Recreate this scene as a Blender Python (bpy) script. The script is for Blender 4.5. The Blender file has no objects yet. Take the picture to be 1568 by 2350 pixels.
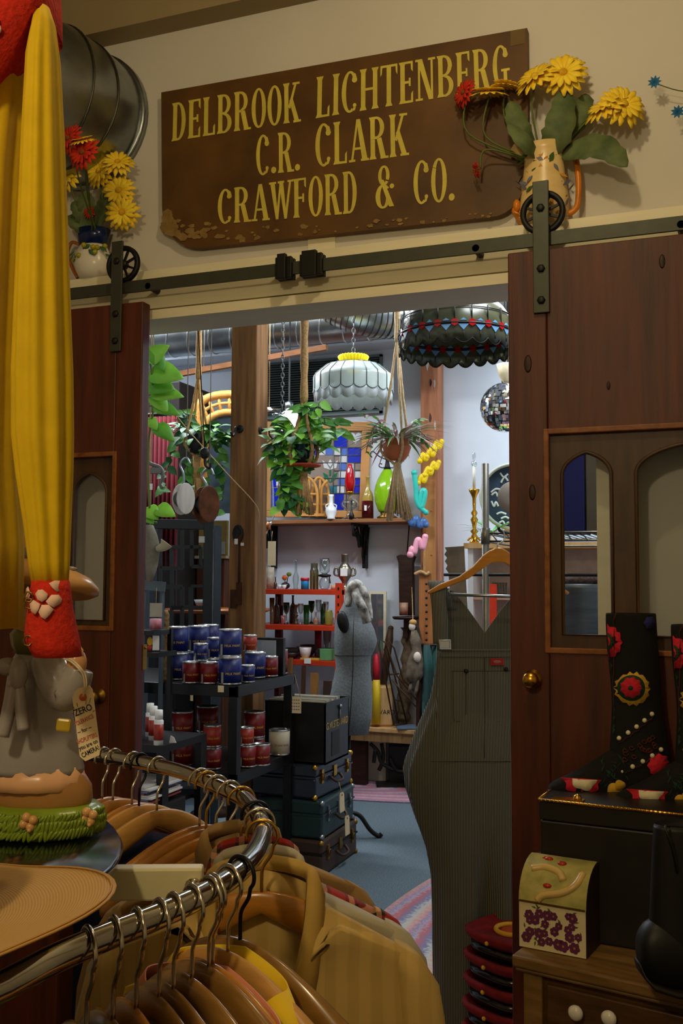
import bpy, math, random
from mathutils import Vector, Matrix
random.seed(7)
C = bpy.context.scene.collection
SC = bpy.context.scene
PI = math.pi
# ------------------------------------------------------------------ camera
YAW, PITCH, ROLL, FPX = math.radians(20.85), math.radians(3.88), 0.005, 2285.0
cam = bpy.data.cameras.new('camera'); camo = bpy.data.objects.new('camera', cam); C.objects.link(camo)
cam.sensor_fit = 'VERTICAL'; cam.sensor_height = 36.0; cam.lens = FPX / 2350 * 36.0; cam.clip_start = 0.05
ROT = Matrix.Rotation(YAW, 3, 'Z') @ Matrix.Rotation(PI / 2 + PITCH, 3, 'X') @ Matrix.Rotation(ROLL, 3, 'Z')
EYE = Vector((0, 0, 1.5))
camo.matrix_world = Matrix.Translation(EYE) @ ROT.to_4x4()
SC.camera = camo
# ------------------------------------------------------------------ colour management, world
SC.view_settings.view_transform = 'Standard'; SC.view_settings.look = 'None'
SC.view_settings.exposure = 0.0; SC.view_settings.gamma = 1.0; SC.view_settings.use_curve_mapping = False
w = bpy.data.worlds.new('world'); SC.world = w; w.use_nodes = True
w.node_tree.nodes['Background'].inputs[0].default_value = (1.0, .92, .8, 1); w.node_tree.nodes['Background'].inputs[1].default_value = 0.04
# ------------------------------------------------------------------ lights: warm bulb and added fill in the front shop, cool strips and added fills in the back room
def light(kind, loc, power, col, size=.1, sy=None, rot=(0, 0, 0), name='lamp'):
    l = bpy.data.lights.new(name, kind); l.energy = power; l.color = col
    if kind == 'AREA':
        l.size = size
        if sy: l.shape = 'RECTANGLE'; l.size_y = sy
    else: l.shadow_soft_size = size
    o = bpy.data.objects.new(name, l); C.objects.link(o); o.location = loc; o.rotation_euler = rot
    return o
WARM, COOL = (1.0, .80, .46), (.88, .94, 1.0)
light('POINT', (-.45, 1.6, 3.28), 21, WARM, .05, name='warm_bulb_fill_light')
light('POINT', (-.55, -.55, 2.65), 52, WARM, .08, name='warm_bulb_fill_light')  # unseen fill added behind the camera to brighten the foreground
light('AREA', (-.9, 6.0, 3.45), 58, COOL, .35, 1.6, name='cool_strip_fill_light')
light('AREA', (-2.9, 5.2, 3.45), 66, COOL, .3, 1.6, (0, 0, PI / 2), name='cool_strip_fill_light')
light('AREA', (-.6, 4.3, 3.45), 34, COOL, .4, .8, name='cool_strip_fill_light')  # fill added to light the back room things from the front
light('AREA', (-4.3, 5.8, 3.45), 60, COOL, .4, 1.2, name='cool_strip_fill_light')  # fill added to brighten the left of the back room
# ------------------------------------------------------------------ helpers
def ray(px, py): return ROT @ Vector(((px - 784) / FPX, (1175 - py) / FPX, -1.0))
def P(px, py, d=None, X=None, Y=None, Z=None):
    r = ray(px, py)
    if d is not None: t = d
    elif X is not None: t = (X - EYE.x) / r.x
    elif Y is not None: t = (Y - EYE.y) / r.y
    else: t = (Z - EYE.z) / r.z
    return EYE + r * t
def lin(c): return tuple((x / 255) ** 2.2 for x in c[:3]) + (1,)
MATS = {}
def _new(name):
    m = bpy.data.materials.new(name); m.use_nodes = True
    return m, m.node_tree, m.node_tree.nodes, m.node_tree.nodes['Principled BSDF']
def mat(name, rgb=(128, 128, 128), rough=.6, metal=0, var=.12, sc=14, bump=0, trans=0, emit=0, stretch=None, rgb2=None, coat=0, ior=1.45, sss=0):
    if name in MATS: return MATS[name]
    m, nt, N, b = _new(name); L = nt.links
    b.inputs['Roughness'].default_value = rough; b.inputs['Metallic'].default_value = metal
    b.inputs['IOR'].default_value = ior
    if trans: b.inputs['Transmission Weight'].default_value = trans
    if coat: b.inputs['Coat Weight'].default_value = coat; b.inputs['Coat Roughness'].default_value = .15
    c = lin(rgb)
    tc = N.new('ShaderNodeTexCoord'); no = N.new('ShaderNodeTexNoise'); no.inputs['Scale'].default_value = sc; no.inputs['Detail'].default_value = 5
    src = tc.outputs['Object']
    if stretch:
        mp = N.new('ShaderNodeMapping'); mp.inputs['Scale'].default_value = stretch; L.new(src, mp.inputs[0]); src = mp.outputs[0]
    L.new(src, no.inputs[0])
    rp = N.new('ShaderNodeValToRGB'); rp.color_ramp.elements[0].position = .3; rp.color_ramp.elements[1].position = .72
    c2 = lin(rgb2) if rgb2 else tuple(min(1, x * (1 + var)) for x in c[:3]) + (1,)
    rp.color_ramp.elements[0].color = c if rgb2 else tuple(x * (1 - var) for x in c[:3]) + (1,)
    rp.color_ramp.elements[1].color = c2
    L.new(no.outputs['Fac'], rp.inputs[0]); L.new(rp.outputs[0], b.inputs['Base Color'])
    if bump:
        bp = N.new('ShaderNodeBump'); bp.inputs['Strength'].default_value = bump; bp.inputs['Distance'].default_value = .01
        L.new(no.outputs['Fac'], bp.inputs['Height']); L.new(bp.outputs[0], b.inputs['Normal'])
    if emit:
        b.inputs['Emission Color'].default_value = c; b.inputs['Emission Strength'].default_value = emit
    MATS[name] = m
    return m
def wood(name, rgb, rgb2, rough=.55, sc=3, stretch=(14, 14, 1), bump=.15): return mat(name, rgb, rough, sc=sc, stretch=stretch, rgb2=rgb2, bump=bump)
def stripes(name, rgb, rgb2, freq, axis='X', rough=.9, distort=0, sharp=(.35, .65)):
    if name in MATS: return MATS[name]
    m, nt, N, b = _new(name); L = nt.links; b.inputs['Roughness'].default_value = rough
    tc = N.new('ShaderNodeTexCoord'); wv = N.new('ShaderNodeTexWave'); wv.bands_direction = axis
    wv.inputs['Scale'].default_value = freq; wv.inputs['Distortion'].default_value = distort
    L.new(tc.outputs['Object'], wv.inputs[0]); rp = N.new('ShaderNodeValToRGB')
    rp.color_ramp.elements[0].position, rp.color_ramp.elements[1].position = sharp
    rp.color_ramp.elements[0].color = lin(rgb); rp.color_ramp.elements[1].color = lin(rgb2)
    L.new(wv.outputs['Fac'], rp.inputs[0]); L.new(rp.outputs[0], b.inputs['Base Color']); MATS[name] = m
    return m
def glass(name, rgb=(240, 245, 250), gloss=.12, tint=1.0):
    if name in MATS: return MATS[name]
    m = bpy.data.materials.new(name); m.use_nodes = True; nt = m.node_tree; N = nt.nodes; L = nt.links; N.clear()
    o = N.new('ShaderNodeOutputMaterial'); mx = N.new('ShaderNodeMixShader'); tr = N.new('ShaderNodeBsdfTransparent'); gl = N.new('ShaderNodeBsdfGlossy')
    gl.inputs['Roughness'].default_value = .06; tr.inputs[0].default_value = lin(rgb)
    fr = N.new('ShaderNodeLayerWeight'); fr.inputs[0].default_value = gloss + .15
    L.new(fr.outputs['Facing'], mx.inputs[0]); L.new(tr.outputs[0], mx.inputs[1]); L.new(gl.outputs[0], mx.inputs[2]); L.new(mx.outputs[0], o.inputs[0])
    MATS[name] = m
    return m

class MB:
    def __init__(s, M=None): s.v = []; s.f = []; s.mi = []; s.sm = []; s.cur = 0; s.M = M
    def add(s, vs, fs, smooth=True):
        o = len(s.v)
        for p in vs:
            p = Vector(p); s.v.append(s.M @ p if s.M else p)
        for f in fs: s.f.append(tuple(i + o for i in f)); s.mi.append(s.cur); s.sm.append(smooth)
        return s
    def box(s, c, d, rz=0, M=None):
        x, y, z = d[0] / 2, d[1] / 2, d[2] / 2
        R = M if M else Matrix.Rotation(rz, 3, 'Z'); c = Vector(c)
        vs = [c + R @ Vector((a * x, b_ * y, e * z)) for e in (-1, 1) for a, b_ in ((-1, -1), (1, -1), (1, 1), (-1, 1))]
        return s.add(vs, [(3, 2, 1, 0), (4, 5, 6, 7), (0, 1, 5, 4), (1, 2, 6, 5), (2, 3, 7, 6), (3, 0, 4, 7)], False)
    def bb(s, a, b): return s.box([(i + j) / 2 for i, j in zip(a, b)], [abs(i - j) for i, j in zip(a, b)])
    def lathe(s, prof, n=24, c=(0, 0, 0), R=None, scale=(1, 1), rip=0, ripn=0, a0=0, a1=2 * PI):
        vs = []; fs = []; c = Vector(c); full = abs(a1 - a0 - 2 * PI) < 1e-6; m = n if full else n + 1
        for r, z in prof:
            for i in range(m):
                a = a0 + (a1 - a0) * i / n; rr = r * (1 + rip * math.cos(ripn * a))
                v = Vector((rr * math.cos(a) * scale[0], rr * math.sin(a) * scale[1], z)); vs.append(c + (R @ v if R else v))
        for j in range(len(prof) - 1):
            for i in range(n):
                k = (i + 1) % m; fs.append((j * m + i, j * m + k, (j + 1) * m + k, (j + 1) * m + i))
        if full:
            if prof[0] == prof[-1]: return s.add(vs, fs)
            if prof[0][0] > 1e-5: fs.append(tuple(range(m - 1, -1, -1)))
            if prof[-1][0] > 1e-5: fs.append(tuple((len(prof) - 1) * m + i for i in range(m)))
        return s.add(vs, fs)
    def ball(s, c, r, n=16, R=None):
        if not hasattr(r, '__len__'): r = (r, r, r)
        k = max(6, n // 2); pr = [(max(1e-6, math.sin(PI * i / k)), -math.cos(PI * i / k)) for i in range(k + 1)]
        vs = []; fs = []; c = Vector(c)
        for a, z in pr:
            for i in range(n):
                t = 2 * PI * i / n; q = Vector((a * math.cos(t) * r[0], a * math.sin(t) * r[1], z * r[2])); vs.append(c + (R @ q if R else q))
        for j in range(k):
            for i in range(n): fs.append((j * n + i, j * n + (i + 1) % n, (j + 1) * n + (i + 1) % n, (j + 1) * n + i))
        return s.add(vs, fs)
    def tube(s, pts, r, n=8, closed=False, cap=True, flat=None):
        pts = [Vector(p) for p in pts]; m = len(pts)
        rs = r if hasattr(r, '__len__') else [r] * m
        up = None; vs = []; fs = []
        for i in range(m):
            a = pts[(i - 1) % m] if (closed or i > 0) else pts[0]; b = pts[(i + 1) % m] if (closed or i < m - 1) else pts[-1]
            t = (b - a)
            t = t.normalized() if t.length > 1e-9 else Vector((0, 0, 1))
            if up is None: up = t.orthogonal().normalized() if flat is None else Vector(flat)
            up = (up - t * up.dot(t))
            up = up.normalized() if up.length > 1e-6 else t.orthogonal().normalized()
            sd = t.cross(up)
            for k in range(n):
                an = 2 * PI * k / n; vs.append(pts[i] + (up * math.cos(an) + sd * math.sin(an)) * rs[i])
        for i in range(m if closed else m - 1):
            j = (i + 1) % m
            for k in range(n): fs.append((i * n + k, i * n + (k + 1) % n, j * n + (k + 1) % n, j * n + k))
        if cap and not closed: fs.append(tuple(range(n - 1, -1, -1))); fs.append(tuple((m - 1) * n + k for k in range(n)))
        return s.add(vs, fs)
    def bar(s, a, b, w, h=None, up=(0, 0, 1)):
        a, b = Vector(a), Vector(b); t = (b - a).normalized(); up = Vector(up)
        sd = t.cross(up)
        if sd.length < 1e-4: sd = t.orthogonal()
        sd.normalize(); u = sd.cross(t); h = h or w
        vs = [p + sd * (i * w / 2) + u * (j * h / 2) for p in (a, b) for i, j in ((-1, -1), (1, -1), (1, 1), (-1, 1))]
        return s.add(vs, [(3, 2, 1, 0), (4, 5, 6, 7), (0, 1, 5, 4), (1, 2, 6, 5), (2, 3, 7, 6), (3, 0, 4, 7)], False)
    def prism(s, poly, y0, y1, fn=None):            # outline in x,z extruded in y
        n = len(poly); f = fn or (lambda x, y, z: (x, y, z))
        vs = [f(x, y0, z) for x, z in poly] + [f(x, y1, z) for x, z in poly]
        fs = [tuple(range(n)), tuple(range(2 * n - 1, n - 1, -1))] + [(i, n + i, n + (i + 1) % n, (i + 1) % n) for i in range(n)]
        return s.add(vs, fs, False)
    def loft(s, rows, cap=True, closed=True):
        n = len(rows[0]); vs = [p for r in rows for p in r]; fs = []
        for j in range(len(rows) - 1):
            for i in range(n if closed else n - 1): fs.append((j * n + i, j * n + (i + 1) % n, (j + 1) * n + (i + 1) % n, (j + 1) * n + i))
        if cap and closed: fs.append(tuple(range(n - 1, -1, -1))); fs.append(tuple((len(rows) - 1) * n + i for i in range(n)))
        return s.add(vs, fs)
    def leaf(s, base, d, up, L, W, bend=.25, fold=.15, nseg=5, prof=None):
        d = Vector(d).normalized(); up = Vector(up); sd = d.cross(up)
        sd = sd.normalized() if sd.length > 1e-4 else d.orthogonal(); up = sd.cross(d).normalized(); base = Vector(base); rows = []
        for i in range(nseg + 1):
            t = i / nseg; wd = W * .5 * (prof(t) if prof else math.sin(PI * min(1, t ** .75 * .97 + .03)) ** .8 if t < 1 else 0.02)
            c = base + d * (L * t) + up * (-bend * L * t * t)
            rows.append([c - sd * wd + up * fold * wd, c, c + sd * wd + up * fold * wd])
        return s.loft(rows, False, False)
    def build(s, name, mats, parent=None, bevel=0, solid=0, sub=0):
        me = bpy.data.meshes.new(name); me.from_pydata([tuple(v) for v in s.v], [], s.f)
        for m in (mats if isinstance(mats, (list, tuple)) else [mats]): me.materials.append(m)
        me.polygons.foreach_set('material_index', s.mi); me.polygons.foreach_set('use_smooth', s.sm); me.update()
        o = bpy.data.objects.new(name, me); C.objects.link(o)
        if parent: o.parent = parent
        if solid: q = o.modifiers.new('solid', 'SOLIDIFY'); q.thickness = solid; q.offset = 0
        if bevel: q = o.modifiers.new('bevel', 'BEVEL'); q.width = bevel; q.segments = 2; q.limit_method = 'ANGLE'
        if sub: q = o.modifiers.new('sub', 'SUBSURF'); q.levels = sub; q.render_levels = sub
        return o

def tag(o, label, cat, group=None, kind=None):
    if label: o['label'] = label
    if cat: o['category'] = cat
    if group: o['group'] = group
    if kind: o['kind'] = kind
    return o
class Th:
    """one thing: origin given as a world point (or pixel at a depth), local x to the right, y away, z up"""
    def __init__(s, name, label, cat, loc=None, px=None, rot=YAW, group=None, **kw):
        s.name, s.label, s.cat, s.group, s.rot = name, label, cat, group, rot
        s.loc = Vector(loc) if loc is not None else P(px[0], px[1], **kw)
        s.W = Matrix.Translation(s.loc) @ Matrix.Rotation(rot, 4, 'Z'); s.I = s.W.inverted(); s.e = None
        s.s = (ROT.transposed() @ (s.loc - EYE)).z * -1 / FPX
    def p(s, px, py, dy=0):                          # pixel -> local point on the plane local y = dy
        r = (s.I.to_3x3() @ ray(px, py)); o = s.I @ EYE; t = (dy - o.y) / r.y; return o + r * t
    def z(s, px, py, z=0):
        r = (s.I.to_3x3() @ ray(px, py)); o = s.I @ EYE; t = (z - o.z) / r.z; return o + r * t
    def root(s):
        if not s.e:
            s.e = bpy.data.objects.new(s.name, None); C.objects.link(s.e); s.e.location = s.loc; s.e.rotation_euler = (0, 0, s.rot)
            tag(s.e, s.label, s.cat, s.group)
        return s.e
    def part(s, name, mb, m, parent=None, label=None, **k):
        o = mb.build(name, m, parent or s.root(), **k)
        if label: o['label'] = label
        return o
    def solo(s, mb, m, **k):
        o = mb.build(s.name, m, None, **k); o.location = s.loc; o.rotation_euler = (0, 0, s.rot); s.e = o
        return tag(o, s.label, s.cat, s.group)
def struct(name, mb, m, **k):
    o = mb.build(name, m, None, **k); o['kind'] = 'structure'; return o
def dup(o, loc=None, rotz=None, label=None, parent=None, group=None):
    c = o.copy(); C.objects.link(c)
    if parent: c.parent = parent
    if loc is not None: c.location = loc
    if rotz is not None: c.rotation_euler = (0, 0, rotz)
    if label: c['label'] = label
    if group: c['group'] = group
    for ch in list(o.children): dup(ch, parent=c)
    return c
def ell(cx, cy, z, a, b, n=24, lob=0, k=0, ph=0, sq=1.0):
    out = []
    for i in range(n):
        t = 2 * PI * i / n; c, q = math.cos(t), math.sin(t); r = 1 + lob * math.cos(k * t + ph)
        out.append(Vector((cx + a * r * math.copysign(abs(c) ** sq, c), cy + b * r * math.copysign(abs(q) ** sq, q), z)))
    return out
def spline(pts, n=8, closed=False):
    pts = [Vector(p) for p in pts]; m = len(pts); out = []
    for i in range(m if closed else m - 1):
        g = lambda j: pts[j % m] if closed else pts[max(0, min(m - 1, j))]
        a, b, c, d = g(i - 1), g(i), g(i + 1), g(i + 2)
        for k in range(n):
            t = k / n; out.append(.5 * ((2 * b) + (c - a) * t + (2 * a - 5 * b + 4 * c - d) * t * t + (3 * b - a - 3 * c + d) * t ** 3))
    if not closed: out.append(pts[-1])
    return out
def text_mb(body, size=1.0, align='CENTER', depth=0.0, offset=0.0):
    cu = bpy.data.curves.new('t', 'FONT'); cu.body = body; cu.size = size; cu.align_x = align; cu.extrude = depth; cu.offset = offset; cu.resolution_u = 3
    ob = bpy.data.objects.new('t', cu); C.objects.link(ob); dg = bpy.context.evaluated_depsgraph_get(); dg.update()
    me = ob.evaluated_get(dg).to_mesh(); vs = [v.co.copy() for v in me.vertices]; fs = [tuple(p.vertices) for p in me.polygons]
    ob.evaluated_get(dg).to_mesh_clear(); bpy.data.objects.remove(ob); bpy.data.curves.remove(cu)
    return vs, fs
# ================================================================== MATERIALS
M_wall = mat('cream_wall_paint', (206, 200, 190), .75, var=.03, sc=3, bump=.03)
M_wallb = mat('white_wall_paint', (214, 222, 232), .8, var=.03, sc=3, bump=.03)
M_ceil = mat('ceiling_paint', (170, 160, 140), .9, var=.04, sc=2)
M_trim = mat('cream_trim_paint', (232, 222, 190), .5, var=.04, sc=6, stretch=(1, 6, 8))
M_crown = mat('tan_beam_paint', (150, 132, 98), .8, var=.05, sc=4)
M_carpet = mat('blue_grey_carpet', (70, 82, 90), 1, sc=160, rgb2=(116, 132, 140), bump=.5)
M_shopfloor = mat('dark_shop_floor', (52, 44, 36), .8, var=.3, sc=8)
M_door = wood('dark_red_door_wood', (62, 27, 14), (98, 45, 23), .5, 2.2, (12, 12, 1.1), .2)
M_tracery = wood('dark_tracery_wood', (54, 36, 22), (84, 58, 36), .5, 3, (9, 9, 2), .1)
M_mould = wood('worn_moulding_wood', (110, 62, 28), (150, 92, 44), .5, 5, (6, 6, 6), .1)
M_iron = mat('grey_black_iron', (70, 72, 62), .5, .5, .1, 30)
M_irond = mat('black_iron', (34, 33, 30), .5, .4, .2, 30)
M_pane = glass('clear_window_glass', (246, 248, 248), .02)
M_brass = mat('brass', (212, 160, 62), .25, 1, .15, 20)
M_olddbrass = mat('dull_brass', (150, 116, 58), .45, 1, .2, 20)
M_chrome = mat('chrome', (186, 182, 172), .1, 1, .05, 10)
M_steel = mat('galvanised_steel', (152, 158, 160), .32, 1, .22, 9, stretch=(1, 1, 1))
M_white = mat('white_plastic', (235, 233, 226), .5, var=.03)
M_black = mat('black_paint', (22, 21, 19), .4, var=.25, sc=12)
M_cord = mat('natural_cord', (190, 158, 108), .9, var=.25, sc=60)
M_tagp = mat('buff_card', (226, 206, 164), .8, var=.05, sc=10)
M_ink = mat('black_ink', (28, 24, 26), .7)
M_inkr = mat('red_ink', (186, 84, 62), .7)
# ================================================================== THE SETTING
YF, YB, YD, YR = 2.93, 3.03, 2.762, 2.785       # wall face, wall back, door face, rail
zL = P(700, 577, Y=2.85).z; zG = P(700, 671, Y=2.85).z; zS = P(760, 691, Y=2.84).z
XJL, XJR = -1.90, -.325
m = MB(); m.bb((-3.4, YF, 0), (XJL, YB, 3.6)); m.bb((XJR, YF, 0), (2.2, YB, 3.6)); m.bb((XJL, YF, zS + .012), (XJR, YB - .002, 3.6)); struct('wall_front', m, M_wall)
m = MB(); m.bb((-3.4, 2.85, zG), (2.2, YF, zL)); struct('trim_1', m, M_trim)
m = MB(); m.bb((XJL - .1, 2.84, zS), (.9, YF, zG - .008)); m.bb((XJL + .001, YF, zS + .0005), (XJR - .001, YB, zS + .0115)); struct('trim_2', m, M_trim)
m = MB(); m.bb((XJR, 2.88, 0), (XJR + .09, YF, zS)); struct('trim_3', m, M_trim)
zC = P(440, 64, Y=YF).z
m = MB(); m.bb((-3.4, 2.84, zC), (2.2, YF, zC + .2)); struct('trim_4', m, M_crown)
zCe = zC + .2
m = MB(); m.bb((-3.4, -1.6, zCe), (2.2, YF, zCe + .05)); struct('ceiling', m, M_ceil)
m = MB(); m.bb((-3.45, -1.6, 0), (-3.4, YF, zCe)); struct('wall_left', m, M_wall)
m = MB(); m.bb((2.2, -1.6, 0), (2.25, YB, zCe)); struct('wall_right', m, M_wall)
m = MB(); m.bb((-3.4, -1.65, 0), (2.2, -1.6, zCe)); struct('wall_behind', m, M_wall)
m = MB(); m.bb((-3.4, -1.6, -.06), (2.2, 2.98, 0)); struct('floor', m, M_shopfloor)
m = MB(); m.bb((-6.2, 2.98, -.06), (1.4, 7.3, 0)); struct('floor_back_room', m, M_carpet)
m = MB(); m.bb((-6.2, 7.2, 0), (1.4, 7.3, 3.65)); struct('wall_back', m, M_wallb)
m = MB(); m.bb((-6.25, YB, 0), (-6.2, 7.3, 3.65)); struct('wall_far_left', m, M_wallb)
m = MB(); m.bb((1.35, YB, 0), (1.4, 7.3, 3.65)); struct('wall_far_right', m, M_wallb)
m = MB(); m.bb((-6.2, YB, 3.6), (1.4, 7.3, 3.65)); struct('ceiling_back_room', m, M_wallb)
# ------------------------------------------------------------------ sliding doors
def arch(xa, xb, zs, za, n=10):
    """pointed arch from (xa, zs) over the apex to (xb, zs)"""
    xm = (xa + xb) / 2; A = math.radians(66); L = [(xa + (xm - xa) * (1 - math.cos(A * i / n)) / (1 - math.cos(A)), zs + (za - zs) * math.sin(A * i / n) / math.sin(A)) for i in range(n + 1)]
    return L + [(xa + xb - x, z) for x, z in reversed(L[:-1])]
def tracery(mb, x0, x1, z0, z1, ops, y0, y1):
    def strip(a, b):                                # columns of quads between lower curve a and upper curve b
        n = len(a)
        for i in range(n - 1):
            q = [a[i], a[i + 1], b[i + 1], b[i]]
            mb.prism(q, y0, y1)
    xs = x0
    for xa, xb, zb, zs, za in ops:
        mb.prism([(xs, z0), (xa, z0), (xa, z1), (xs, z1)], y0, y1)
        mb.prism([(xa, z0), (xb, z0), (xb, zb), (xa, zb)], y0, y1)
        c = arch(xa, xb, zs, za); strip(c, [(x, z1) for x, z in c]); xs = xb
    mb.prism([(xs, z0), (x1, z0), (x1, z1), (xs, z1)], y0, y1)
def door(nm, x0, x1, ztop, px0, px1, pz0, pz1, ops, knob, strapx, st, sb, wc, kmat):
    y0, y1 = YD, YD + .045
    m = MB(); m.bb((x0, y0, .02), (px0, y1, ztop)); m.bb((px1, y0, .02), (x1, y1, ztop)); m.bb((px0, y0, pz1), (px1, y1, ztop)); m.bb((px0, y0, .02), (px1, y1, pz0))
    D = m.build(nm, M_door, bevel=.004); D['kind'] = 'structure'
    m = MB(); tracery(m, px0, px1, pz0, pz1, ops, y0 + .014, y1 - .01); m.build('tracery_panel', M_tracery, D)
    m = MB()
    for xa, xb, zb, zs, za in ops:                  # raised bead round each lancet
        c = [(xa, zb)] + arch(xa, xb, zs, za) + [(xb, zb)]
        m.tube([(x, y0 + .014, z) for x, z in c], .006, 6, closed=True)
    m.build('lancet_bead', M_tracery, D)
    m = MB(); q = .012
    m.bb((px0 - q, y0 - .006, pz0 - q), (px0 + .004, y0 + .015, pz1 + q)); m.bb((px1 - .004, y0 - .006, pz0 - q), (px1 + q, y0 + .015, pz1 + q))
    m.bb((px0, y0 - .006, pz1 - .004), (px1, y0 + .015, pz1 + q)); m.bb((px0, y0 - .006, pz0 - q), (px1, y0 + .015, pz0 + .004)); m.build('moulding', M_mould, D, bevel=.003)
    m = MB(); m.bb((px0, y0 + .022, pz0), (px1, y0 + .025, pz1)); m.build('glass_pane', M_pane, D)
    m = MB(); R = Matrix.Rotation(PI / 2, 3, 'X')
    m.lathe([(.026, 0), (.026, .004), (.012, .008), (.01, .022), (.02, .032), (.023, .042), (.018, .052), (.004, .056)], 20, (knob.x, y0, knob.z), R); m.build('knob', kmat, D, label='') if 0 else m.build('knob', kmat, D)
    sx0, sx1 = strapx
    for i in range(1):
        m = MB(); m.bb((sx0, y0 - .012, sb), (sx1, y0 - .004, st)); S = m.build('strap_hanger', M_iron, D, bevel=.002); S['label'] = 'grey iron strap hanger'
        m = MB(); cx = (sx0 + sx1) / 2
        for zz in (sb + .035, sb + .125, wc): m.lathe([(.012, 0), (.012, .004), (.007, .007)], 6, (cx, y0 - .012, zz), R)
        m.build('bolt', M_irond, S)
        m = MB(); r = .064; n = 40; prof = [(r - .016, -.007), (r - .004, -.009), (r, -.004), (r - .004, 0), (r, .004), (r - .004, .009), (r - .016, .007)]
        m.lathe(prof + [prof[0]], n, (cx, YR + .004, wc), R); m.lathe([(.016, -.01), (.016, .01)], 14, (cx, YR + .004, wc), R)
        for k in range(8):
            a = PI / 8 + k * PI / 4; m.bar((cx + .012 * math.cos(a), YR + .004, wc + .012 * math.sin(a)), (cx + (r - .012) * math.cos(a), YR + .004, wc + (r - .012) * math.sin(a)), .007, .007, (0, 1, 0))
        m.build('wheel', M_irond, S)
    return D
Q = lambda px, py, y=YD: P(px, py, Y=y)
xr0 = Q(1168, 1000).x; ptz = Q(1258, 994).z; pbz = Q(1262, 1489).z; xp = Q(1259, 1200).x
XA, XB = Q(1292, 1200, YD + .02).x, Q(1405, 1200, YD + .02).x; XC = Q(1462, 1200, YD + .02).x; wl = XB - XA; mid = .245; XD = XC + mid
zb = Q(1300, 1456, YD + .02).z; zs = Q(1300, 1092, YD + .02).z; za = Q(1345, 1038, YD + .02).z
gap = XC - XB
xpe = XD + gap + wl + (XA - xp)
R_door = door('door_1', xr0, xpe + (xp - xr0), Q(1243, 572).z, xp, xpe, pbz, ptz, [(XA, XB, zb, zs, za), (XC, XD, zb, zs, za + .012), (XD + gap, XD + gap + wl, zb, zs, za)],
     Q(1224, 1558), (Q(1225, 600).x, Q(1262, 600).x), Q(1243, 418).z, Q(1243, 720).z, P(1246, 487, Y=YR).z, M_brass)
m = MB()
for c, r in (((1520, 600), .013), ((1212, 835), .017), ((1397, 885), .008), ((1222, 1130), .015)):
    q = Q(*c); m.lathe([(r, 0), (r * .8, .0012)], 14, (q.x, YD - .0002, q.z), Matrix.Rotation(PI / 2, 3, 'X'), scale=(.62, 1.5))
m.build('wood_knot', mat('dark_knot', (50, 24, 13), .55), R_door)
xl1 = Q(321, 1100).x; lpz = Q(259, 1044).z; lbz = Q(259, 1440).z; xlp = Q(259, 1200).x
LB, LA = Q(246, 1200, YD + .02).x, Q(170, 1200, YD + .02).x; wl = LB - LA
zb = Q(240, 1424, YD + .02).z; zs = Q(240, 1130, YD + .02).z; za = Q(210, 1086, YD + .02).z
LD = LA - gap; LC = LD - mid; xlpe = LC - gap - wl - (xlp - LB)
L_door = door('door_2', xlpe - (xl1 - xlp), xl1, Q(328, 691).z, xlpe, xlp, lbz, lpz, [(LC - gap - wl, LC - gap, zb, zs, za), (LC, LD, zb, zs, za + .012), (LA, LB, zb, zs, za)],
     Q(228, 1597), (Q(259, 650).x, Q(284, 650).x), Q(271, 556).z, Q(271, 808).z, P(279, 607, Y=YR).z, M_olddbrass)
m = MB(); q = P(331, 1508, X=xl1); m.bb((xl1 - .001, q.y - .012, q.z - .04), (xl1 + .003, q.y + .012, q.z + .04)); m.lathe([(.004, 0), (.004, .004)], 8, (xl1 + .003, q.y, q.z + .03), Matrix.Rotation(PI / 2, 3, 'Y'))
m.build('lock_plate', M_olddbrass, L_door)
# ------------------------------------------------------------------ barn-door rail
zr0, zr1 = P(700, 626, Y=YR).z, P(700, 597, Y=YR).z
t = Th('sliding_door_rail', 'long flat grey iron rail running above the doorway on a cream board', 'rail', loc=(-.8, YR, zr0), rot=0)
m = MB(); m.bb((-2.3, 0, 0), (2.9, .008, zr1 - zr0)); t.part('bar', m, M_iron, bevel=.001)
for px in (340, 1092, 1565):
    q = P(px, 600, Y=YR); m = MB(); m.lathe([(.011, -.003), (.011, .06)], 10, (q.x + .8, .003, (zr1 - zr0) * .4), Matrix.Rotation(-PI / 2, 3, 'X')); t.part('spacer_bolt', m, M_irond)
for a, b in ((630, 667), (686, 737)):
    x0, x1 = P(a, 610, Y=YR - .02).x + .8, P(b, 610, Y=YR - .02).x + .8
    m = MB(); h = zr1 - zr0; m.bb((x0, -.016, -.014), (x1, 0, h + .014)); m.bb((x0 + .012, -.03, -.02), (x1 - .014, -.012, h + .02)); m.bb((x0, .008, -.014), (x1, .022, h + .014)); t.part('door_stop', m, M_irond, bevel=.002)
# ------------------------------------------------------------------ old painted sign
F_sign = YF - .035
def spt(px, py, y=F_sign): return P(px, py, Y=y)
out = [(370, 212), (1210, 64), (1213, 380)]
for k in range(1, 8):
    a = PI / 2 * k / 8; out.append((1128 + 85 * math.cos(a), 385 + 107 * math.sin(a) + 6 * (1 - math.cos(a))))
out += [(1120, 499), (455, 569)]
for k in range(1, 8):
    a = PI / 2 * k / 8; out.append((450 - 78 * math.sin(a), 480 + 89 * math.cos(a)))
out.append((372, 478))
o0 = spt(790, 300)
t = Th('painted_sign_board', 'old brown wooden sign with yellow painted names and worn lower corner', 'sign', loc=(o0.x, F_sign, o0.z), rot=0)
m = MB(); pl = [(q.x - o0.x, q.z - o0.z) for q in (spt(*o) for o in out)]; m.prism(pl[::-1], 0, .03)
M_sign = mat('old_brown_sign_paint', (70, 45, 14), .55, sc=5, rgb2=(104, 70, 24), bump=.1); m_board = m
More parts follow.
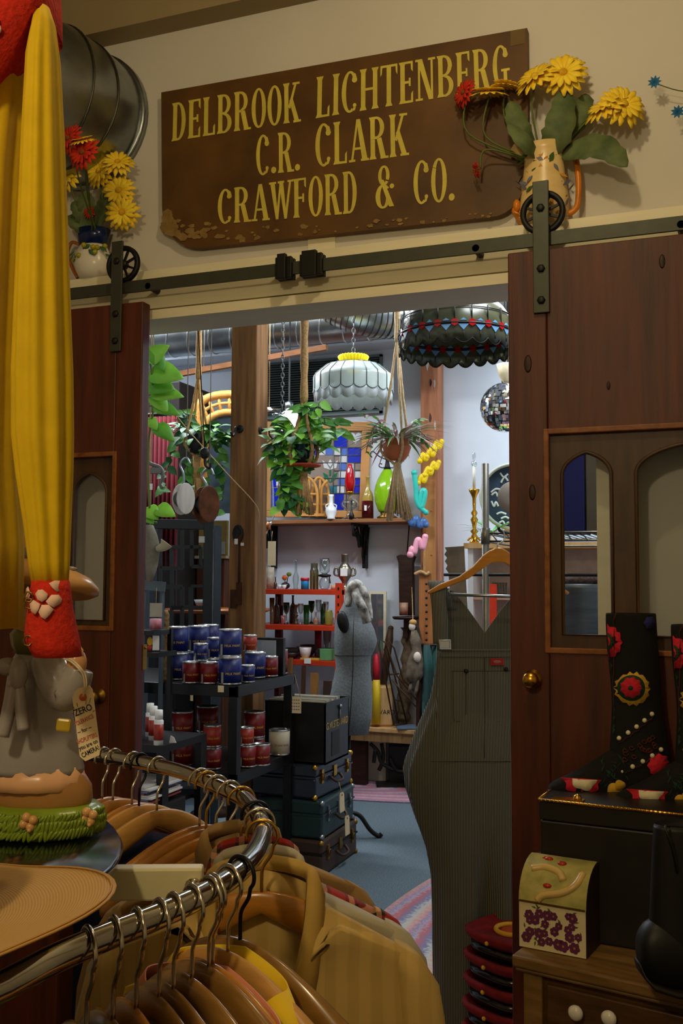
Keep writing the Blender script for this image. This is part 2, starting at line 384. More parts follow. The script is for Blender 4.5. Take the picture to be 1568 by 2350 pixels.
M_letter = mat('faded_yellow_sign_paint', (202, 184, 74), .6, var=.12, sc=16)
# glyphs: slab-serif condensed capitals in a 1-high box, list of polygons
def G_rect(a, b, c, d): return [(a, b), (c, b), (c, d), (a, d)]
def G_arc(cx, cy, rx, ry, tx, ty, a0, a1, n=14):
    A = [math.radians(a0 + (a1 - a0) * i / n) for i in range(n + 1)]
    return [[(cx + rx * math.cos(A[i]), cy + ry * math.sin(A[i])), (cx + rx * math.cos(A[i + 1]), cy + ry * math.sin(A[i + 1])),
             (cx + (rx - tx) * math.cos(A[i + 1]), cy + (ry - ty) * math.sin(A[i + 1])), (cx + (rx - tx) * math.cos(A[i]), cy + (ry - ty) * math.sin(A[i]))] for i in range(n)]
S = .155; H = .055
def stem(x, top=1, bot=1, z0=0, z1=1):
    r = [G_rect(x, z0, x + S, z1)]
    if bot: r.append([(x - .05, z0), (x + S + .05, z0), (x + S, z0 + .09), (x, z0 + .09)])
    if top: r.append([(x, z1 - .09), (x + S, z1 - .09), (x + S + .05, z1), (x - .05, z1)])
    return r
foot = lambda x0, x1: [G_rect(x0, 0, x1, H), [(x1 - .02, 0), (x1 + .05, 0), (x1 + .05, .28), (x1 - .01, .22)]]
head = lambda x0, x1: [G_rect(x0, 1 - H, x1, 1), [(x1 + .05, 1), (x1 - .02, 1), (x1 - .01, .80), (x1 + .05, .74)]]
ball = lambda x, z, r=.075: [[(x + r * 1.25 * math.cos(k * PI / 5), z + r * math.sin(k * PI / 5)) for k in range(10)]]
GL = {
 'D': (.60, lambda: stem(.06) + G_arc(.26, .5, .30, .5, .155, H, -90, 90) + [G_rect(.1, 0, .28, H), G_rect(.1, 1 - H, .28, 1)]),
 'E': (.55, lambda: stem(.06) + foot(.1, .45) + head(.1, .45) + [G_rect(.2, .47, .38, .53), G_rect(.36, .40, .42, .60)]),
 'L': (.52, lambda: stem(.06) + foot(.1, .44)),
 'B': (.62, lambda: stem(.06) + G_arc(.27, .745, .27, .255, .145, H, -90, 90) + G_arc(.27, .26, .31, .26, .155, H, -90, 90) + [G_rect(.1, 0, .28, H), G_rect(.1, 1 - H, .28, 1), G_rect(.1, .48, .28, .54)]),
 'R': (.66, lambda: stem(.06) + G_arc(.27, .74, .28, .26, .15, H, -90, 90) + [G_rect(.1, 1 - H, .28, 1), G_rect(.1, .47, .3, .53), [(.27, .50), (.44, .50), (.60, 0), (.42, 0)], G_rect(.40, 0, .68, H)]),
 'O': (.58, lambda: G_arc(.29, .5, .28, .51, .15, H, 0, 360, 28)),
 'K': (.68, lambda: stem(.06) + [[(.2, .40), (.28, .36), (.55, .98), (.46, .98)], [(.25, .56), (.36, .66), (.64, 0), (.46, 0)], G_rect(.40, 0, .70, H), G_rect(.38, 1 - H, .66, 1)]),
 'I': (.30, lambda: stem(.07)),
 'C': (.58, lambda: G_arc(.30, .5, .29, .51, .15, H, 62, 298, 22) + ball(.46, .78) + ball(.47, .16, .05) + [[(.37, .975), (.50, .92), (.55, .78), (.40, .78)], [(.38, .02), (.47, .04), (.53, .16), (.44, .16)]]),
 'H': (.70, lambda: stem(.06) + stem(.48) + [G_rect(.15, .47, .5, .53)]),
 'T': (.60, lambda: stem(.22, 0) + [G_rect(.02, 1 - H, .58, 1), [(0, 1), (.07, 1), (.05, .8), (0, .74)], [(.53, 1), (.6, 1), (.6, .74), (.55, .8)]]),
 'N': (.70, lambda: [G_rect(.09, 0, .16, 1), G_rect(.54, 0, .61, 1), [(.06, 1), (.24, 1), (.61, 0), (.46, 0)], G_rect(0, 0, .25, H), G_rect(0, 1 - H, .2, 1), G_rect(.45, 1 - H, .7, 1)]),
 'G': (.60, lambda: G_arc(.30, .5, .29, .51, .15, H, 62, 300, 22) + ball(.46, .78) + [[(.37, .975), (.50, .92), (.55, .78), (.40, .78)], G_rect(.38, .06, .50, .42), G_rect(.30, .38, .60, .44)]),
 'A': (.66, lambda: [[(.27, 1), (.40, 1), (.66, 0), (.47, 0)], [(.27, 1), (.34, 1), (.14, 0), (.07, 0)], G_rect(.16, .28, .5, .335), G_rect(0, 0, .22, H), G_rect(.42, 0, .70, H)]),
 'W': (.86, lambda: [[(.02, 1), (.19, 1), (.33, 0), (.24, 0)], [(.24, 0), (.33, 0), (.46, 1), (.40, 1)], [(.36, 1), (.52, 1), (.66, 0), (.57, 0)], [(.57, 0), (.66, 0), (.84, 1), (.77, 1)], G_rect(-.02, 1 - H, .25, 1), G_rect(.32, 1 - H, .56, 1), G_rect(.70, 1 - H, .92, 1)]),
 'F': (.55, lambda: stem(.06) + head(.1, .46) + [G_rect(.2, .47, .38, .53), G_rect(.36, .39, .43, .61)]),
 '.': (.24, lambda: ball(.12, .09, .085)),
 '&': (.66, lambda: G_arc(.28, .77, .19, .24, .11, .05, -30, 320, 20) + G_arc(.26, .28, .25, .29, .15, .05, 40, 350, 20) + [[(.14, .70), (.28, .66), (.62, .02), (.46, .02)]] + ball(.55, .5, .06)),
 ' ': (.3, lambda: [])}
LK = 0
def paint_word(mb, word, bl, br, tl, tr):
    global LK
    wt = sum(GL[c][0] + .045 for c in word) - .045; x = 0
    for c in word:
        gw, fn = GL[c]
        for poly in fn():
            pts = []
            for gx, gz in poly:
                u = (x + gx) / wt; a = [bl[i] + (br[i] - bl[i]) * u for i in (0, 1)]; b = [tl[i] + (tr[i] - tl[i]) * u for i in (0, 1)]
                q = spt(a[0] + (b[0] - a[0]) * gz, a[1] + (b[1] - a[1]) * gz); pts.append((q.x - o0.x, q.z - o0.z))
            ar = sum(pts[i][0] * pts[(i + 1) % len(pts)][1] - pts[(i + 1) % len(pts)][0] * pts[i][1] for i in range(len(pts)))
            LK += 1; mb.prism(pts if ar > 0 else pts[::-1], -.0009 - .00006 * (LK % 37), .001)
        x += gw + .045
for word, a, b, c, d in (('DELBROOK', (393, 325), (690, 279), (395, 238), (689, 187)), ('LICHTENBERG', (724, 272), (1172, 198), (726, 178), (1168, 102)),
      ('C.R.', (588, 404), (690, 392), (588, 312), (689, 300)), ('CLARK', (724, 384), (938, 356), (724, 287), (936, 259)),
      ('CRAWFORD', (500, 515), (822, 489), (500, 437), (821, 391)), ('&', (862, 481), (908, 475), (862, 383), (908, 378)), ('CO.', (949, 470), (1045, 461), (949, 371), (1045, 360))):
    m = MB(); paint_word(m, word, a, b, c, d); t.part('painted_word', m, M_letter)
m = m_board; m.cur = 1; random.seed(3)                            # flaked paint along the lower edge
for k in range(90):
    u = random.random() ** 1.25; px = 385 + (u ** 2.2) * 780; py = 566 - (px - 400) * .092 - random.random() * (70 * (1 - u) ** 1.5 + 12)
    if px < 430: py = min(py, 520 + (px - 385) * .8)
    q = spt(px, py); r = random.uniform(.006, .022) * (1.3 - u)
    m.prism([(q.x - o0.x + r * random.uniform(.6, 1.4) * math.cos(a * PI / 4), q.z - o0.z + r * .7 * random.uniform(.5, 1.3) * math.sin(a * PI / 4)) for a in range(8)], -.0014 - .00003 * k, 0)
m.cur = 2; q0, q1 = spt(1172, 72), spt(1206, 100); m.bb((q0.x - o0.x, -.0012, q1.z - o0.z), (q1.x - o0.x, 0, q0.z - o0.z)); t.part('board', m, [M_sign, mat('flaked_bare_wood', (116, 90, 48), .8, sc=30, rgb2=(150, 120, 70)), mat('grey_brown_patch', (104, 82, 44), .7)])
m = MB(); q = P(738, 567, Y=YF); m.bb((q.x - .045, YF - .006, q.z - .045), (q.x + .05, YF, q.z + .035)); o = m.build('wall_plate', M_trim); o.data.name = 'wall_plate'; tag(o, 'small cream painted cover plate on the wall below the sign', 'wall plate')
# ------------------------------------------------------------------ big duct elbow in the front shop
qc = P(205, 285, Y=YF)
t = Th('round_air_duct', 'large galvanised round duct elbow entering the wall left of the sign', 'duct', loc=(qc.x, YF, qc.z), rot=0)
r = .235; m = MB(); path = [Vector((0, -.01, 0)), Vector((0, -.16, 0))]
for k in range(1, 8):
    a = k * PI / 2 / 7; path.append(Vector((-.34 * (1 - math.cos(a)), -.16 - .34 * math.sin(a), 0)))
path += [Vector((-.8, -.5, 0)), Vector((-1.0, -.5, 0))]
m.tube(path, r, 40, cap=False); t.part('duct_wall', m, M_steel)
m = MB()
for i in (1, 2, 4, 6, 8):
    d = (path[i + 1] - path[i - 1]).normalized(); a = d.orthogonal().normalized(); b = d.cross(a); m.tube([path[i] + (a * math.cos(k * PI / 20) + b * math.sin(k * PI / 20)) * (r + .001) for k in range(40)], .004, 6, closed=True)
t.part('seam', m, mat('dark_seam_steel', (90, 88, 80), .45, 1))
m = MB(); m.lathe([(r, 0), (r + .012, 0), (r + .012, .03), (r, .03)], 40, (0, -.03, 0), Matrix.Rotation(-PI / 2, 3, 'X')); t.part('wall_collar', m, M_steel)
# ------------------------------------------------------------------ jugs of gerberas on the ledge
M_petal = mat('yellow_petals', (246, 200, 36), .7, sc=40, rgb2=(254, 224, 64)); M_petalr = mat('red_petals', (196, 46, 18), .7, var=.25, sc=40)
M_stem = mat('green_stem', (92, 104, 46), .7, var=.2); M_leafd = mat('dusty_green_leaf', (66, 82, 50), .7, sc=20, rgb2=(104, 116, 72)); M_core = mat('gerbera_core', (206, 150, 24), .9, sc=60, rgb2=(230, 190, 50))
M_blue = mat('blue_petals', (38, 104, 150), .7, var=.2)
def gerbera(label, head, facing, base, bend, size=.06, pm=None, group=None, ring=2, name='gerbera'):
    t = Th(name, label, 'flower', loc=base, rot=0, group=group); h = Vector(head) - t.loc; f = Vector(facing).normalized()
    m = MB(); m.tube(spline([(0, 0, 0), Vector((h.x * .5, h.y * .5, h.z * .55)) + Vector(bend), h - f * .012], 6), .0028, 6); t.part('stem', m, M_stem)
    m = MB(); u = f.orthogonal().normalized(); v = f.cross(u)
    for rg in range(ring):
        n = 17 - rg * 3
        for k in range(n):
            a = 2 * PI * (k + .4 * rg) / n + random.uniform(-.08, .08); d = u * math.cos(a) + v * math.sin(a); d2 = (d + f * (.05 + .35 * rg)).normalized()
            m.leaf(h + d * .008 + f * .003 * rg, d2, f, size * (1 - .25 * rg) * random.uniform(.88, 1.05), size * .3, .25, .2, 4, lambda q: (.45 + .65 * q) if q < .8 else max(.12, 1.0 - (q - .8) * 3.6))
    t.part('petals', m, pm or M_petal, solid=.0008)
    m = MB(); m.ball(h + f * .004, (size * .2, size * .2, size * .13), 10, f.to_track_quat('Z', 'Y').to_matrix()); t.part('flower_centre', m, M_core if pm is None else mat('dark_flower_core', (120, 70, 14), .9))
    return t
def big_leaf(label, base, mid, tip, width, group=None, mt=None):
    t = Th('foliage_leaf', label, 'leaf', loc=base, rot=0, group=group); pts = spline([Vector((0, 0, 0)), Vector(mid) - t.loc, Vector(tip) - t.loc], 7); n = len(pts) - 1; rows = []
    for i, c in enumerate(pts):
        d = (pts[min(n, i + 1)] - pts[max(0, i - 1)]).normalized(); sd = d.cross(Vector((.25, -1, .15))).normalized(); up = sd.cross(d); u = i / n
        wd = width * .5 * (math.sin(PI * min(1, max(0, (u - .14) / .86) ** .8)) ** .7 if u > .14 else .04) + .0015
        wd *= 1 + .1 * math.sin(i * 2.4); rows.append([c - sd * wd + up * wd * .25, c, c + sd * wd + up * wd * .25])
    m = MB(); m.loft(rows, False, False); return t.solo(m, mt or M_leafd, solid=.001)
# right jug: tree-trunk pitcher with painted sprigs
jz = zL; qj = P(1251, 470, Y=2.885)
M_jug = mat('cream_majolica', (226, 200, 140), .3, sc=22, rgb2=(214, 176, 112)); M_jugr = mat('orange_brown_glaze', (206, 120, 30), .3, var=.25, sc=20)
tj = Th('sprigged_jug', 'tall cream jug painted with leaf sprigs, on the ledge right of the sign', 'jug', loc=(qj.x, 2.875, jz), rot=0)
hj = P(1251, 335, Y=2.875).z - jz
m = MB(); prof = [(.056, 0), (.072, .02), (.071, hj * .3), (.064, hj * .55), (.058, hj * .75), (.059, hj * .92), (.065, hj), (.06, hj), (.053, hj * .9), (.05, hj * .5), (.001, hj * .3)]
m.lathe(prof, 28, scale=(1, .75)); m.lathe([(.02, -.01), (.026, 0), (.03, .035)], 12, (-.056, 0, hj * .95), Matrix.Rotation(-.9, 3, 'Y'), scale=(1, .8)); t = tj; m_jug = m
m = MB(); m.tube(spline([(.066, 0, hj * .1), (.095, 0, hj * .2), (.098, 0, hj * .6), (.08, 0, hj * .95), (.05, 0, hj * 1.06)], 6), .009, 8); t.part('handle', m, M_jugr, label='orange brown branch handle')
m = m_jug; random.seed(5)
for k in range(70):
    a = random.uniform(PI, 2 * PI); z = random.uniform(.05, .95) * hj; rr = .0725 - .0145 * max(0, min(1, (z / hj - .3) / .45)); m.cur = 1 + k % 3
    d = Vector((math.cos(a), math.sin(a) * .75, 0)); m.leaf(Vector((d.x * (rr + .001), d.y * (rr + .0015), z)), (random.uniform(-1, 1), 0, random.uniform(-1, 1)), d, .026, .012, .12, 0, 3)
t.part('jug_body', m, [M_jug, mat('sprig_green', (62, 92, 40), .4), mat('sprig_blue', (110, 110, 130), .4), mat('sprig_ochre', (196, 136, 50), .4)])
m = MB(); m.ball((-.08, -.005, hj * .28), (.012, .012, .02), 10); m.tube(spline([(-.08, -.005, hj * .25), (-.086, 0, .05), (-.055, 0, .005)], 5), .01, 8); t.part('knob_sprig', m, M_jugr)
rj = Vector((qj.x, 2.875, jz + hj * .82)); J = lambda px, py, y=2.84: P(px, py, Y=y)
gerbera('topmost yellow gerbera standing over the cream jug', J(1293, 168), (.1, -1, .25), rj + Vector((.01, 0, 0)), (.01, 0, .02), .067)
gerbera('yellow gerbera just left of the topmost bloom of the cream jug', J(1228, 176), (-.3, -.7, .6), rj + Vector((-.005, 0, 0)), (-.02, 0, .02), .062)
gerbera('yellow gerbera drooping far right over the cream jug, largest of that side', J(1432, 240), (.5, -.9, .25), rj + Vector((.02, 0, 0)), (.03, 0, .05), .064)
gerbera('yellow gerbera seen from the side at inner right of the cream jug', J(1388, 245), (-.3, -.6, .6), rj + Vector((.02, .01, 0)), (.02, 0, .03), .058)
gerbera('yellow gerbera in front of the last letters of the sign', J(1122, 213), (.1, -.35, 1), rj + Vector((-.02, -.01, 0)), (-.08, 0, -.03), .056)
gerbera('red gerbera overlapping the sign lettering', J(1065, 213), (-.6, -.8, .2), rj + Vector((-.03, -.01, 0)), (-.09, 0, -.02), .04, M_petalr)
gerbera('half open yellow gerbera behind the flower over the sign letters', J(1160, 196, 2.86), (.2, -.2, 1), rj + Vector((-.01, .01, 0)), (-.05, 0, .0), .04)
gerbera('small red bud hanging below the sign lettering', J(1094, 390), (-.9, -.4, -.3), rj + Vector((-.03, 0, 0)), (-.05, -.02, .05), .018, M_petalr)
big_leaf('broad upright leaf in the middle of the cream jug', rj, J(1282, 300, 2.83), J(1300, 200, 2.85), .085)
big_leaf('pointed leaf reaching right from the cream jug', rj + Vector((.02, 0, 0)), J(1370, 340, 2.82), J(1440, 383, 2.8), .08)
big_leaf('dark narrow leaf leaning left out of the cream jug', rj + Vector((-.02, 0, 0)), J(1190, 290, 2.83), J(1172, 232, 2.85), .06)
big_leaf('short curled leaf at the left lip of the cream jug', rj + Vector((-.01, -.01, 0)), J(1205, 330, 2.8), J(1165, 285, 2.8), .045)
big_leaf('leaf standing behind the middle leaf of the cream jug', rj + Vector((.0, .02, 0)), J(1330, 270, 2.88), J(1345, 215, 2.9), .06)
for k, (px, py, lb) in enumerate(((1503, 190, 'blue paper flower high at the right edge of the wall'), (1556, 258, 'blue paper flower low at the right edge of the wall'))):
    h = J(px, py, 2.86); t = Th('blue_flower', lb, 'flower', loc=P(1640, 215 + 40 * k, Y=2.9), rot=0); hv = h - t.loc
    m = MB(); m.tube(spline([(0, 0, 0), hv * .6 + Vector((0, 0, -.01)), hv], 5), .0015, 6); t.part('stem', m, M_stem)
    m = MB()
    for i in range(9):
        a = i * PI * 2 / 9; m.leaf(hv, (math.cos(a), -.5, math.sin(a)), (0, -1, 0), .02, .009, .2, .2, 3)
    t.part('petals', m, M_blue, solid=.0006)
# left jug: blue collar and gold handle
ql = P(212, 640, Y=2.875); tl_ = Th('blue_collared_jug', 'white jug with blue neck and gold handle on the ledge by the duct', 'jug', loc=(ql.x, 2.875, zL), rot=0)
hl = tl_.p(212, 530).z; M_por = mat('white_porcelain', (226, 218, 206), .25, var=.04)
m = MB(); m.lathe([(.045, 0), (.06, .03), (.068, hl * .3), (.058, hl * .58), (.05, hl * .68)], 28, scale=(1, .8)); tl_.part('jug_body', m, M_por)
m = MB(); m.lathe([(.05, hl * .66), (.058, hl * .85), (.064, hl), (.058, hl), (.05, hl * .8), (.001, hl * .5)], 28, scale=(1, .8)); tl_.part('neck', m, mat('cobalt_glaze', (24, 38, 78), .15, var=.3), label='dark blue glazed neck')
m = MB(); m.tube(spline([(-.056, 0, hl * .75), (-.09, 0, hl * .82), (-.105, 0, hl * .6), (-.085, 0, hl * .3), (-.062, 0, hl * .08)], 6), .006, 8); tl_.part('handle', m, mat('gold_brown_glaze', (180, 104, 50), .25, var=.3))
m = MB()
for k in range(15):
    a = random.uniform(PI * 1.05, PI * 1.95); d = Vector((math.cos(a), math.sin(a) * .8, 0)); m.cur = k % 2
    if k % 2: m.ball((d.x * .066, d.y * .066, hl * random.uniform(.4, .62)), .009, 8)
    else: m.leaf((d.x * .066, d.y * .066, hl * random.uniform(.45, .62)), (random.uniform(-1, 1), 0, -.3), d, .035, .016, .1, 0, 3)
tl_.part('raised_grapes', m, [mat('leaf_glaze', (66, 104, 66), .3), mat('grape_glaze', (168, 160, 40), .3)], solid=.001)
rl = Vector((ql.x, 2.875, zL + hl * .85))
for px, py, lb, mtl, sz, fc in ((190, 350, 'red gerbera over the blue necked jug', M_petalr, .05, (-.1, -1, .2)), (228, 393, 'yellow gerbera facing forward in the middle of the blue necked jug', None, .058, (-.1, -1, .15)),
        (270, 372, 'yellow gerbera at upper right of the blue necked jug', None, .052, (.4, -.8, .5)), (272, 438, 'yellow gerbera at middle right of the blue necked jug', None, .055, (.3, -1, .1)),
        (280, 488, 'lowest yellow gerbera at the right of the blue necked jug', None, .055, (.3, -1, -.15)), (152, 402, 'yellow gerbera half hidden by the yellow dress', None, .058, (-.2, -1, .1)),
        (158, 318, 'red gerbera in the dark beside the yellow dress', M_petalr, .045, (-.3, -1, .2)), (205, 487, 'small red bud low among the leaves of the blue necked jug', M_petalr, .016, (0, -1, 0)), (188, 322, 'yellow bloom seen behind the red gerbera by the duct', None, .035, (0, -.5, .8))):
    gerbera(lb, P(px, py, Y=2.45 if py < 355 and px < 200 else 2.83), fc, rl + Vector((random.uniform(-.02, .02), random.uniform(-.01, .01), 0)), (random.uniform(-.02, .02), -.01, .01), sz, mtl)
for a, b, wd, lb in (((190, 490), (165, 465), .06, 'dark leaf leaning left behind the small red bud'), ((180, 515), (150, 500), .05, 'low dark leaf pointing left over the blue neck'), ((235, 480), (250, 455), .05, 'dark leaf between the yellow gerberas by the duct'), ((200, 470), (195, 440), .06, 'upright leaf behind the small red bud')):
    big_leaf(lb, rl, P(*a, Y=2.83), P(*b, Y=2.82), wd)
# ================================================================== BACK ROOM
CEIL = 3.6
M_post = wood('rough_brown_timber', (92, 60, 30), (158, 112, 64), .75, 2.4, (10, 10, .8), .35)
M_pine = wood('pale_pine', (196, 148, 92), (222, 182, 124), .5, 3, (8, 8, 1))
M_rattan = mat('honey_bamboo', (206, 148, 74), .5, var=.2, sc=30)
M_dkwood = wood('dark_brown_wood', (36, 20, 11), (62, 36, 20), .5, 3, (3, 10, 10))
M_red = mat('orange_red_paint', (190, 56, 26), .45, var=.12, sc=18)
M_blackm = mat('black_shelf_steel', (30, 31, 32), .38, .3, .3, 10)
M_clear = glass('clear_glassware', (236, 242, 240), .22)
M_green = glass('green_glassware', (84, 160, 84), .2)
M_leaf = mat('fresh_green_leaf', (64, 128, 44), .5, sc=14, rgb2=(112, 176, 76)); M_leaf2 = mat('bright_lime_leaf', (104, 178, 40), .5, sc=10, rgb2=(150, 210, 70)); M_leaf3 = mat('grey_green_leaf', (110, 140, 92), .6, sc=20, rgb2=(200, 214, 184))
M_soil = mat('dark_pot', (34, 36, 36), .5)
M_hemp = mat('jute_rope', (178, 140, 92), .95, var=.3, sc=90, bump=.4)
M_cream = mat('cream_enamel', (232, 222, 196), .35, var=.06)
M_fabw = mat('grey_linen', (126, 130, 130), .95, sc=90, rgb2=(148, 152, 150), bump=.2)
def L(t, px, py, dy=0): return t.p(px, py, dy)
# ducts under the ceiling
q0, q1 = P(340, 776, Y=6.3), P(930, 752, Y=6.3); t = Th('spiral_air_duct', 'long spiral galvanised duct running under the back room ceiling', 'duct', loc=(q0.x, 6.3, q0.z), rot=0); rd = (P(612, 742, Y=6.3).z - P(612, 806, Y=6.1).z) * .62
m = MB(); Ld = 3.4; m.tube([(-1.2, 0, 0), (Ld, 0, 0)], rd, 32, cap=False); t.part('duct_wall', m, M_steel)
m = MB()
for k in range(26): m.tube([(-1.1 + k * .17 + .05 * math.sin(a * PI / 12), math.cos(a * PI / 12) * (rd + .001), math.sin(a * PI / 12) * (rd + .001)) for a in range(24)], .006, 5, closed=True)
t.part('spiral_seam', m, mat('bright_seam_steel', (205, 212, 214), .25, 1))
for x in (-.6, .9, 2.6): m = MB(); m.box((x, 0, (CEIL - q0.z + rd) / 2), (.03, .004, CEIL - q0.z - rd)); t.part('hanging_strap', m, M_steel)
t = Th('ribbed_flexible_duct', 'short ribbed duct curving under the ceiling left of the dark stained glass lamp', 'duct', px=(830, 715), d=6.02)
pts = spline([t.p(738, 640), t.p(768, 692), t.p(840, 722), t.p(930, 728, .1), t.p(1040, 715, .25)], 8); m = MB(); m.tube(pts, [.124 + .004 * (i % 2) for i in range(len(pts))], 28); t.part('duct_wall', m, M_steel)
m = MB()
for i in range(1, len(pts) - 1): 
    d = (pts[i + 1] - pts[i - 1]).normalized(); a = d.orthogonal().normalized(); b = d.cross(a); m.tube([pts[i] + (a * math.cos(k * PI / 14) + b * math.sin(k * PI / 14)) * .129 for k in range(28)], .0035, 5, closed=True)
t.part('rib', m, mat('dark_seam_steel'))
# dark slatted vent in the far wall
a, b = P(604, 836, Y=7.19), P(873, 949, Y=7.19); t = Th('slatted_wall_vent', 'wide dark slatted vent high on the back wall behind the white lamp', 'vent', loc=((a.x + b.x) / 2, 7.19, (a.z + b.z) / 2), rot=0)
wv, hv = (b.x - a.x) / 2 + .02, (a.z - b.z) / 2; M_vent = mat('dark_green_grey_metal', (104, 116, 116), .6, .2); m = MB(); m.bb((-wv, -.004, -hv), (wv, 0, hv)); t.part('backing', m, mat('black_vent_back', (26, 30, 30), .8))
m = MB(); f = .018
for q in (((-wv, -.03, hv - f), (wv, 0, hv)), ((-wv, -.03, -hv), (wv, 0, -hv + f)), ((-wv, -.03, -hv), (-wv + f, 0, hv)), ((wv - f, -.03, -hv), (wv, 0, hv))): m.bb(*q)
t.part('frame', m, M_vent); m = MB(); n = 22
for k in range(n): m.box((0, -.016, -hv + f + (2 * hv - 2 * f) * (k + .5) / n), (2 * wv - 2 * f, .022, .003), M=Matrix.Rotation(.6, 3, 'X'))
t.part('slat', m, M_vent)
m = MB(); zz = P(612, 818, Y=7.1).z; m.bb((-6.2, 6.95, zz), (1.35, 7.2, 3.6)); struct('trim_5', m, M_wallb)     # boxed soffit above the vent
# ------------------------------------------------------------------ timber posts
q = P(527, 1100, d=5.46); wpost = .156
t = Th('timber_post', 'square rough timber post with iron hooks in the middle of the doorway view', 'post', loc=(q.x + wpost / 2, q.y + wpost / 2, 0), rot=0)
m = MB(); m.bb((-wpost / 2, -wpost / 2, 0), (wpost / 2, wpost / 2, CEIL)); t.part('timber', m, M_post, bevel=.008)
h = wpost / 2
def hook(side, px, py):
    m = MB()
    if side == 'front': c = t.p(px, py, -h); R = Matrix.Rotation(PI / 2, 3, 'X'); ax = Vector((0, -1, 0))
    else: q = P(px, py, X=t.loc.x + h); c = t.I @ q; R = Matrix.Rotation(PI / 2, 3, 'Y'); ax = Vector((1, 0, 0))
    m.lathe([(.022, 0), (.022, .005), (.012, .01)], 14, c, R); m.tube(spline([c, c + ax * .05 + Vector((0, 0, .004)), c + ax * .06 + Vector((0, 0, -.03)), c + ax * .085 + Vector((0, 0, -.05)), c + ax * .11 + Vector((0, 0, -.03))], 5), .006, 8)
    t.part('iron_hook', m, M_irond, label='black iron coat hook')
hook('front', 551, 985); hook('side', 597, 988)
m = MB(); c = t.p(546, 1225, -h - .006); m.ball(c, (.035, .006, .05), 12); m.tube(spline([c + Vector((0, -.006, .03)), c + Vector((.02, -.01, .01)), c + Vector((0, -.012, -.02))], 4), .004, 6); t.part('latch_plate', m, M_irond)
t = Th('iron_tool', 'long rusty iron tool with paper label hanging flat on the timber post', 'tool', loc=t.loc + Vector((-.01, -h - .012, P(550, 1290, d=5.47).z)), rot=0)
m = MB(); m.tube([(0, 0, .12), (.002, 0, -.12)], .006, 8); m.ball((0, 0, .13), (.02, .008, .025), 10); m.box((.002, 0, -.17), (.03, .008, .12)); m.box((-.03, 0, -.2), (.035, .008, .1)); t.part('shaft', m, mat('rusty_iron', (72, 44, 26), .8, .3, .35, 40))
m = MB(); m.box((-.012, -.01, .11), (.02, .002, .03)); m.box((.025, -.01, .095), (.018, .002, .016)); t.part('paper_label', m, M_white)
q = P(965, 1100, Y=7.02); t = Th('weathered_wall_post', 'orange brown weathered timber post against the back wall', 'post', loc=(q.x + .065, 7.1, 0), rot=0)
m = MB(); m.bb((-.065, -.07, 0), (.065, .09, CEIL)); random.seed(11)
for k in range(26):
    z = 1.0 + 2.3 * random.random(); x = random.uniform(-.05, .05); r = random.uniform(.01, .03); m.cur = 1 + k % 3
    m.prism([(x + r * .5 * math.cos(a * PI / 4) * random.uniform(.6, 1.3), z + r * 2.2 * math.sin(a * PI / 4) * random.uniform(.6, 1.3)) for a in range(8)], -.0715 - .0002 * (k % 5), -.07)
t.part('timber', m, [wood('orange_weathered_timber', (140, 84, 56), (190, 128, 92), .8, 2, (9, 9, .9), .3), mat('white_stain', (200, 190, 182), .8), mat('dark_stain', (70, 50, 50), .8), mat('pink_stain', (184, 110, 100), .8)])
q = P(975, 1200, Y=6.92); t = Th('tall_plank', 'tall thin brown plank leaning on the weathered wall post', 'plank', loc=(q.x + .02, 6.97, 0), rot=0); m = MB(); zt = t.p(990, 1040).z; m.bb((-.045, -.012, 0), (.045, .012, zt))
for k in range(6): m.lathe([(.006, 0), (.006, .004)], 8, (.02 * (-1) ** k, -.012, zt - .1 - .16 * k), Matrix.Rotation(PI / 2, 3, 'X'))
t.solo(m, wood('tan_plank', (150, 96, 48), (186, 130, 74), .7, 2, (9, 9, 1)))
# squiggle ornaments hung down the plank
def squig(label, pts, col, r, d, group=None, legs=0):
    t = Th('squiggle_ornament', label, 'ornament', px=pts[len(pts) // 2], d=d); m = MB(); sp = spline([t.p(*p) for p in pts], 6); m.tube(sp, r, 10); m.ball(sp[0], r * 1.25, 10); m.ball(sp[-1], r * 1.1, 10)
    t.solo(m, mat('glaze_%d_%d_%d' % col, col, .3, var=.1))
for i, (x, y) in enumerate(((1005, 1022), (990, 1040), (974, 1050), (998, 1070), (985, 1082), (970, 1100))):
    squig('yellow jointed toy piece, %s of six down the plank' % ('topmost', 'second', 'third', 'fourth', 'fifth', 'lowest')[i], [(x - 10, y + 8), (x - 2, y - 8), (x + 3, y + 6), (x + 9, y - 9)], (236, 200, 24), .0175, 7.16)
squig('long turquoise zigzag ornament hanging beside the jute tassel', [(951, 1085), (955, 1120), (957, 1150), (968, 1165), (976, 1130), (968, 1128), (964, 1160), (978, 1176)], (60, 190, 174), .0187, 7.14)
squig('blue folded squiggle ornament below the turquoise one', [(940, 1190), (948, 1204), (956, 1188), (964, 1208), (972, 1194), (978, 1204)], (70, 108, 164), .022, 7.15)
squig('pink zigzag ornament on the wall below the blue one', [(942, 1272), (946, 1258), (951, 1268), (957, 1242), (963, 1240), (970, 1258), (976, 1232)], (236, 160, 180), .021, 7.0)
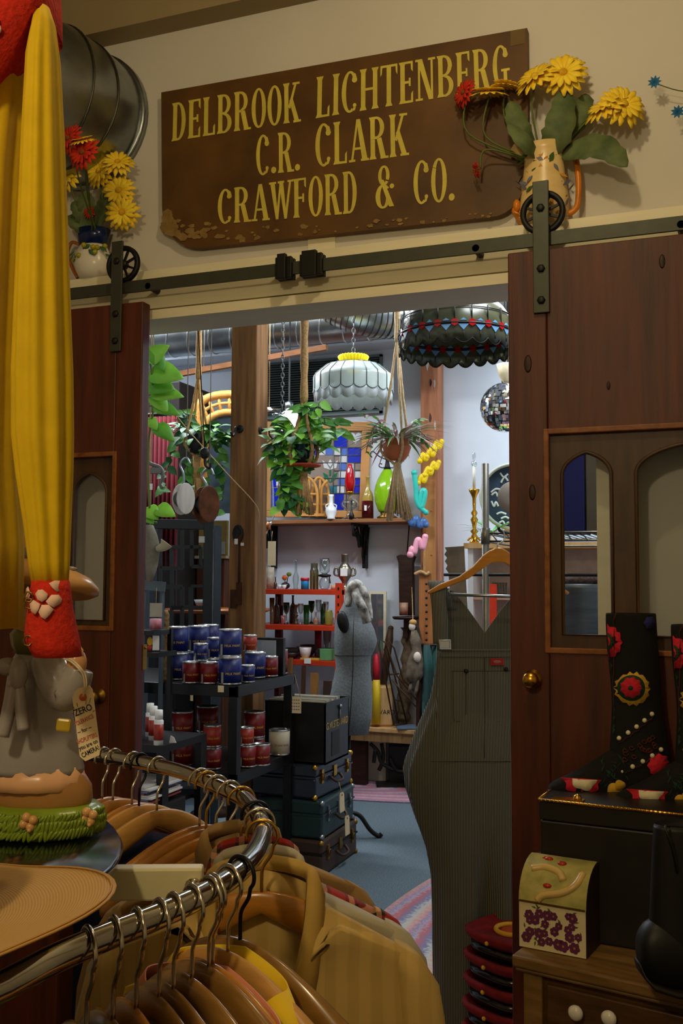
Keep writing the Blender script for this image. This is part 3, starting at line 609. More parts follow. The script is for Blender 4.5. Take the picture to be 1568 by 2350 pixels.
# ------------------------------------------------------------------ wooden shelf with glass things on the back wall
zsh = P(790, 1191, Y=6.86).z; xa, xb = P(560, 1190, Y=6.9).x, P(962, 1190, Y=6.9).x
t = Th('wall_shelf', 'long brown wooden wall shelf on a scrolled iron bracket', 'shelf', loc=((xa + xb) / 2, 7.0, zsh), rot=0); wq = (xb - xa) / 2
m = MB(); m.bb((-wq, -.14, -.028), (wq, .2, 0)); t.part('board', m, wood('shelf_brown_wood', (118, 74, 40), (160, 108, 66), .6, 3, (1, 9, 9)), bevel=.004)
for px in (822, 610):
    c = t.p(px, 1196, 0); m = MB(); x = c.x; m.bb((x - .012, .13, -.36), (x + .012, .2, -.028)); m.bb((x - .012, -.12, -.05), (x + .012, .2, -.028))
    m.tube(spline([(x, .15, -.34), (x, .1, -.26), (x, .12, -.16), (x, .02, -.2), (x, .0, -.1), (x, -.1, -.12), (x, -.11, -.05)], 5), .009, 6)
    for k in range(3): m.tube([(x, .06 - .05 * k + .03 * math.cos(a * PI / 5), -.1 - .03 * (2 - k) + .03 * math.sin(a * PI / 5)) for a in range(10)], .006, 5, closed=True)
    for k in range(5): m.tube([(x - .05 + .025 * k, .02 + .02 * k, -.05), (x - .03 + .015 * k, .1, -.14 - .03 * k)], .009, 5)
    t.part('iron_bracket', m, M_irond)
def vessel(kind, label, cat, px, pyb, wpx, hpx, mt, d=None, Y=None, group=None, name=None, extra=None, zfix=None, **kw):
    t = Th(name or cat, label, cat, px=(px, pyb), d=d, group=group) if d else Th(name or cat, label, cat, px=(px, pyb), Y=Y, group=group)
    if zfix is not None:
        t.loc.z = zfix; t.W.translation = t.loc; t.I = t.W.inverted()
    R, Hh = wpx / 2 * t.s, hpx * t.s
    pr = {'bottle': [(.9, 0), (1, .05), (1, .5), (.85, .6), (.35, .72), (.3, .95), (.38, .96), (.38, 1), (.2, 1)],
          'tumbler': [(.72, 0), (.75, .02), (1, 1), (.92, 1), (.68, .06), (.001, .05)],
          'bowl': [(.4, 0), (.45, .04), (.8, .4), (1, 1), (.93, 1), (.7, .42), (.001, .1)],
          'jar': [(.85, 0), (1, .06), (1, .8), (.85, .9), (.85, 1), (.001, 1)],
          'goblet': [(.8, 0), (.75, .04), (.12, .1), (.1, .45), (.6, .55), (1, .8), (.9, 1), (.82, 1), (.55, .6), (.001, .5)],
          'vase': [(.6, 0), (.75, .03), (.62, .08), (1, .3), (.95, .42), (.4, .58), (.35, .9), (.5, 1), (.42, 1), (.3, .9), (.001, .6)],
          'cyl': [(1, 0), (1, 1), (.001, 1)], 'lamp': [(.9, 0), (.95, .04), (.4, .12), (.3, .35), (.9, .5), (1, .62), (.75, .78), (.3, .84), (.3, 1), (.001, 1)],
          'globe': [(.5, 0), (.8, .1), (1, .4), (.9, .7), (.55, .9), (.5, 1), (.45, 1), (.001, .98)],
          'stick': [(1, 0), (1, .03), (.6, .06), (.75, .12), (.42, .17), (.85, .22), (.36, .27), (.5, .36), (.8, .44), (.36, .5), (.7, .56), (.32, .62), (.4, .84), (.65, .9), (1.1, .97), (1.1, 1), (.001, 1)]}[kind]
    m = MB(); m.lathe([(max(1e-6, r * R), z * Hh) for r, z in pr], 20, **kw)
    if extra: o = t.part({'bottle': 'bottle_body'}.get(kind, 'body'), m, mt); extra(t, R, Hh)
    else: t.solo(m, mt)
    return t
M_milk = mat('milk_glass', (232, 236, 236), .2, var=.02)
YS = 6.93
def hand(t, R, Hh):
    for sg in (-1, 1):
        m = MB(); m.tube(spline([(sg * R * .4, 0, Hh * .62), (sg * R * .9, 0, Hh * .56), (sg * R * .8, 0, Hh * .42)], 4), R * .1, 6); t.part('handle', m, M_milk)
vessel('vase', 'small white two-handled vase on the wall shelf', 'vase', 760, 1189, 27, 57, M_milk, Y=YS - .06, extra=hand, zfix=zsh)
def oil(t, R, Hh):
    m = MB(); m.lathe([(R * .3, Hh), (R * .42, Hh * 1.06), (R * .45, Hh * 1.1), (R * .3, Hh * 1.12)], 16); t.part('burner', m, M_brass)
    m = MB(); m.lathe([(R * .42, Hh * 1.1), (R * .6, Hh * 1.5), (R * .42, Hh * 1.95), (R * .26, Hh * 2.1), (R * .28, Hh * 2.2), (R * .25, Hh * 2.2)], 18); t.part('chimney', m, mat('red_glass', (200, 24, 30), .1, trans=.25, coat=.5), label='red glass chimney')
vessel('lamp', 'clear glass oil lamp with red chimney on the wall shelf', 'oil lamp', 803, 1190, 42, 58, M_clear, Y=YS, extra=oil, name='oil_lamp', zfix=zsh)
def neckb(t, R, Hh):
    m = MB(); m.lathe([(R * 1.01, Hh * .02), (R * 1.01, Hh * .42)], 20); t.part('wrapped_base', m, mat('wine_red_glaze', (74, 14, 22), .15), label='dark red lower half')
    m = MB(); m.box((-R * .4, -R * 1.0, Hh * .25), (R * .4, .003, Hh * .12)); t.part('price_label', m, M_white)
vessel('bottle', 'tall amber bottle with dark red base on the wall shelf', 'bottle', 844, 1189, 27, 99, mat('amber_glass', (170, 140, 66), .12, coat=.4), Y=YS, extra=neckb, zfix=zsh)
t = Th('bud_vase', 'tiny black long-necked vase in front of the oil lamp', 'vase', px=(807, 1189), Y=6.87); t.loc.z = zsh; s_ = t.s; m = MB(); m.lathe([(6 * s_, 0), (6.5 * s_, 8 * s_), (3 * s_, 16 * s_), (1.6 * s_, 22 * s_), (2 * s_, 42 * s_), (.001, 42 * s_)], 14); t.solo(m, M_black)
t = Th('green_glass_lamp', 'swirled lime green glass lamp on a brass foot on the wall shelf', 'lamp', px=(889, 1189), Y=6.95); t.loc.z = zsh; t.W.translation = t.loc; t.I = t.W.inverted(); s_ = t.s
m = MB(); rows = []
for i in range(19):
    u = i / 18; z = (16 + 98 * u) * s_; r = 31 * s_ * (math.sin(PI * (.17 + .76 * u)) ** .75) if u < 1 else 10 * s_; r *= .9 + .1 * (1 - u); rows.append([Vector((r * (1 + .02 * math.cos(14 * a * PI / 24 + u * 9)) * math.cos(a * PI / 24), r * (1 + .02 * math.cos(14 * a * PI / 24 + u * 9)) * math.sin(a * PI / 24), z)) for a in range(48)])
m.loft(rows); t.part('glass_globe', m, mat('lime_glass', (150, 206, 30), .12, trans=.3, coat=.5, var=.05))
m = MB(); m.lathe([(22 * s_, 0), (24 * s_, 4 * s_), (15 * s_, 9 * s_), (17 * s_, 17 * s_), (.001, 17 * s_)], 20); t.part('brass_foot', m, M_olddbrass)
m = MB(); z0 = 114 * s_; m.lathe([(9 * s_, z0), (6 * s_, z0 + 8 * s_), (3 * s_, z0 + 26 * s_), (6 * s_, z0 + 30 * s_), (.001, z0 + 32 * s_)], 12)
for sg in (-1, 1):
    m.tube(spline([(0, 0, z0 + 6 * s_), (sg * 12 * s_, 0, z0 + 4 * s_), (sg * 19 * s_, 0, z0 + 8 * s_), (sg * 17 * s_, 0, z0 + 14 * s_), (sg * 12 * s_, 0, z0 + 12 * s_)], 5), 1.2 * s_, 6)
    m.tube(spline([(0, 0, z0 + 22 * s_), (sg * 18 * s_, 0, z0 + 30 * s_), (sg * 34 * s_, 0, z0 + 42 * s_), (sg * 40 * s_, 0, z0 + 34 * s_), (sg * 35 * s_, 0, z0 + 28 * s_)], 5), 1.3 * s_, 6)
t.part('scroll_fitting', m, M_irond)
# bamboo arched rack
t = Th('bamboo_rack', 'small arched bamboo rack on the wall shelf below the trailing plant', 'rack', px=(722, 1188), Y=6.95); t.loc.z = zsh; t.W.translation = t.loc; t.I = t.W.inverted(); m = MB(); r = .012
for x0, x1, dy in ((690, 728, -.05), (716, 754, .05)):
    m.tube(spline([t.p(x0, 1187, dy), t.p(x0, 1130, dy), t.p((x0 + x1) / 2 - 8, 1098, dy), t.p((x0 + x1) / 2 + 8, 1103, dy), t.p(x1, 1130, dy), t.p(x1, 1187, dy)], 6), r, 8)
    m.tube([t.p((x0 + x1) / 2, 1187, dy), t.p((x0 + x1) / 2, 1100, dy)], r * .8, 8)
    for y in (1134, 1158): m.tube([t.p(x0, y, dy), t.p(x1, y, dy)], r * .8, 8)
m.box(t.p(715, 1183, 0), (.2, .16, .02))
for x, y in ((690, 1100), (738, 1092)): m.tube(spline([t.p(x, 1187, 0), t.p(x, 1125, 0), t.p(x + 14, 1102, 0)], 5), r, 8)
t.solo(m, M_rattan)
# stained-glass panel leaning on the wall
t = Th('stained_glass_panel', 'wood framed stained glass panel with tulips heart and blue checks', 'stained glass', px=(740, 1184), Y=7.06); Sg = lambda px, py, dy=0: t.p(px, py, dy + .0)
PF = mat('panel_frame_pine', (206, 146, 84), .5, var=.12, sc=6)
def pq(mb, px0, py0, px1, py1, y0=-.004, y1=.004): a, b = t.p(px0, py0), t.p(px1, py1); mb.bb((a.x, y0, b.z), (b.x, y1, a.z))
m = MB(); pq(m, 612, 968, 854, 990, -.02, .02); pq(m, 612, 1172, 842, 1188, -.02, .02)
a = [t.p(831, 990), t.p(852, 990), t.p(842, 1172), t.p(824, 1172)]; m.prism([(q.x, q.z) for q in a], -.02, .02); pq(m, 612, 990, 622, 1172, -.02, .02); t.part('frame', m, PF, bevel=.004)
gm = [mat('amber_grey_glass', (146, 130, 118), .25), mat('cobalt_blue_glass', (24, 44, 190), .15), mat('mid_blue_glass', (84, 116, 200), .15), mat('white_glass', (214, 216, 220), .2), mat('teal_glass', (52, 128, 150), .15), mat('leaf_green_glass', (20, 110, 74), .15)]
m = MB(); m.cur = 0; pq(m, 620, 988, 832, 1174, 0, .004)
m.cur = 1
for q in ((768, 992, 798, 1026), (799, 1028, 829, 1061), (813, 1098, 828, 1131), (768, 1134, 789, 1170), (622, 1098, 634, 1118), (622, 1120, 640, 1170), (720, 990, 735, 1010), (640, 1000, 652, 1026)): pq(m, *q, -.003, 0)
for i, (x, y) in enumerate([(782, 1028), (765, 1028), (748, 1028), (731, 1028), (714, 1028), (780, 1045), (778, 1062), (796, 1062), (778, 1080), (815, 1080), (776, 1097), (774, 1115), (794, 1080), (655, 1045), (652, 1062), (650, 1080), (646, 1097), (634, 1098), (815, 1062), (757, 1115), (660, 1115)]):
    m.cur = (2, 3, 2, 3, 1, 3, 2, 3, 3, 3, 2, 3, 0, 2, 3, 2, 3, 3, 0, 4, 2)[i]; pq(m, x, y, x + 16, y + 16.5, -.003, 0)
m.cur = 3
def spoly(pts, y0=-.004): m.prism([(t.p(*p).x, t.p(*p).z) for p in pts][::-1], y0, 0)
spoly([(816 + 15 * math.sin(k * PI / 12) ** 3, 1004 - (12 * math.cos(k * PI / 12) - 5 * math.cos(2 * k * PI / 12) - 2 * math.cos(3 * k * PI / 12) - math.cos(4 * k * PI / 12)) * .95) for k in range(24)])
for cx in (758, 690):
    m.cur = 3; spoly([(cx, 1078), (cx - 14, 1074), (cx - 18, 1056), (cx - 8, 1064)], -.0042); spoly([(cx, 1078), (cx + 8, 1064), (cx + 18, 1056), (cx + 14, 1074)], -.0044); spoly([(cx, 1072), (cx - 6, 1064), (cx, 1054), (cx + 6, 1064)], -.005)
    m.cur = 5; spoly([(cx, 1108), (cx - 12, 1100), (cx - 17, 1084), (cx - 6, 1090)]); spoly([(cx, 1108), (cx + 6, 1090), (cx + 17, 1084), (cx + 12, 1100)], -.0046); spoly([(cx - 2, 1092), (cx - 2, 1078), (cx + 2, 1078), (cx + 2, 1092)], -.0048)
t.part('glass_pieces', m, gm)
m = MB(); ld = lambda *p: m.tube([t.p(x, y, -.005) for x, y in p], .004, 5)
for y in (1027, 1062, 1097, 1132): ld((622, y), (830, y))
for x in (642, 705, 767, 798): ld((x, 990), (x - 3, 1172))
for y in (1045, 1080, 1114): ld((767, y), (829, y))
ld((814, 1062), (812, 1132)); ld((783, 1027), (780, 1132)); t.part('lead_strip', m, mat('lead_came', (110, 112, 116), .5, .6))
# arched bamboo framed panel at the left
t = Th('arched_bamboo_frame', 'arched honey coloured bamboo framed mirror panel left of the timber post', 'mirror', px=(500, 1170), d=6.6); m = MB(); r = .028
Arc = lambda x0, x1, yb, yt, n=14: [t.p(x0, yb)] + [t.p((x0 + x1) / 2 - (x1 - x0) / 2 * math.cos(PI * k / n), yt + 34 - (34 * math.sin(PI * k / n)) + 0 * k) for k in range(n + 1)] + [t.p(x1, yb)]
m.tube(Arc(452, 600, 1180, 905), r, 8); m.tube(Arc(470, 584, 1180, 946), r * .9, 8)
for k in range(9): a = PI * (k + .5) / 9; m.tube([t.p(526 - 74 * math.cos(a), 939 - 34 * math.sin(a)), t.p(527 - 57 * math.cos(a), 980 - 34 * math.sin(a))], r * .45, 6)
m.tube(Arc(461, 592, 1180, 925), r * .45, 6); t.part('frame', m, M_rattan)
m = MB(); m.prism([(q.x, q.z) for q in Arc(470, 584, 1178, 948)][::-1], 0, .01); t.part('mirror_glass', m, mat('dark_leaded_glass', (62, 74, 84), .12, .6, .4, 9))
# ------------------------------------------------------------------ rod hung on cords
t = Th('hanging_wooden_rod', 'long square brown rod hung level on thin cords across the timber post', 'rod', px=(585, 828), d=5.95); a, b = t.p(415, 858, .32), t.p(750, 797, -.05); m = MB(); m.bar(a, b, .032); t.part('rod', m, wood('rod_brown_wood', (104, 64, 34), (136, 88, 50), .6, 3, (1, 8, 8)))
m = MB(); ct = CEIL - t.loc.z
for px in (470, 655, 692):
    u = (px - 415) / 335; c = a.lerp(b, u); m.tube([c, Vector((c.x + .01, c.y, ct))], .003, 5)
t.part('cord', m, mat('grey_cord', (150, 140, 128), .9))
# ------------------------------------------------------------------ macrame hangers with plants
def foliage(mb, c, n, rad, ln, wd, droop=.5, up=.4, mats=1, seed=1):
    random.seed(seed)
    for k in range(n):
        a = random.uniform(0, 2 * PI); e = random.uniform(-.6, 1) ; d = Vector((math.cos(a), math.sin(a), up * e)).normalized(); rr = rad * random.uniform(.25, 1); mb.cur = random.randrange(mats)
        q = Vector(c) + Vector((d.x * rr, d.y * rr, d.z * rr - droop * rr * rr / rad * .5)); mb.leaf(q, (d + Vector((random.uniform(-.5, .5), random.uniform(-.5, .5), random.uniform(-.7, .4)))), Vector((random.uniform(-.4, .4), random.uniform(-.6, 0), 1)), ln * random.uniform(.7, 1.2), wd * random.uniform(.7, 1.2), .35, .2, 4)
def vine(t, mb, st, pts, n, ln, wd, mats=1, seed=2, r=.0025):
    random.seed(seed); sp = spline([t.p(*p) for p in pts], 6); st.tube(sp, r, 5)
    for k in range(n):
        q = sp[int((k + .5) / n * (len(sp) - 1))]; a = random.uniform(0, 2 * PI); mb.cur = random.randrange(mats)
        mb.leaf(q, (math.cos(a), -.4 + .5 * math.sin(a), random.uniform(-1, .1)), (random.uniform(-.3, .3), -1, .6), ln * random.uniform(.7, 1.2), wd * random.uniform(.7, 1.2), .2, .2, 4)
def rope(mb, pts, r, n=10):
    sp = spline(pts, n); mb.tube(sp, [r * (1 + .14 * math.sin(i * 2.1)) for i in range(len(sp))], 7)
def macrame(label, px, d, knot, pot_top, pot_r, pot_bot, tas, cords, wid=0, top=None, r=.011, gold=None):
    """px centre, knot y where the legs spread, pot rim y, pot radius px, pot bottom y, tassel end y"""
    t = Th('macrame_hanger', label, 'plant hanger', px=(px, pot_bot), d=d); ct = CEIL - t.loc.z; R = pot_r * t.s; zt = t.p(px, pot_top).z; zk = t.p(px, knot).z
    m = MB(); rope(m, [(0, 0, ct), (0, 0, (ct + zk) / 2), (0, 0, zk)], r * 1.5); 
    for k in range(cords):
        a = 2 * PI * (k + .37) / cords; c, s2 = math.cos(a), math.sin(a)
        rope(m, [(0, 0, zk + .03), (c * R * .55, s2 * R * .55, (zk + zt) / 2), (c * (R + r), s2 * (R + r), zt), (c * (R * .92 + r), s2 * (R * .92 + r), zt * .4), (c * R * .3, s2 * R * .3, -.012), (0, 0, -.03)], r * .7)
    t.part('rope', m, gold or M_hemp)
    if tas:
        m = MB(); zb = t.p(px, tas).z; random.seed(4); m.ball((0, 0, -.03), (.022, .022, .03), 10)
        for k in range(70):
            a = random.uniform(0, 2 * PI); q = random.uniform(.3, 1) ** .5; w = wid * t.s; z1 = zb * random.uniform(.86, 1.04)
            m.tube([(.012 * math.cos(a), .012 * math.sin(a), -.02), (w * .6 * q * math.cos(a), w * .6 * q * math.sin(a), zb * .5), (w * q * math.cos(a) + .01 * math.sin(9 * k), w * q * math.sin(a), z1)], .0058, 4)
        t.part('tassel', m, gold or M_hemp)
    return t
def pot(label, px, ytop, ybot, rpx, d, mt, prof=None):
    t = Th('plant_pot', label, 'pot', px=(px, ybot), d=d); R = rpx * t.s; h = t.p(px, ytop).z
    pr = prof or [(.72, 0), (1, 1), (.92, 1), (.86, .85), (.001, .84)]; m = MB(); m.lathe([(max(1e-6, r * R), z * h) for r, z in pr], 24); t.solo(m, mt); return t
# left macrame: dark pot, ivy
macrame('knotted macrame hanger holding the dark pot left of the timber post', 453, 5.6, 870, 1010, 26, 1040, 1150, 4, 12, gold=mat('tan_macrame', (200, 158, 100), .9, var=.25, sc=80))
pot('dark grey plastic pot in the left macrame hanger', 453, 998, 1040, 27, 5.6, M_soil)
t = Th('trailing_ivy', 'dark trailing ivy in the hanging pot left of the timber post', 'plant', px=(453, 1000), d=5.6); m = MB(); sm = MB(); foliage(m, (0, 0, .04), 60, .16, .075, .05, .7, .5, 2, 3); 
for i, v in enumerate((((430, 1000), (400, 1030), (380, 1090), (370, 1130)), ((465, 1000), (500, 1030), (515, 1090), (510, 1150)), ((480, 1005), (510, 1000), (520, 990)), ((440, 1010), (430, 1080), (440, 1150)), ((470, 1020), (480, 1110), (500, 1185)), ((455, 1000), (430, 960), (420, 940)))): vine(t, m, sm, v, 16, .07, .048, 2, 20 + i)
t.part('foliage', m, [M_leaf, mat('deep_green_leaf', (30, 84, 46), .5, sc=10, rgb2=(52, 116, 60))]); t.part('vine_stem', sm, M_stem)
# centre macrame: glass jar plant on a red saucer
macrame('jute macrame hanger with long tassel in front of the stained glass', 697, 5.0, 925, 1022, 30, 1072, 1180, 4, 22, r=.013)
pot('smoky glass jar pot in the middle macrame hanger', 697, 1022, 1068, 29, 5.0, mat('smoky_glass', (30, 44, 46), .1, trans=.2))
t = Th('clay_saucer', 'red clay saucer under the jar pot in the middle macrame hanger', 'saucer', px=(697, 1074), d=5.0); m = MB(); m.lathe([(.05, 0), (.085, .008), (.09, .016), (.05, .012), (.001, .011)], 24); t.solo(m, mat('red_clay', (176, 70, 38), .7))
t = Th('philodendron', 'large light green plant spilling from the middle macrame hanger', 'plant', px=(697, 1015), d=5.0); m = MB(); sm = MB(); foliage(m, (-.03, 0, .03), 46, .15, .085, .05, .7, .6, 3, 9)
vs = (((700, 1010), (720, 960), (735, 920)), ((705, 1010), (740, 960), (785, 975)), ((705, 1012), (745, 985), (790, 990)), ((700, 1010), (730, 990), (765, 1010)), ((690, 1012), (650, 990), (635, 1030)), ((690, 1015), (655, 1040), (645, 1110), (640, 1170)), ((680, 1020), (660, 1080), (650, 1150)),
      ((688, 1020), (670, 1090), (668, 1170)), ((690, 1020), (640, 1020), (632, 1060)), ((700, 1012), (712, 950), (700, 930)), ((695, 1012), (660, 960), (650, 970)), ((700, 1020), (690, 1100), (682, 1150)))
for i, v in enumerate(vs): vine(t, m, sm, v, 13 if i < 5 else 18, .085, .05, 3 if i > 3 else 2, 40 + i)
t.part('foliage', m, [M_leaf, M_leaf2, mat('deep_green_leaf')]); t.part('vine_stem', sm, M_stem)
# right macrame: terracotta bowl
gold = mat('pale_macrame', (206, 178, 136), .9, var=.22, sc=80)
macrame('pale macrame hanger with a wide brushy tassel right of the white lamp', 912, 5.3, 785, 1012, 33, 1057, 1192, 3, 31, r=.0105, gold=gold)
pot('round terracotta bowl in the right macrame hanger', 911, 1008, 1056, 33, 5.3, mat('terracotta', (188, 108, 70), .7, var=.12), [(.45, 0), (.8, .2), (1, .6), (.97, .68), (.8, .74), (.8, 1), (.72, 1), (.7, .8), (.001, .78)])
t = Th('spider_plant', 'variegated pink and green trailing plant in the terracotta bowl', 'plant', px=(911, 1008), d=5.3); m = MB(); sm = MB(); random.seed(8)
for k in range(95):
    a = random.uniform(0, 2 * PI); e = random.uniform(.2, 1.4); d = Vector((math.cos(a), math.sin(a), e)); m.cur = k % 4; m.leaf((.04 * math.cos(a), .04 * math.sin(a), 0), d, (0, 0, 1), random.uniform(.12, .24), .017, .8, .2, 5)
for i, v in enumerate((((900, 1000), (870, 970), (850, 1000), (840, 1040)), ((905, 1000), (880, 975), (860, 980), (855, 1020)), ((895, 1002), (865, 960), (835, 950)), ((920, 1000), (955, 985), (985, 1010)), ((925, 1000), (950, 970), (965, 960)), ((930, 1002), (960, 1000), (980, 1020)))): vine(t, m, sm, v, 12, .045, .018, 4, 60 + i)
t.part('foliage', m, [M_leaf3, M_leaf, mat('pink_leaf', (206, 150, 160), .6, var=.2), mat('silver_leaf', (206, 216, 200), .6)]); t.part('trailing_stem', sm, mat('pink_stem', (160, 90, 96), .7))
# near vine at the left edge of the doorway
t = Th('climbing_vine', 'vine with big bright leaves at the left edge of the doorway', 'plant', px=(350, 950), d=3.9); m = MB(); sm = MB(); sm.tube(spline([Vector((t.p(330, 740, .1).x, .1, CEIL - t.loc.z)), t.p(330, 740, .1), t.p(345, 830), t.p(352, 930), t.p(340, 1030), t.p(345, 1180), t.p(360, 1200)], 8), .005, 6)
Lf = [((338, 830), (385, 790), .085, 0), ((342, 855), (420, 862), .12, 0), ((335, 880), (400, 890), .11, 1), ((345, 900), (420, 905), .085, 0), ((350, 905), (385, 945), .07, 0), ((352, 930), (412, 948), .07, 1), ((340, 960), (360, 985), .05, 0), ((355, 975), (400, 1010), .07, 1), ((345, 800), (378, 850), .07, 1), ((335, 1165), (362, 1190), .07, 0), ((358, 1165), (402, 1182), .07, 0), ((330, 1180), (352, 1200), .05, 1)]
for a, b, wd, c in Lf:
    p0, p1 = t.p(*a), t.p(*b, -.03); m.cur = c; m.leaf(p0, p1 - p0, (.15, -1, .5), (p1 - p0).length, wd, .12, .2, 7, lambda q: max(.03, (math.sin(PI * q ** .62) ** .8))); sm.tube([p0 + Vector((-.02, .02, 0)), p0], .003, 5)
t.part('foliage', m, [M_leaf2, mat('mid_lime_leaf', (78, 150, 36), .5, sc=8, rgb2=(112, 180, 50))], solid=.001); t.part('stem', sm, M_stem)
# ------------------------------------------------------------------ stained-glass lamps
t = Th('white_scalloped_lamp', 'hanging white glass lampshade with scalloped rim and yellow crown', 'pendant lamp', px=(811, 905), d=5.6); s_ = t.s; R = 92 * s_; zT, zS_ = t.p(811, 838).z, t.p(811, 862).z; z1, z2 = t.p(811, 897).z, t.p(811, 918).z; N = 20
def ring(r, z, amp=0, n=160): return [Vector((r * math.cos(2 * PI * i / n), r * math.sin(2 * PI * i / n), z - amp * abs(math.sin(N / 2 * 2 * PI * i / n)) ** .7)) for i in range(n)]
m = MB(); m.loft([ring(R * .38, zT + .01), ring(R * .68, zT - .006), ring(R * .9, zS_ + .012), ring(R * .985, zS_ - .004), ring(R, zS_ - .02), ring(R, z1, .02)], False); t.part('upper_panels', m, mat('opal_glass', (198, 214, 210), .25, sss=.1, trans=.15, var=.04))
m = MB(); m.loft([ring(R * .985, z1 + .02), ring(R * .97, z2, .024)], False); t.part('scalloped_skirt', m, mat('pale_opal_glass', (206, 216, 222), .25, trans=.15, var=.04), solid=.003)
m = MB()
for k in range(N):
    a = 2 * PI * k / N; c, q = math.cos(a), math.sin(a); m.tube([(R * .38 * c, R * .38 * q, zT + .012), (R * .68 * c, R * .68 * q, zT - .004), (R * .905 * c, R * .905 * q, zS_ + .014), (R * .99 * c, R * .99 * q, zS_ - .003), (R * 1.005 * c, R * 1.005 * q, zS_ - .02), (R * 1.005 * c, R * 1.005 * q, z1)], .0025, 5)
m.tube([v * 1.004 for v in ring(R, z1, .02)], .0022, 4, closed=True); t.part('leading', m, mat('dark_lead', (92, 100, 100), .5, .5))
m = MB()
for k in range(26):
    a = 2 * PI * k / 26; c, q = math.cos(a), math.sin(a); r0, r1 = 26 * s_, 35 * s_; m.lathe([(.001, 0), (.008, .004), (.011, .045), (.001, .05)], 8, (r0 * c, r0 * q, zT + .008), Matrix.Rotation(a, 3, 'Z') @ Matrix.Rotation(.35, 3, 'Y'))
t.part('crown', m, mat('yellow_glass_crown', (250, 226, 30), .3, emit=.25), label='yellow fluted glass crown')  # faint emission stands in for light passing through the crown glass
m = MB(); ct = CEIL - t.loc.z; k = 0; z = zT + .04
while z < ct: m.tube([(.009 * math.cos(a * PI / 5) * (k % 2), .009 * math.cos(a * PI / 5) * ((k + 1) % 2), z + .018 * math.sin(a * PI / 5) + .015) for a in range(10)], .0025, 5, closed=True); z += .028; k += 1
t.part('chain', m, mat('grey_chain', (120, 124, 126), .4, .8))
t = Th('dark_flowered_lamp', 'big dark green stained glass lampshade with red flowers beside the right door', 'pendant lamp', px=(1048, 780), d=4.8); s_ = t.s; R = 131 * s_; N = 22; za = t.p(1048, 739, -R).z; zc = t.p(1048, 770, -R).z; zt = t.p(1048, 706, -R).z
m = MB(); m.loft([ring(R * .25, zt + .16), ring(R * .55, zt + .13), ring(R * .82, zt + .06), ring(R * .94, zt + .01), ring(R, za + .015), ring(R, (za + zc) / 2), ring(R, zc, .03)], False); t.part('shade_panels', m, mat('dark_olive_glass', (58, 60, 42), .25, trans=.25, sc=6, rgb2=(98, 98, 70)), solid=.004)
def cyl(x, y, z): a = x / R - PI / 2; return ((R + y) * math.cos(a), (R + y) * math.sin(a), z)
w_ = 2 * PI * R / N; m = MB()
for k in range(N):
    x = k * w_ + w_ / 2; m.cur = 0; rr = .0155; m.prism([(x + rr * math.cos(i * PI / 6) * (1 + .14 * (i % 2)), za + rr * math.sin(i * PI / 6) * (1 + .14 * (i % 2))) for i in range(12)], -.007, .008, cyl)
    m.cur = 1; x = k * w_; m.prism([(x - w_ * .3, za - .008), (x, za - .036), (x + w_ * .3, za - .008)], -.005, .006, cyl); m.prism([(x - w_ * .2, za + .009), (x + w_ * .2, za + .009), (x, za + .021)], -.005, .006, cyl)
t.part('flower_border', m, [mat('ruby_glass', (170, 18, 22), .15), mat('pale_blue_glass', (110, 152, 190), .15)])
m = MB()
for k in range(N):
    x = k * w_
    for y in (-.003, .003): m.tube([cyl(x, y, zc - .004), cyl(x, y, za - .04)], .0022, 4); m.tube([cyl(x + w_ / 2, y, za + .015), cyl(x + w_ / 2, y, zt + .02)], .0022, 4)
for dr in (-.003, .004): m.tube(ring(R + dr, za), .0055, 5, closed=True); m.tube(ring(R * .95 + dr, zt + .012), .0028, 4, closed=True)
m.tube(ring(R, zc, .03), .0036, 4, closed=True); t.part('leading', m, M_irond)
m = MB(); m.tube([(0, 0, zt + .15), (0, 0, CEIL - t.loc.z)], .006, 6); m.lathe([(R * .27, zt + .158), (R * .1, zt + .2), (.001, zt + .21)], 20); t.part('hanging_rod', m, M_irond)
# disco ball, lamp above, glowing globe in place of a glass reflection
t = Th('mirror_ball', 'mirrored disco ball hanging beside the right door', 'mirror ball', px=(1160, 935), d=5.6); r = 57 * t.s; m = MB(); nt = 22
for j in range(nt):
    la = PI * (j + .5) / nt - PI / 2; n = max(4, int(44 * math.cos(la)))
    for k in range(n):
        a = 2 * PI * k / n; d = Vector((math.cos(la) * math.cos(a), math.cos(la) * math.sin(a), math.sin(la))); d = (d + Vector((random.uniform(-.03, .03) for _ in range(3)))).normalized(); u = Vector((-math.sin(a), math.cos(a), 0)); v = d.cross(u); h = r * PI / nt * .46
        m.add([d * r + (u * i + v * j2) * h for i, j2 in ((-1, -1), (1, -1), (1, 1), (-1, 1))], [(0, 1, 2, 3)], False)
t.part('mirror_tiles', m, mat('mirror_tile', (230, 232, 236), .05, 1, 0)); m = MB(); m.ball((0, 0, 0), r * .985, 24); t.part('core', m, mat('dark_grey', (50, 52, 54), .6)); m = MB(); m.tube([(0, 0, r * .98), (0, 0, CEIL - t.loc.z)], .003, 6); m.lathe([(.02, r * .97), (.02, r + .03), (.001, r + .03)], 12); t.part('hanging_cord', m, M_irond)
vessel('bowl', 'cream glass lampshade hanging upside down above the mirror ball', 'lampshade', 1166, 878, 52, 42, mat('cream_lampshade', (236, 220, 180), .5), d=5.4, name='lampshade', extra=lambda t, R, Hh: t.part('hanging_cord', MB().tube([(0, 0, Hh * .1), (0, 0, CEIL - t.loc.z)], .004, 6), M_irond))
t = Th('glass_oil_lantern', 'clear glass hurricane lantern with copper collar hanging behind the timber post', 'lantern', px=(617, 1060), d=6.05); s_ = t.s; m = MB(); z = lambda y: t.p(617, y).z
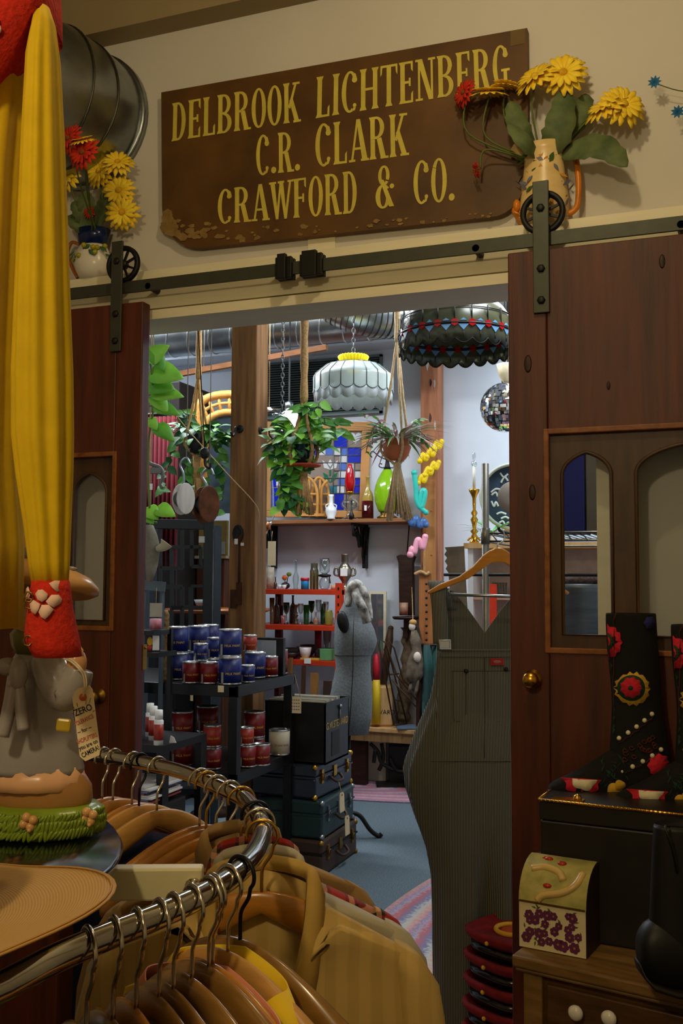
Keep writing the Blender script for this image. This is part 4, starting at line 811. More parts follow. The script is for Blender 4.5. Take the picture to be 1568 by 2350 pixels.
m.lathe([(30 * s_, z(940)), (28 * s_, z(960)), (26 * s_, z(1000)), (16 * s_, z(1040))], 24); m.lathe([(10 * s_, z(1062)), (9 * s_, z(1090)), (13 * s_, z(1130)), (14 * s_, z(1185)), (7 * s_, z(1205)), (.001, z(1206))], 20); t.part('glass_bulbs', m, M_clear)
m = MB(); m.lathe([(13 * s_, z(1062)), (13 * s_, z(1042)), (11 * s_, z(1042))], 18); m.lathe([(6 * s_, z(1215)), (6 * s_, z(1200))], 12); t.part('copper_collar', m, mat('copper', (200, 116, 70), .3, 1)); m = MB(); m.tube([(0, 0, z(940)), (0, 0, CEIL - t.loc.z)], .003, 5); m.tube([(0, 0, z(1215)), (-.03, 0, z(1240)), (-.03, 0, z(1500))], .004, 5); t.part('hanging_cord', m, M_cord)
t = Th('price_tag', 'large buff card tag hanging below the glass lantern by the timber post', 'tag', px=(623, 1266), d=5.95); m = MB(); a, b = t.p(615, 1242), t.p(633, 1298); m.bb((a.x, 0, b.z), (b.x, .002, a.z)); t.part('card', m, M_tagp); m = MB(); m.tube([(0, -.001, a.z), (.005, 0, a.z + .06)], .0015, 5); t.part('string', m, M_cord)
t = Th('reflection_globe', 'glowing white globe in place of a glass reflection behind the trailing plant', 'lamp', px=(664, 968), d=6.6); r = 27 * t.s; m = MB(); m.ball((0, 0, 0), r, 24); t.part('globe', m, mat('emissive_white_globe', (255, 255, 255), .4, emit=1.1, var=0)); m = MB(); m.lathe([(.03, r), (.03, r + .05), (.006, r + .06), (.006, CEIL - t.loc.z)], 12); t.part('stem', m, M_steel)  # emissive globe put in for a bright glass reflection
t = Th('hanging_chain', 'thin steel chain with hook hanging beside the trailing plant', 'chain', px=(648, 935), d=5.2); m = MB(); ct = CEIL - t.loc.z; k = 0; z_ = 0
while z_ < ct: m.tube([(.008 * math.cos(a * PI / 4) * (k % 2), .008 * math.cos(a * PI / 4) * ((k + 1) % 2), z_ + .016 * math.sin(a * PI / 4)) for a in range(8)], .0025, 5, closed=True); z_ += .024; k += 1
m.tube(spline([(0, 0, 0), (-.012, 0, -.02), (0, 0, -.035), (.015, 0, -.025)], 5), .003, 5); t.solo(m, mat('grey_chain'))
# pulleys and iron things at the left
M_rust = mat('rust_brown', (96, 56, 30), .8, .2, .4, 25); M_oldw = wood('old_white_wood', (170, 162, 150), (214, 208, 196), .8, 4, (6, 6, 1))
def pulley(label, px, py, rpx, d, hook_y, m1, m2):
    t = Th('block_pulley', label, 'pulley', px=(px, py), d=d); r = rpx * t.s; m = MB(); n = 20
    ov = [(r * .78 * math.cos(2 * PI * k / n), r * 1.25 * math.sin(2 * PI * k / n)) for k in range(n)]
    Rz = Matrix.Rotation(.55, 3, 'Z'); fn = lambda x, y, z: Rz @ Vector((x, y, z))
    m.prism(ov, -r * .55, -r * .4, fn); m.prism(ov, r * .4, r * .55, fn); t.part('cheek', m, m1, bevel=.004)
    m = MB(); m.lathe([(r * .7, -r * .38), (r * .6, -r * .1), (r * .6, r * .1), (r * .7, r * .38)], 20, R=Rz @ Matrix.Rotation(PI / 2, 3, 'X')); t.part('sheave', m, m2)
    m = MB(); zk = t.p(px, hook_y).z; m.tube(spline([(0, 0, r * .9), (0, 0, zk * .7), (-r * .3, 0, zk), (r * .2, 0, zk + r * .5), (r * .5, 0, zk)], 6), r * .09, 7); t.part('hook', m, M_steel)
    m = MB(); m.tube([(r * .2, 0, zk + r * .5), (r * .2, .02, CEIL - t.loc.z)], .0025, 5); t.part('hanging_cord', m, mat('grey_cord'))
pulley('white cheeked wooden pulley block hanging above the black lattice shelf', 421, 1145, 29, 4.8, 1065, M_oldw, mat('grey_iron', (110, 108, 104), .5, .6))
pulley('rust brown wooden pulley block hanging left of the timber post', 473, 1158, 34, 4.9, 1090, M_rust, M_irond)
t = Th('snatch_hook', 'small black iron hook and block above the rusty pulley', 'hook', px=(470, 1040), d=4.9); s_ = t.s; m = MB(); m.ball((0, 0, 0), (12 * s_, 8 * s_, 14 * s_), 12); m.tube(spline([(0, 0, -10 * s_), (2 * s_, 0, -28 * s_), (12 * s_, 0, -34 * s_), (14 * s_, 0, -22 * s_)], 5), 3 * s_, 7); m.tube([(0, 0, 10 * s_), (-.1, 0, CEIL - t.loc.z)], .003, 5); t.solo(m, M_irond)
t = Th('iron_clamp', 'old grey iron clamp with small tag hanging at the left edge of the doorway', 'clamp', px=(358, 1075), d=4.3); s_ = t.s; m = MB(); m.tube(spline([t.p(335, 1060), t.p(350, 1066), t.p(370, 1075), t.p(374, 1095), t.p(368, 1110), t.p(374, 1120)], 6), 4.5 * s_, 8); m.box(t.p(358, 1080), (26 * s_, .02, 14 * s_)); t.part('clamp_body', m, mat('grey_iron'), bevel=.003); m = MB(); a = t.p(345, 1117, -.01); m.box(a, (10 * s_, .002, 14 * s_)); t.part('paper_tag', m, M_white); m = MB(); m.tube([t.p(343, 1062), (t.p(343, 1062).x, 0, CEIL - t.loc.z)], .003, 5); t.part('hanging_cord', m, M_cord)
t = Th('slack_cord', 'thin pale cord sagging diagonally from the vine down to the timber post', 'cord', px=(480, 1030), d=5.25); m = MB(); m.tube(spline([t.p(368, 905), t.p(430, 985, .0), t.p(520, 1085), t.p(588, 1160, .04), t.p(594, 1200, .06)], 6), .0028, 5); t.solo(m, M_cord)
# ------------------------------------------------------------------ black paint shelf and its cans
c0 = P(545, 1576, d=4.55); XR, Y0 = c0.x, c0.y; ZT, ZM = c0.z, P(551, 1776, d=4.55).z
DS, LS = .66, 1.5
t = Th('paint_shelf', 'black steel shelving unit stacked with blue and red paint cans', 'shelf', loc=(XR, Y0, 0), rot=0)
for nm, z, th in (('top_shelf', ZT, .03), ('middle_shelf', ZM, .03), ('bottom_shelf', .12, .03)):
    m = MB(); m.bb((-LS, .004, z - th), (-.004, DS - .004, z)); m.bb((-LS, 0, z - .05), (0, .012, z + .002)); m.bb((-.012, 0, z - .05), (0, DS, z + .002)); m.bb((-LS, DS - .012, z - .05), (0, DS, z + .002)); t.part(nm, m, M_blackm, bevel=.002)
for x in (-.0, -LS + .045):
    for y in (0, DS - .045):
        m = MB(); m.bb((x - .045, y, 0), (x - .001, y + .045, ZT - .002)); t.part('leg', m, M_blackm, bevel=.002)
m = MB(); q = t.p(507, 1581, -.002); m.box(q, (.03, .002, .03)); q = t.p(440, 1602, -.002); m.box(q, (.014, .002, .026)); t.part('price_sticker', m, M_tagp)
LBL = {}
def label_mat(nm, rgb): return mat('can_label_' + nm, rgb, .4, var=.18, sc=9)
LC = {'blue': label_mat('blue', (20, 34, 98)), 'red': label_mat('red', (116, 22, 24)), 'orange': label_mat('orange', (156, 48, 30)), 'white': label_mat('white', (190, 178, 148))}
M_lid = mat('bright_can_lid', (206, 206, 200), .25, .9, .08, 20); M_gold = mat('gold_lettering', (206, 166, 60), .5); M_bar = mat('grey_barcode', (150, 148, 132), .7)
TXT = {k: text_mb(k, 1.0) for k in ('MILK PAINT', 'STAIN WAX')}
PROTO = {}
def can_proto(col, r, h, word):
    key = (col, round(r, 3), round(h, 3))
    if key in PROTO: return dup(PROTO[key])
    root = bpy.data.objects.new('paint_can', None); C.objects.link(root)
    m = MB(); m.lathe([(r * .98, 0), (r * 1.0, .003), (r * .97, .006), (r * .97, h - .006), (r, h - .004), (r * 1.0, h), (r * .9, h), (r * .88, h - .006), (.001, h - .006)], 28); m.build('can_body', M_lid, root)
    m = MB(); m.lathe([(r * .985, .007), (r * .985, h - .008)], 28); m.build('paper_label', LC[col], root)
    for wd, zz, sz, mt in ((word, .36, .16, M_gold),):
        vs, fs = TXT[wd]; m = MB(); k = sz * h; x0 = max(abs(v.x) for v in vs) * 2; k = min(k, r * 1.5 / x0)
        m.add([((r * .992) * math.sin(v.x * k / r + .35), -(r * .992) * math.cos(v.x * k / r + .35), zz * h + v.y * k) for v in vs], fs, False); m.build('gold_lettering', mt if col != 'white' else M_ink, root)
    m = MB(); fn = lambda x, y, z: ((r * .99 + y) * math.sin(x / r), -(r * .99 + y) * math.cos(x / r), z); m.prism([(-r * .85, h * .05), (-r * .6, h * .05), (-r * .6, h * .45), (-r * .85, h * .45)], 0, .0006, fn); m.build('barcode', M_bar, root)
    PROTO[key] = root; return root
def can(label, px, ybot, wpx, col, d=None, z=None, asp=1.16, word='MILK PAINT', rz=0, hpx=None):
    if z is not None:                               # stands on a surface of height z: depth from its base pixel, clamped to the shelf
        q = P(px, ybot, d=d) if d else P(px, ybot, Z=z)
    else: q = P(px, ybot, d=d)
    zz = z if z is not None else q.z; dd = -(ROT.transposed() @ (q - EYE)).z; r = wpx / 2 * dd / FPX; r = min((.054, .043, .035), key=lambda v: abs(v - r)) if col != 'big' else r
    h = r * 2 * asp; o = can_proto(col, r, h, word); o.location = (q.x, q.y, zz + .002); o.rotation_euler = (0, 0, YAW + rz)
    tag(o, label, 'paint can', 'paint cans on the upper shelf' if zz > .9 else 'paint cans on the lower shelf'); return o, r, h, q
ZT += .002; hq, hp = .054 * 2 * 1.16, .043 * 2 * 1.16
can('dark blue paint can at the left end of the lower row on the upper shelf', 407, 1562, 53, 'blue', d=4.85, z=ZT, rz=.3)
can('big blue paint can stacked highest at the left end of the upper shelf', 406, 1507, 53, 'blue', d=4.85, z=ZT + hq + .004, rz=-.2)
can('left one of the red pair of paint cans under the small blue can', 439, 1566, 42, 'red', d=4.68, z=ZT)
can('red paint can in the front row, right one of the red pair', 480, 1567, 42, 'red', d=4.66, z=ZT)
can('small blue paint can standing on the red pair in the front', 461, 1520, 35, 'blue', d=4.68, z=ZT + hp + .004)
can('lower blue paint can at the front right corner of the upper shelf', 528, 1571, 56, 'blue', d=4.64, z=ZT, rz=.1)
can('large blue paint can on top at the front right corner of the upper shelf', 528, 1511, 56, 'blue', d=4.64, z=ZT + hq + .004)
can('dark blue paint can hidden low behind the red pair', 452, 1560, 50, 'blue', d=4.95, z=ZT); can('big blue paint can behind the small blue one in the upper row', 455, 1507, 50, 'blue', d=4.95, z=ZT + hq + .004)
can('dark paint can low at the back of the upper shelf behind the right red can', 490, 1556, 46, 'blue', d=5.12, z=ZT); can('blue paint can furthest back in the upper row', 478, 1500, 49, 'blue', d=5.08, z=ZT + hq + .004)
can('small blue paint can between the two large front blue cans in the upper row', 495, 1508, 40, 'blue', d=4.84, z=ZT + hp + .004); can('blue can supporting the small blue can in the upper row', 494, 1560, 40, 'blue', d=4.84, z=ZT)
can('small blue paint can right of the front corner stack', 568, 1566, 35, 'blue', d=4.72, z=ZT); can('blue paint can at the right edge of the upper shelf behind a small blue can', 585, 1556, 46, 'blue', d=4.95, z=ZT)
can('small orange red paint can standing on the blue can at the right edge', 574, 1497, 35, 'orange', d=4.95, z=ZT + hq + .004, word='MILK PAINT')
can('small red paint can beside the blue can near the back right corner', 619, 1551, 36, 'red', d=5.02, z=ZT); can('large red paint can at the back right corner of the upper shelf', 637, 1545, 50, 'red', d=5.16, z=ZT)
ZM += .002
can('dark red paint can at the far left of the lower shelf, on top of another', 417, 1706, 58, 'red', d=4.75, z=ZM + hq + .004); can('dark red paint can at the bottom far left of the lower shelf', 417, 1765, 58, 'red', d=4.75, z=ZM)
can('red paint can stacked at the middle of the lower shelf behind a green labelled one', 476, 1692, 52, 'red', d=4.95, z=ZM + hq + .004); can('red paint can at the bottom middle of the lower shelf', 480, 1755, 52, 'red', d=4.95, z=ZM)
can('orange brown paint can in front of the middle stack on the lower shelf', 487, 1716, 44, 'orange', d=4.66, z=ZM + hp + .004); can('red can under the orange brown can on the lower shelf', 487, 1770, 44, 'red', d=4.66, z=ZM)
can('large red paint can highest at the right of the lower shelf beside the white can', 584, 1686, 50, 'red', d=4.95, z=ZM + hp + .004); can('low red paint can under the large red one at the right of the lower shelf', 588, 1740, 42, 'red', d=4.95, z=ZM)
can('slim red paint can just right of the front shelf leg, upper one', 566, 1704, 34, 'orange', d=4.72, z=ZM + hp + .004); can('red paint can just right of the front shelf leg, lower one', 568, 1766, 42, 'red', d=4.72, z=ZM)
can('red paint can in the front of the lower shelf between leg and white can', 600, 1758, 40, 'red', d=4.76, z=ZM)
can('white stain can with dark lettering alone at the right end of the lower shelf', 641, 1735, 50, 'white', d=5.05, z=ZM, word='STAIN WAX')
t = Th('price_card', 'handwritten white card hanging on string from the corner of the paint shelf', 'tag', px=(681, 1548), Y=Y0 + DS - .03, rot=.15); t.loc.x = XR + .012; m = MB(); t.W = Matrix.Translation(t.loc) @ Matrix.Rotation(.15, 4, 'Z'); t.I = t.W.inverted()
m.box((.0, 0, -.155), (.07, .002, .085)); t.part('card', m, M_tagp); m = MB(); m.tube([(-.03, 0, -.115), (0, -.004, 0), (.03, 0, -.115)], .0015, 5); t.part('string', m, M_cord)
m = MB()
for k in range(4):
    for j in range(5): m.box((-.025 + .012 * j, -.002, -.13 - .016 * k), (.007, .001, .005))
t.part('writing', m, mat('faded_ink', (120, 112, 120), .8))
# white-capped bottles and small shelf at the left, magazines
t = Th('low_display_shelf', 'low dark display shelf at the left edge carrying white capped bottles', 'shelf', px=(380, 1702), d=4.2, rot=0); m = MB(); t.loc.z = P(370, 1700, d=4.2).z; zz = t.loc.z; m.bb((-.6, -.12, -.03), (.06, .25, 0)); m.bb((.03, .2, -zz), (.06, .25, -.03)); m.bb((.03, -.12, -zz), (.06, -.07, -.03)); t.solo(m, M_blackm)
shelf_z = zz
for i, (px, yb, d_) in enumerate(((352, 1685, 4.22), (364, 1690, 4.1), (344, 1680, 4.32))):
    t = Th('squeeze_bottle', ('red labelled bottle with white cap, middle one on the low display shelf', 'red labelled bottle with white cap nearest the front of the low display shelf', 'red labelled bottle with white cap beside the door edge')[i], 'bottle', px=(px, yb), d=d_, group='white capped bottles'); t.loc.z = shelf_z; r = .02; m = MB(); m.lathe([(r, 0), (r, .098), (r * .6, .108), (.001, .108)], 16); t.part('bottle_body', m, M_white); m = MB(); m.lathe([(r * .85, .106), (r * .8, .142), (.001, .142)], 14); t.part('cap', m, M_white); m = MB(); m.lathe([(r * 1.01, .02), (r * 1.01, .085)], 16); t.part('label_band', m, LC['orange'])
t = Th('curled_card', 'small white curled card at the end of the low display shelf', 'card', px=(395, 1686), d=4.15); t.loc.z = shelf_z; m = MB(); m.prism([(-.012, 0), (.018, 0), (.008, .022), (-.006, .03)], 0, .004); t.solo(m, M_white)
random.seed(21)
for k in range(9):
    t = Th('magazine', ['faded magazine at the bottom of the stack by the left door', 'second magazine from the bottom of the stack', 'third magazine from the bottom of the stack', 'fourth magazine in the stack by the left door', 'middle magazine of the stack', 'pale magazine above the middle of the stack', 'seventh magazine of the stack', 'second magazine from the top of the stack', 'topmost magazine of the stack by the left door'][k], 'magazine', loc=P(332, 1832, d=4.13) + Vector((random.uniform(-.02, .02), 0, .0085 * k)), rot=random.uniform(-.06, .08), group='stacked magazines')
    m = MB(); m.box((0, 0, .004), (.19, .25, .007)); t.solo(m, mat('magazine_%d' % (k % 4), ((190, 184, 176), (150, 60, 60), (90, 110, 150), (210, 204, 190))[k % 4], .4))
q = P(332, 1836, d=4.13); t = Th('magazine_crate', 'dark wooden crate under the stacked magazines', 'crate', loc=(q.x, q.y, 0), rot=0); m = MB(); m.bb((-.11, -.15, 0), (.11, .15, q.z - .002)); t.solo(m, M_black, bevel=.006)
# black lattice etagere behind the cans
t = Th('lattice_shelf', 'black metal lattice stand with square fretwork left of the timber post', 'stand', px=(490, 1420), d=5.7); t.loc.z = 0; t.W.translation = t.loc; t.I = t.W.inverted(); m = MB()
E_ = mat('grey_black_enamel', (44, 50, 54), .35, .2)
def fr(pts, w, y=0): 
    for a, b in zip(pts, pts[1:]): m.bar(t.p(*a, y), t.p(*b, y), w, w * .7, (0, 1, 0))
zt = t.p(480, 1200).z
m.bar(t.p(480, 1193), (t.p(480, 1193).x, 0, 0), .055, .05, (0, 1, 0)); m.bar(t.p(325, 1193), (t.p(325, 1193).x, 0, 0), .055, .05, (0, 1, 0)); fr([(325, 1202), (492, 1205)], .055); t.part('outer_frame', m, E_, bevel=.003); m = MB()
fr([(394, 1460), (394, 1255), (461, 1255), (461, 1300), (440, 1300), (440, 1210)], .02); fr([(368, 1210), (368, 1304), (418, 1304), (418, 1215)], .022); fr([(418, 1255), (418, 1306)], .02); fr([(440, 1300), (470, 1302)], .018); fr([(368, 1304), (368, 1460)], .02); fr([(330, 1347), (418, 1347), (418, 1395), (394, 1395)], .024); fr([(394, 1395), (470, 1395)], .024); fr([(438, 1347), (438, 1460)], .026); fr([(418, 1395), (418, 1460)], .022); fr([(438, 1345), (482, 1345)], .016); t.part('fretwork', m, E_)
m = MB(); z = t.p(400, 1470).z
for zz in (z, .3): m.box((t.p(408, 1300).x, .16, zz), (.45, .34, .03))
for px in (480, 325): m.bar((t.p(px, 1193).x, .32, zt), (t.p(px, 1193).x, .32, 0), .05)
t.part('shelf_board', m, E_)
m = MB(); q = t.p(463, 1238, -.03); m.box(q, (.034, .002, .036)); t.part('price_label', m, M_white)
# left background: dark recess stand-in, maroon curtain, corkboard, wood panelling, round table
t = Th('dark_recess_block', 'tall black block standing in for the dark recess behind the left vine', 'recess block', loc=P(405, 1300, d=6.7), rot=0); x = 0; t.loc.z = 0; m = MB(); zt = P(405, 868, d=6.7).z; m.bb((-1.2, 0, 0), (0, .45, zt)); t.solo(m, mat('near_black_recess', (26, 18, 16), .6, sc=8), bevel=.01)  # black block added to give the darkness of a recess
t = Th('maroon_curtain', 'maroon pleated curtain hanging in front of the dark recess at left', 'curtain', px=(368, 1210), d=6.45, rot=0); a, b = t.p(325, 960), t.p(404, 1200); m = MB(); n = 60; pts = [(a.x + (b.x - a.x) * k / n, .03 * math.sin(k * .9)) for k in range(n + 1)]; m.loft([[Vector((x, y, z)) for x, y in pts] for z in (b.z - .3, a.z)], False, False); t.part('cloth', m, mat('maroon_velvet', (100, 24, 34), .8, var=.3, sc=8), solid=.004); m = MB(); m.tube([(a.x - .1, 0, a.z + .02), (b.x + .05, 0, a.z + .02)], .012, 8); m.bar((a.x - .1, 0, a.z + .02), (a.x - .1, .28, a.z + .02), .015); m.bar((b.x + .03, 0, a.z + .02), (b.x + .03, .28, a.z + .02), .015); t.part('curtain_rod', m, M_irond)
t = Th('brown_cupboard', 'large dark brown wooden cupboard behind the lattice stand', 'cupboard', loc=P(480, 1300, d=6.9), rot=0); t.loc.z = 0; m = MB(); zt = P(480, 1282, d=6.9).z; m.bb((-.1, 0, 0), (.12, .5, zt)); t.part('carcass', m, wood('cupboard_brown', (58, 34, 18), (84, 50, 28), .5, 2, (4, 9, 1)), bevel=.008); m = MB(); m.bb((-.105, -.02, zt), (.14, .52, zt + .02)); t.part('top_board', m, mat('pale_edge_wood', (150, 128, 100), .6)); zcup = zt + .02
q = P(485, 1250, d=6.95); t = Th('cork_panel', 'olive brown framed panel standing on the brown cupboard', 'panel', loc=(q.x, q.y, zcup), rot=0); zt = t.p(485, 1195).z; m = MB(); m.bb((-.1, 0, 0), (.12, .03, zt)); t.part('board', m, mat('olive_cork', (108, 92, 44), .9, sc=30)); m = MB(); m.bb((-.03, -.005, .01), (.11, 0, zt * .4)); t.part('grey_print', m, mat('grey_print', (120, 120, 112), .8))
t = Th('round_wooden_table', 'small glossy round wooden table behind the paint cans', 'table', px=(500, 1396), d=6.5); z = t.loc.z; t.loc.z = 0; m = MB(); m.lathe([(.3, z - .03), (.34, z - .015), (.34, z), (.001, z)], 32); t.part('tabletop', m, wood('glossy_red_brown', (120, 66, 34), (160, 96, 56), .2, 3, (1, 7, 7))); m = MB(); m.lathe([(.16, 0), (.04, .04), (.03, z * .5), (.05, z - .03)], 16); t.part('pedestal', m, M_dkwood)
vessel('bowl', 'grey enamel dish on the round wooden table', 'dish', 470, 1392, 50, 20, mat('grey_enamel', (130, 134, 132), .4), d=6.45, zfix=z)
t = Th('canvas_pouch', 'folded grey canvas tool roll hanging at the left edge above the cans', 'tool roll', px=(350, 1260), d=4.6); m = MB(); R_ = [(332, 1205, 352, 1222), (330, 1230, 362, 1250), (332, 1260, 368, 1280), (334, 1300, 362, 1316), (336, 1335, 350, 1345)]; m.loft([ell((t.p(a, b).x + t.p(c, b).x) / 2, 0, t.p(a, b).z, (t.p(c, b).x - t.p(a, b).x) / 2, .025, 16) for a, b, c, e in R_]); t.part('cloth_body', m, mat('khaki_canvas', (120, 114, 98), .95, sc=60)); m = MB(); m.tube(spline([t.p(360, 1260, -.02), t.p(375, 1255, -.03), t.p(383, 1246, -.03)], 5), [.012 + .002 * i for i in range(11)], 10); m.tube([t.p(345, 1205), (t.p(345, 1205).x, 0, CEIL - t.loc.z)], .003, 5); t.part('funnel_flap', m, mat('beige_canvas', (170, 158, 128), .9))
t = Th('grey_bracket', 'short grey steel bracket arm at the left edge beside the lattice stand', 'bracket', px=(350, 1345), d=4.7); m = MB(); a, b = t.p(325, 1342), t.p(380, 1347); m.bar(a, b, .045, .012, (0, 1, 0)); m.bar((a.x, 0, a.z), (a.x, 0, -t.loc.z), .03); m.bar((t.p(372, 1345).x, .01, a.z), (t.p(372, 1345).x, .01, -t.loc.z), .016); t.solo(m, mat('blue_grey_steel', (84, 94, 98), .4, .4))
t = Th('hanging_card', 'plain beige card hung on the bracket at left above the cans', 'card', px=(358, 1400), d=4.68); m = MB(); a, b = t.p(344, 1384), t.p(372, 1416); m.bb((a.x, 0, b.z), (b.x, .002, a.z)); t.part('card', m, mat('beige_card', (170, 160, 142), .8)); m = MB(); m.tube([(0, 0, a.z), (.0, .01, t.p(358, 1338).z)], .0015, 5); t.part('string', m, M_cord)
vessel('cyl', 'pink and white tin on the little ledge at the left edge', 'tin', 357, 1444, 28, 24, mat('pink_tin', (206, 150, 160), .5, rgb2=(150, 40, 60), sc=30), d=4.5, name='tin')
t = Th('wall_ledge', 'black two-tier ledge at the left edge holding tins beside the blue cans', 'shelf', px=(350, 1446), d=4.5, rot=0); m = MB(); t.loc = t.loc + Vector((0, 0, 0)); m.bb((-.2, -.06, -.02), (.045, .1, 0)); z2 = t.p(350, 1495).z; m.bb((-.2, -.08, z2 - .02), (.07, .1, z2)); m.bb((-.2, .08, -t.loc.z), (-.16, .1, 0)); m.bb((.03, .08, -t.loc.z), (.05, .1, 0)); t.solo(m, M_blackm)
t = Th('picture_box', 'small box with red yellow and blue picture on the black ledge at left', 'box', px=(352, 1494), d=4.5); m = MB(); hh = t.p(352, 1456).z; m.bb((-.035, -.02, 0), (.028, .02, hh)); t.part('carton', m, mat('dark_carton', (40, 30, 44), .5)); m = MB(); m.bb((.0, -.021, .005), (.03, -.02, hh - .004)); m.cur = 1; m.ball((-.012, -.02, hh * .6), (.014, .003, .02), 10); m.cur = 2; m.ball((-.014, -.02, hh * .22), (.012, .003, .012), 10); t.part('printed_picture', m, [M_white, mat('print_yellow', (220, 170, 40), .6), mat('print_red', (190, 50, 40), .6)])
t = Th('patterned_bolster', 'narrow brown patterned cloth roll standing left of the blue cans', 'cloth roll', px=(376, 1505), d=4.75); t.loc.z = ZT - .002; m = MB(); zz = P(372, 1400, d=4.75).z - t.loc.z; m.lathe([(.02, 0), (.024, .02), (.024, zz - .02), (.016, zz), (.001, zz)], 14); t.solo(m, mat('patterned_brown_cloth', (52, 34, 20), .9, sc=50, rgb2=(150, 116, 70)))
q = P(640, 1470, d=5.2); t = Th('record_case', 'open black lidded case with grey lining standing at the end of the paint shelf', 'case', px=(618, 1542), d=5.1, rot=0); t.loc.z = ZT; t.W.translation = t.loc; t.I = t.W.inverted(); m = MB(); a, b = t.p(586, 1463), t.p(650, 1540); m.bb((a.x, 0, .0), (b.x, .03, a.z)); t.part('lid', m, M_black, bevel=.003); m = MB(); m.bb((a.x + .012, -.003, 0), (b.x - .04, 0, a.z - .012)); t.part('grey_lining', m, mat('grey_satin', (150, 160, 166), .5))
# ------------------------------------------------------------------ black box and suitcases by the paint shelf
g = P(738, 2017, Z=0); M_case = [mat('dark_brown_leather', (64, 46, 34), .5, sc=20, bump=.15), mat('dark_green_leather', (38, 58, 58), .35, sc=20, bump=.1), mat('black_blue_leather', (40, 46, 58), .25, sc=20, bump=.1)]
zc = 0; LY = .52; WX = .36
def case(label, ytop_px, ybot_px, dx, dy, L_, mt, hw, rot):
    global zc
    hh = (ybot_px - ytop_px) * .00218; t = Th('suitcase', label, 'suitcase', loc=(g.x + dx, g.y + dy, zc), rot=rot, group='stacked suitcases')
    m = MB(); m.bb((-WX, 0, .004), (0, L_, hh * .62)); t.part('case_body', m, mt, bevel=.012); m = MB(); m.bb((-WX, 0, hh * .63), (0, L_, hh)); t.part('lid', m, mt, bevel=.012)
    m = MB(); m.bb((-WX - .002, -.002, hh * .6), (.003, L_ + .002, hh * .65)); t.part('rim_band', m, M_irond if hw is M_olddbrass else mt)
    for y in (L_ * .16, L_ * .84):
        m = MB(); m.bb((0, y - .012, hh * .42), (.008, y + .012, hh * .82)); m.tube([(.008, y - .008, hh * .5), (.014, y - .008, hh * .7), (.014, y + .008, hh * .7), (.008, y + .008, hh * .5)], .003, 5); t.part('latch', m, hw)
    m = MB(); m.bb((0, L_ * .5 - .02, hh * .48), (.007, L_ * .5 + .02, hh * .8)); t.part('lock', m, hw)
    m = MB(); m.tube(spline([(.004, L_ * .38, hh * .5), (.03, L_ * .42, hh * .36), (.032, L_ * .58, hh * .36), (.004, L_ * .62, hh * .5)], 5), .008, 8); t.part('handle', m, M_case[0])
    for y in (0, L_):
        for zz in (.012, hh - .012): m = MB(); m.ball((-.008, y + (.01 if y == 0 else -.01), zz), .016, 10); t.part('corner_cap', m, hw)
    zc += hh + .002; return t
case('brown leather suitcase at the bottom of the stack', 1934, 2017, 0, 0, LY, M_case[0], M_olddbrass, 0)
case('dark green suitcase in the middle of the stack', 1846, 1934, -.005, .02, LY - .03, M_case[1], M_steel, .02)
case('black and blue suitcase at the top of the stack', 1763, 1844, -.045, .02, LY - .02, M_case[2], M_brass, -.03)
zb_ = zc; hb = (1757 - 1614) * .00218; t = Th('lettered_strongbox', 'tall open black box with gold lettering on top of the suitcases', 'box', loc=(g.x + .0, g.y + .04, zc), rot=0); LB_ = .34; WB = .34; m = MB(); m.bb((-WB, 0, 0), (0, LB_, .01)); th = .008
for q in (((-WB, 0, 0), (0, th, hb)), ((-WB, LB_ - th, 0), (0, LB_, hb)), ((-WB, 0, 0), (-WB + th, LB_, hb)), ((-th, 0, 0), (0, LB_, hb))): m.bb(*q)
t.part('box_shell', m, M_black); m = MB(); m.bb((-.002, -.002, hb - .01), (.006, LB_ + .002, hb + .002)); m.bb((-WB, -.003, hb - .008), (0, .006, hb + .002)); t.part('metal_rim', m, M_blackm)
m = MB(); vs, fs = text_mb('G.W.STEWARD', .052); m.add([(.0015, LB_ * .5 + v.x * .9, hb * .56 + v.y) for v in vs], fs, False); t.part('gold_lettering', m, M_gold)
m = MB(); m.bb((0, .09, hb * .1), (.002, .2, hb * .5)); t.part('label_patch', m, M_irond); m = MB(); m.tube([(.004, .2, hb * .86), (.006, .2, hb * .6)], .004, 6); m.ball((.006, .2, hb * .88), .012, 8); t.part('key_clasp', m, M_steel)
random.seed(9)
for k in range(14):
    t2 = Th('record_sleeve', ['front', 'second', 'third', 'fourth', 'fifth', 'sixth', 'seventh', 'eighth', 'ninth', 'tenth', 'eleventh', 'twelfth', 'thirteenth', 'rearmost'][k] + ' paper sleeve standing in the black lettered box', 'record sleeve', loc=(g.x - WB / 2, g.y + .05 + .009 + k * .017, zc + .011), rot=random.uniform(-.02, .02), group='record sleeves in the black box'); m = MB(); m.box((0, 0, hb / 2 - .002 + random.uniform(0, .012)), (WB - .03, .004, hb - .012)); t2.solo(m, mat('sleeve_%d' % (k % 4), ((206, 196, 170), (180, 176, 160), (150, 166, 176), (222, 214, 190))[k % 4], .7))
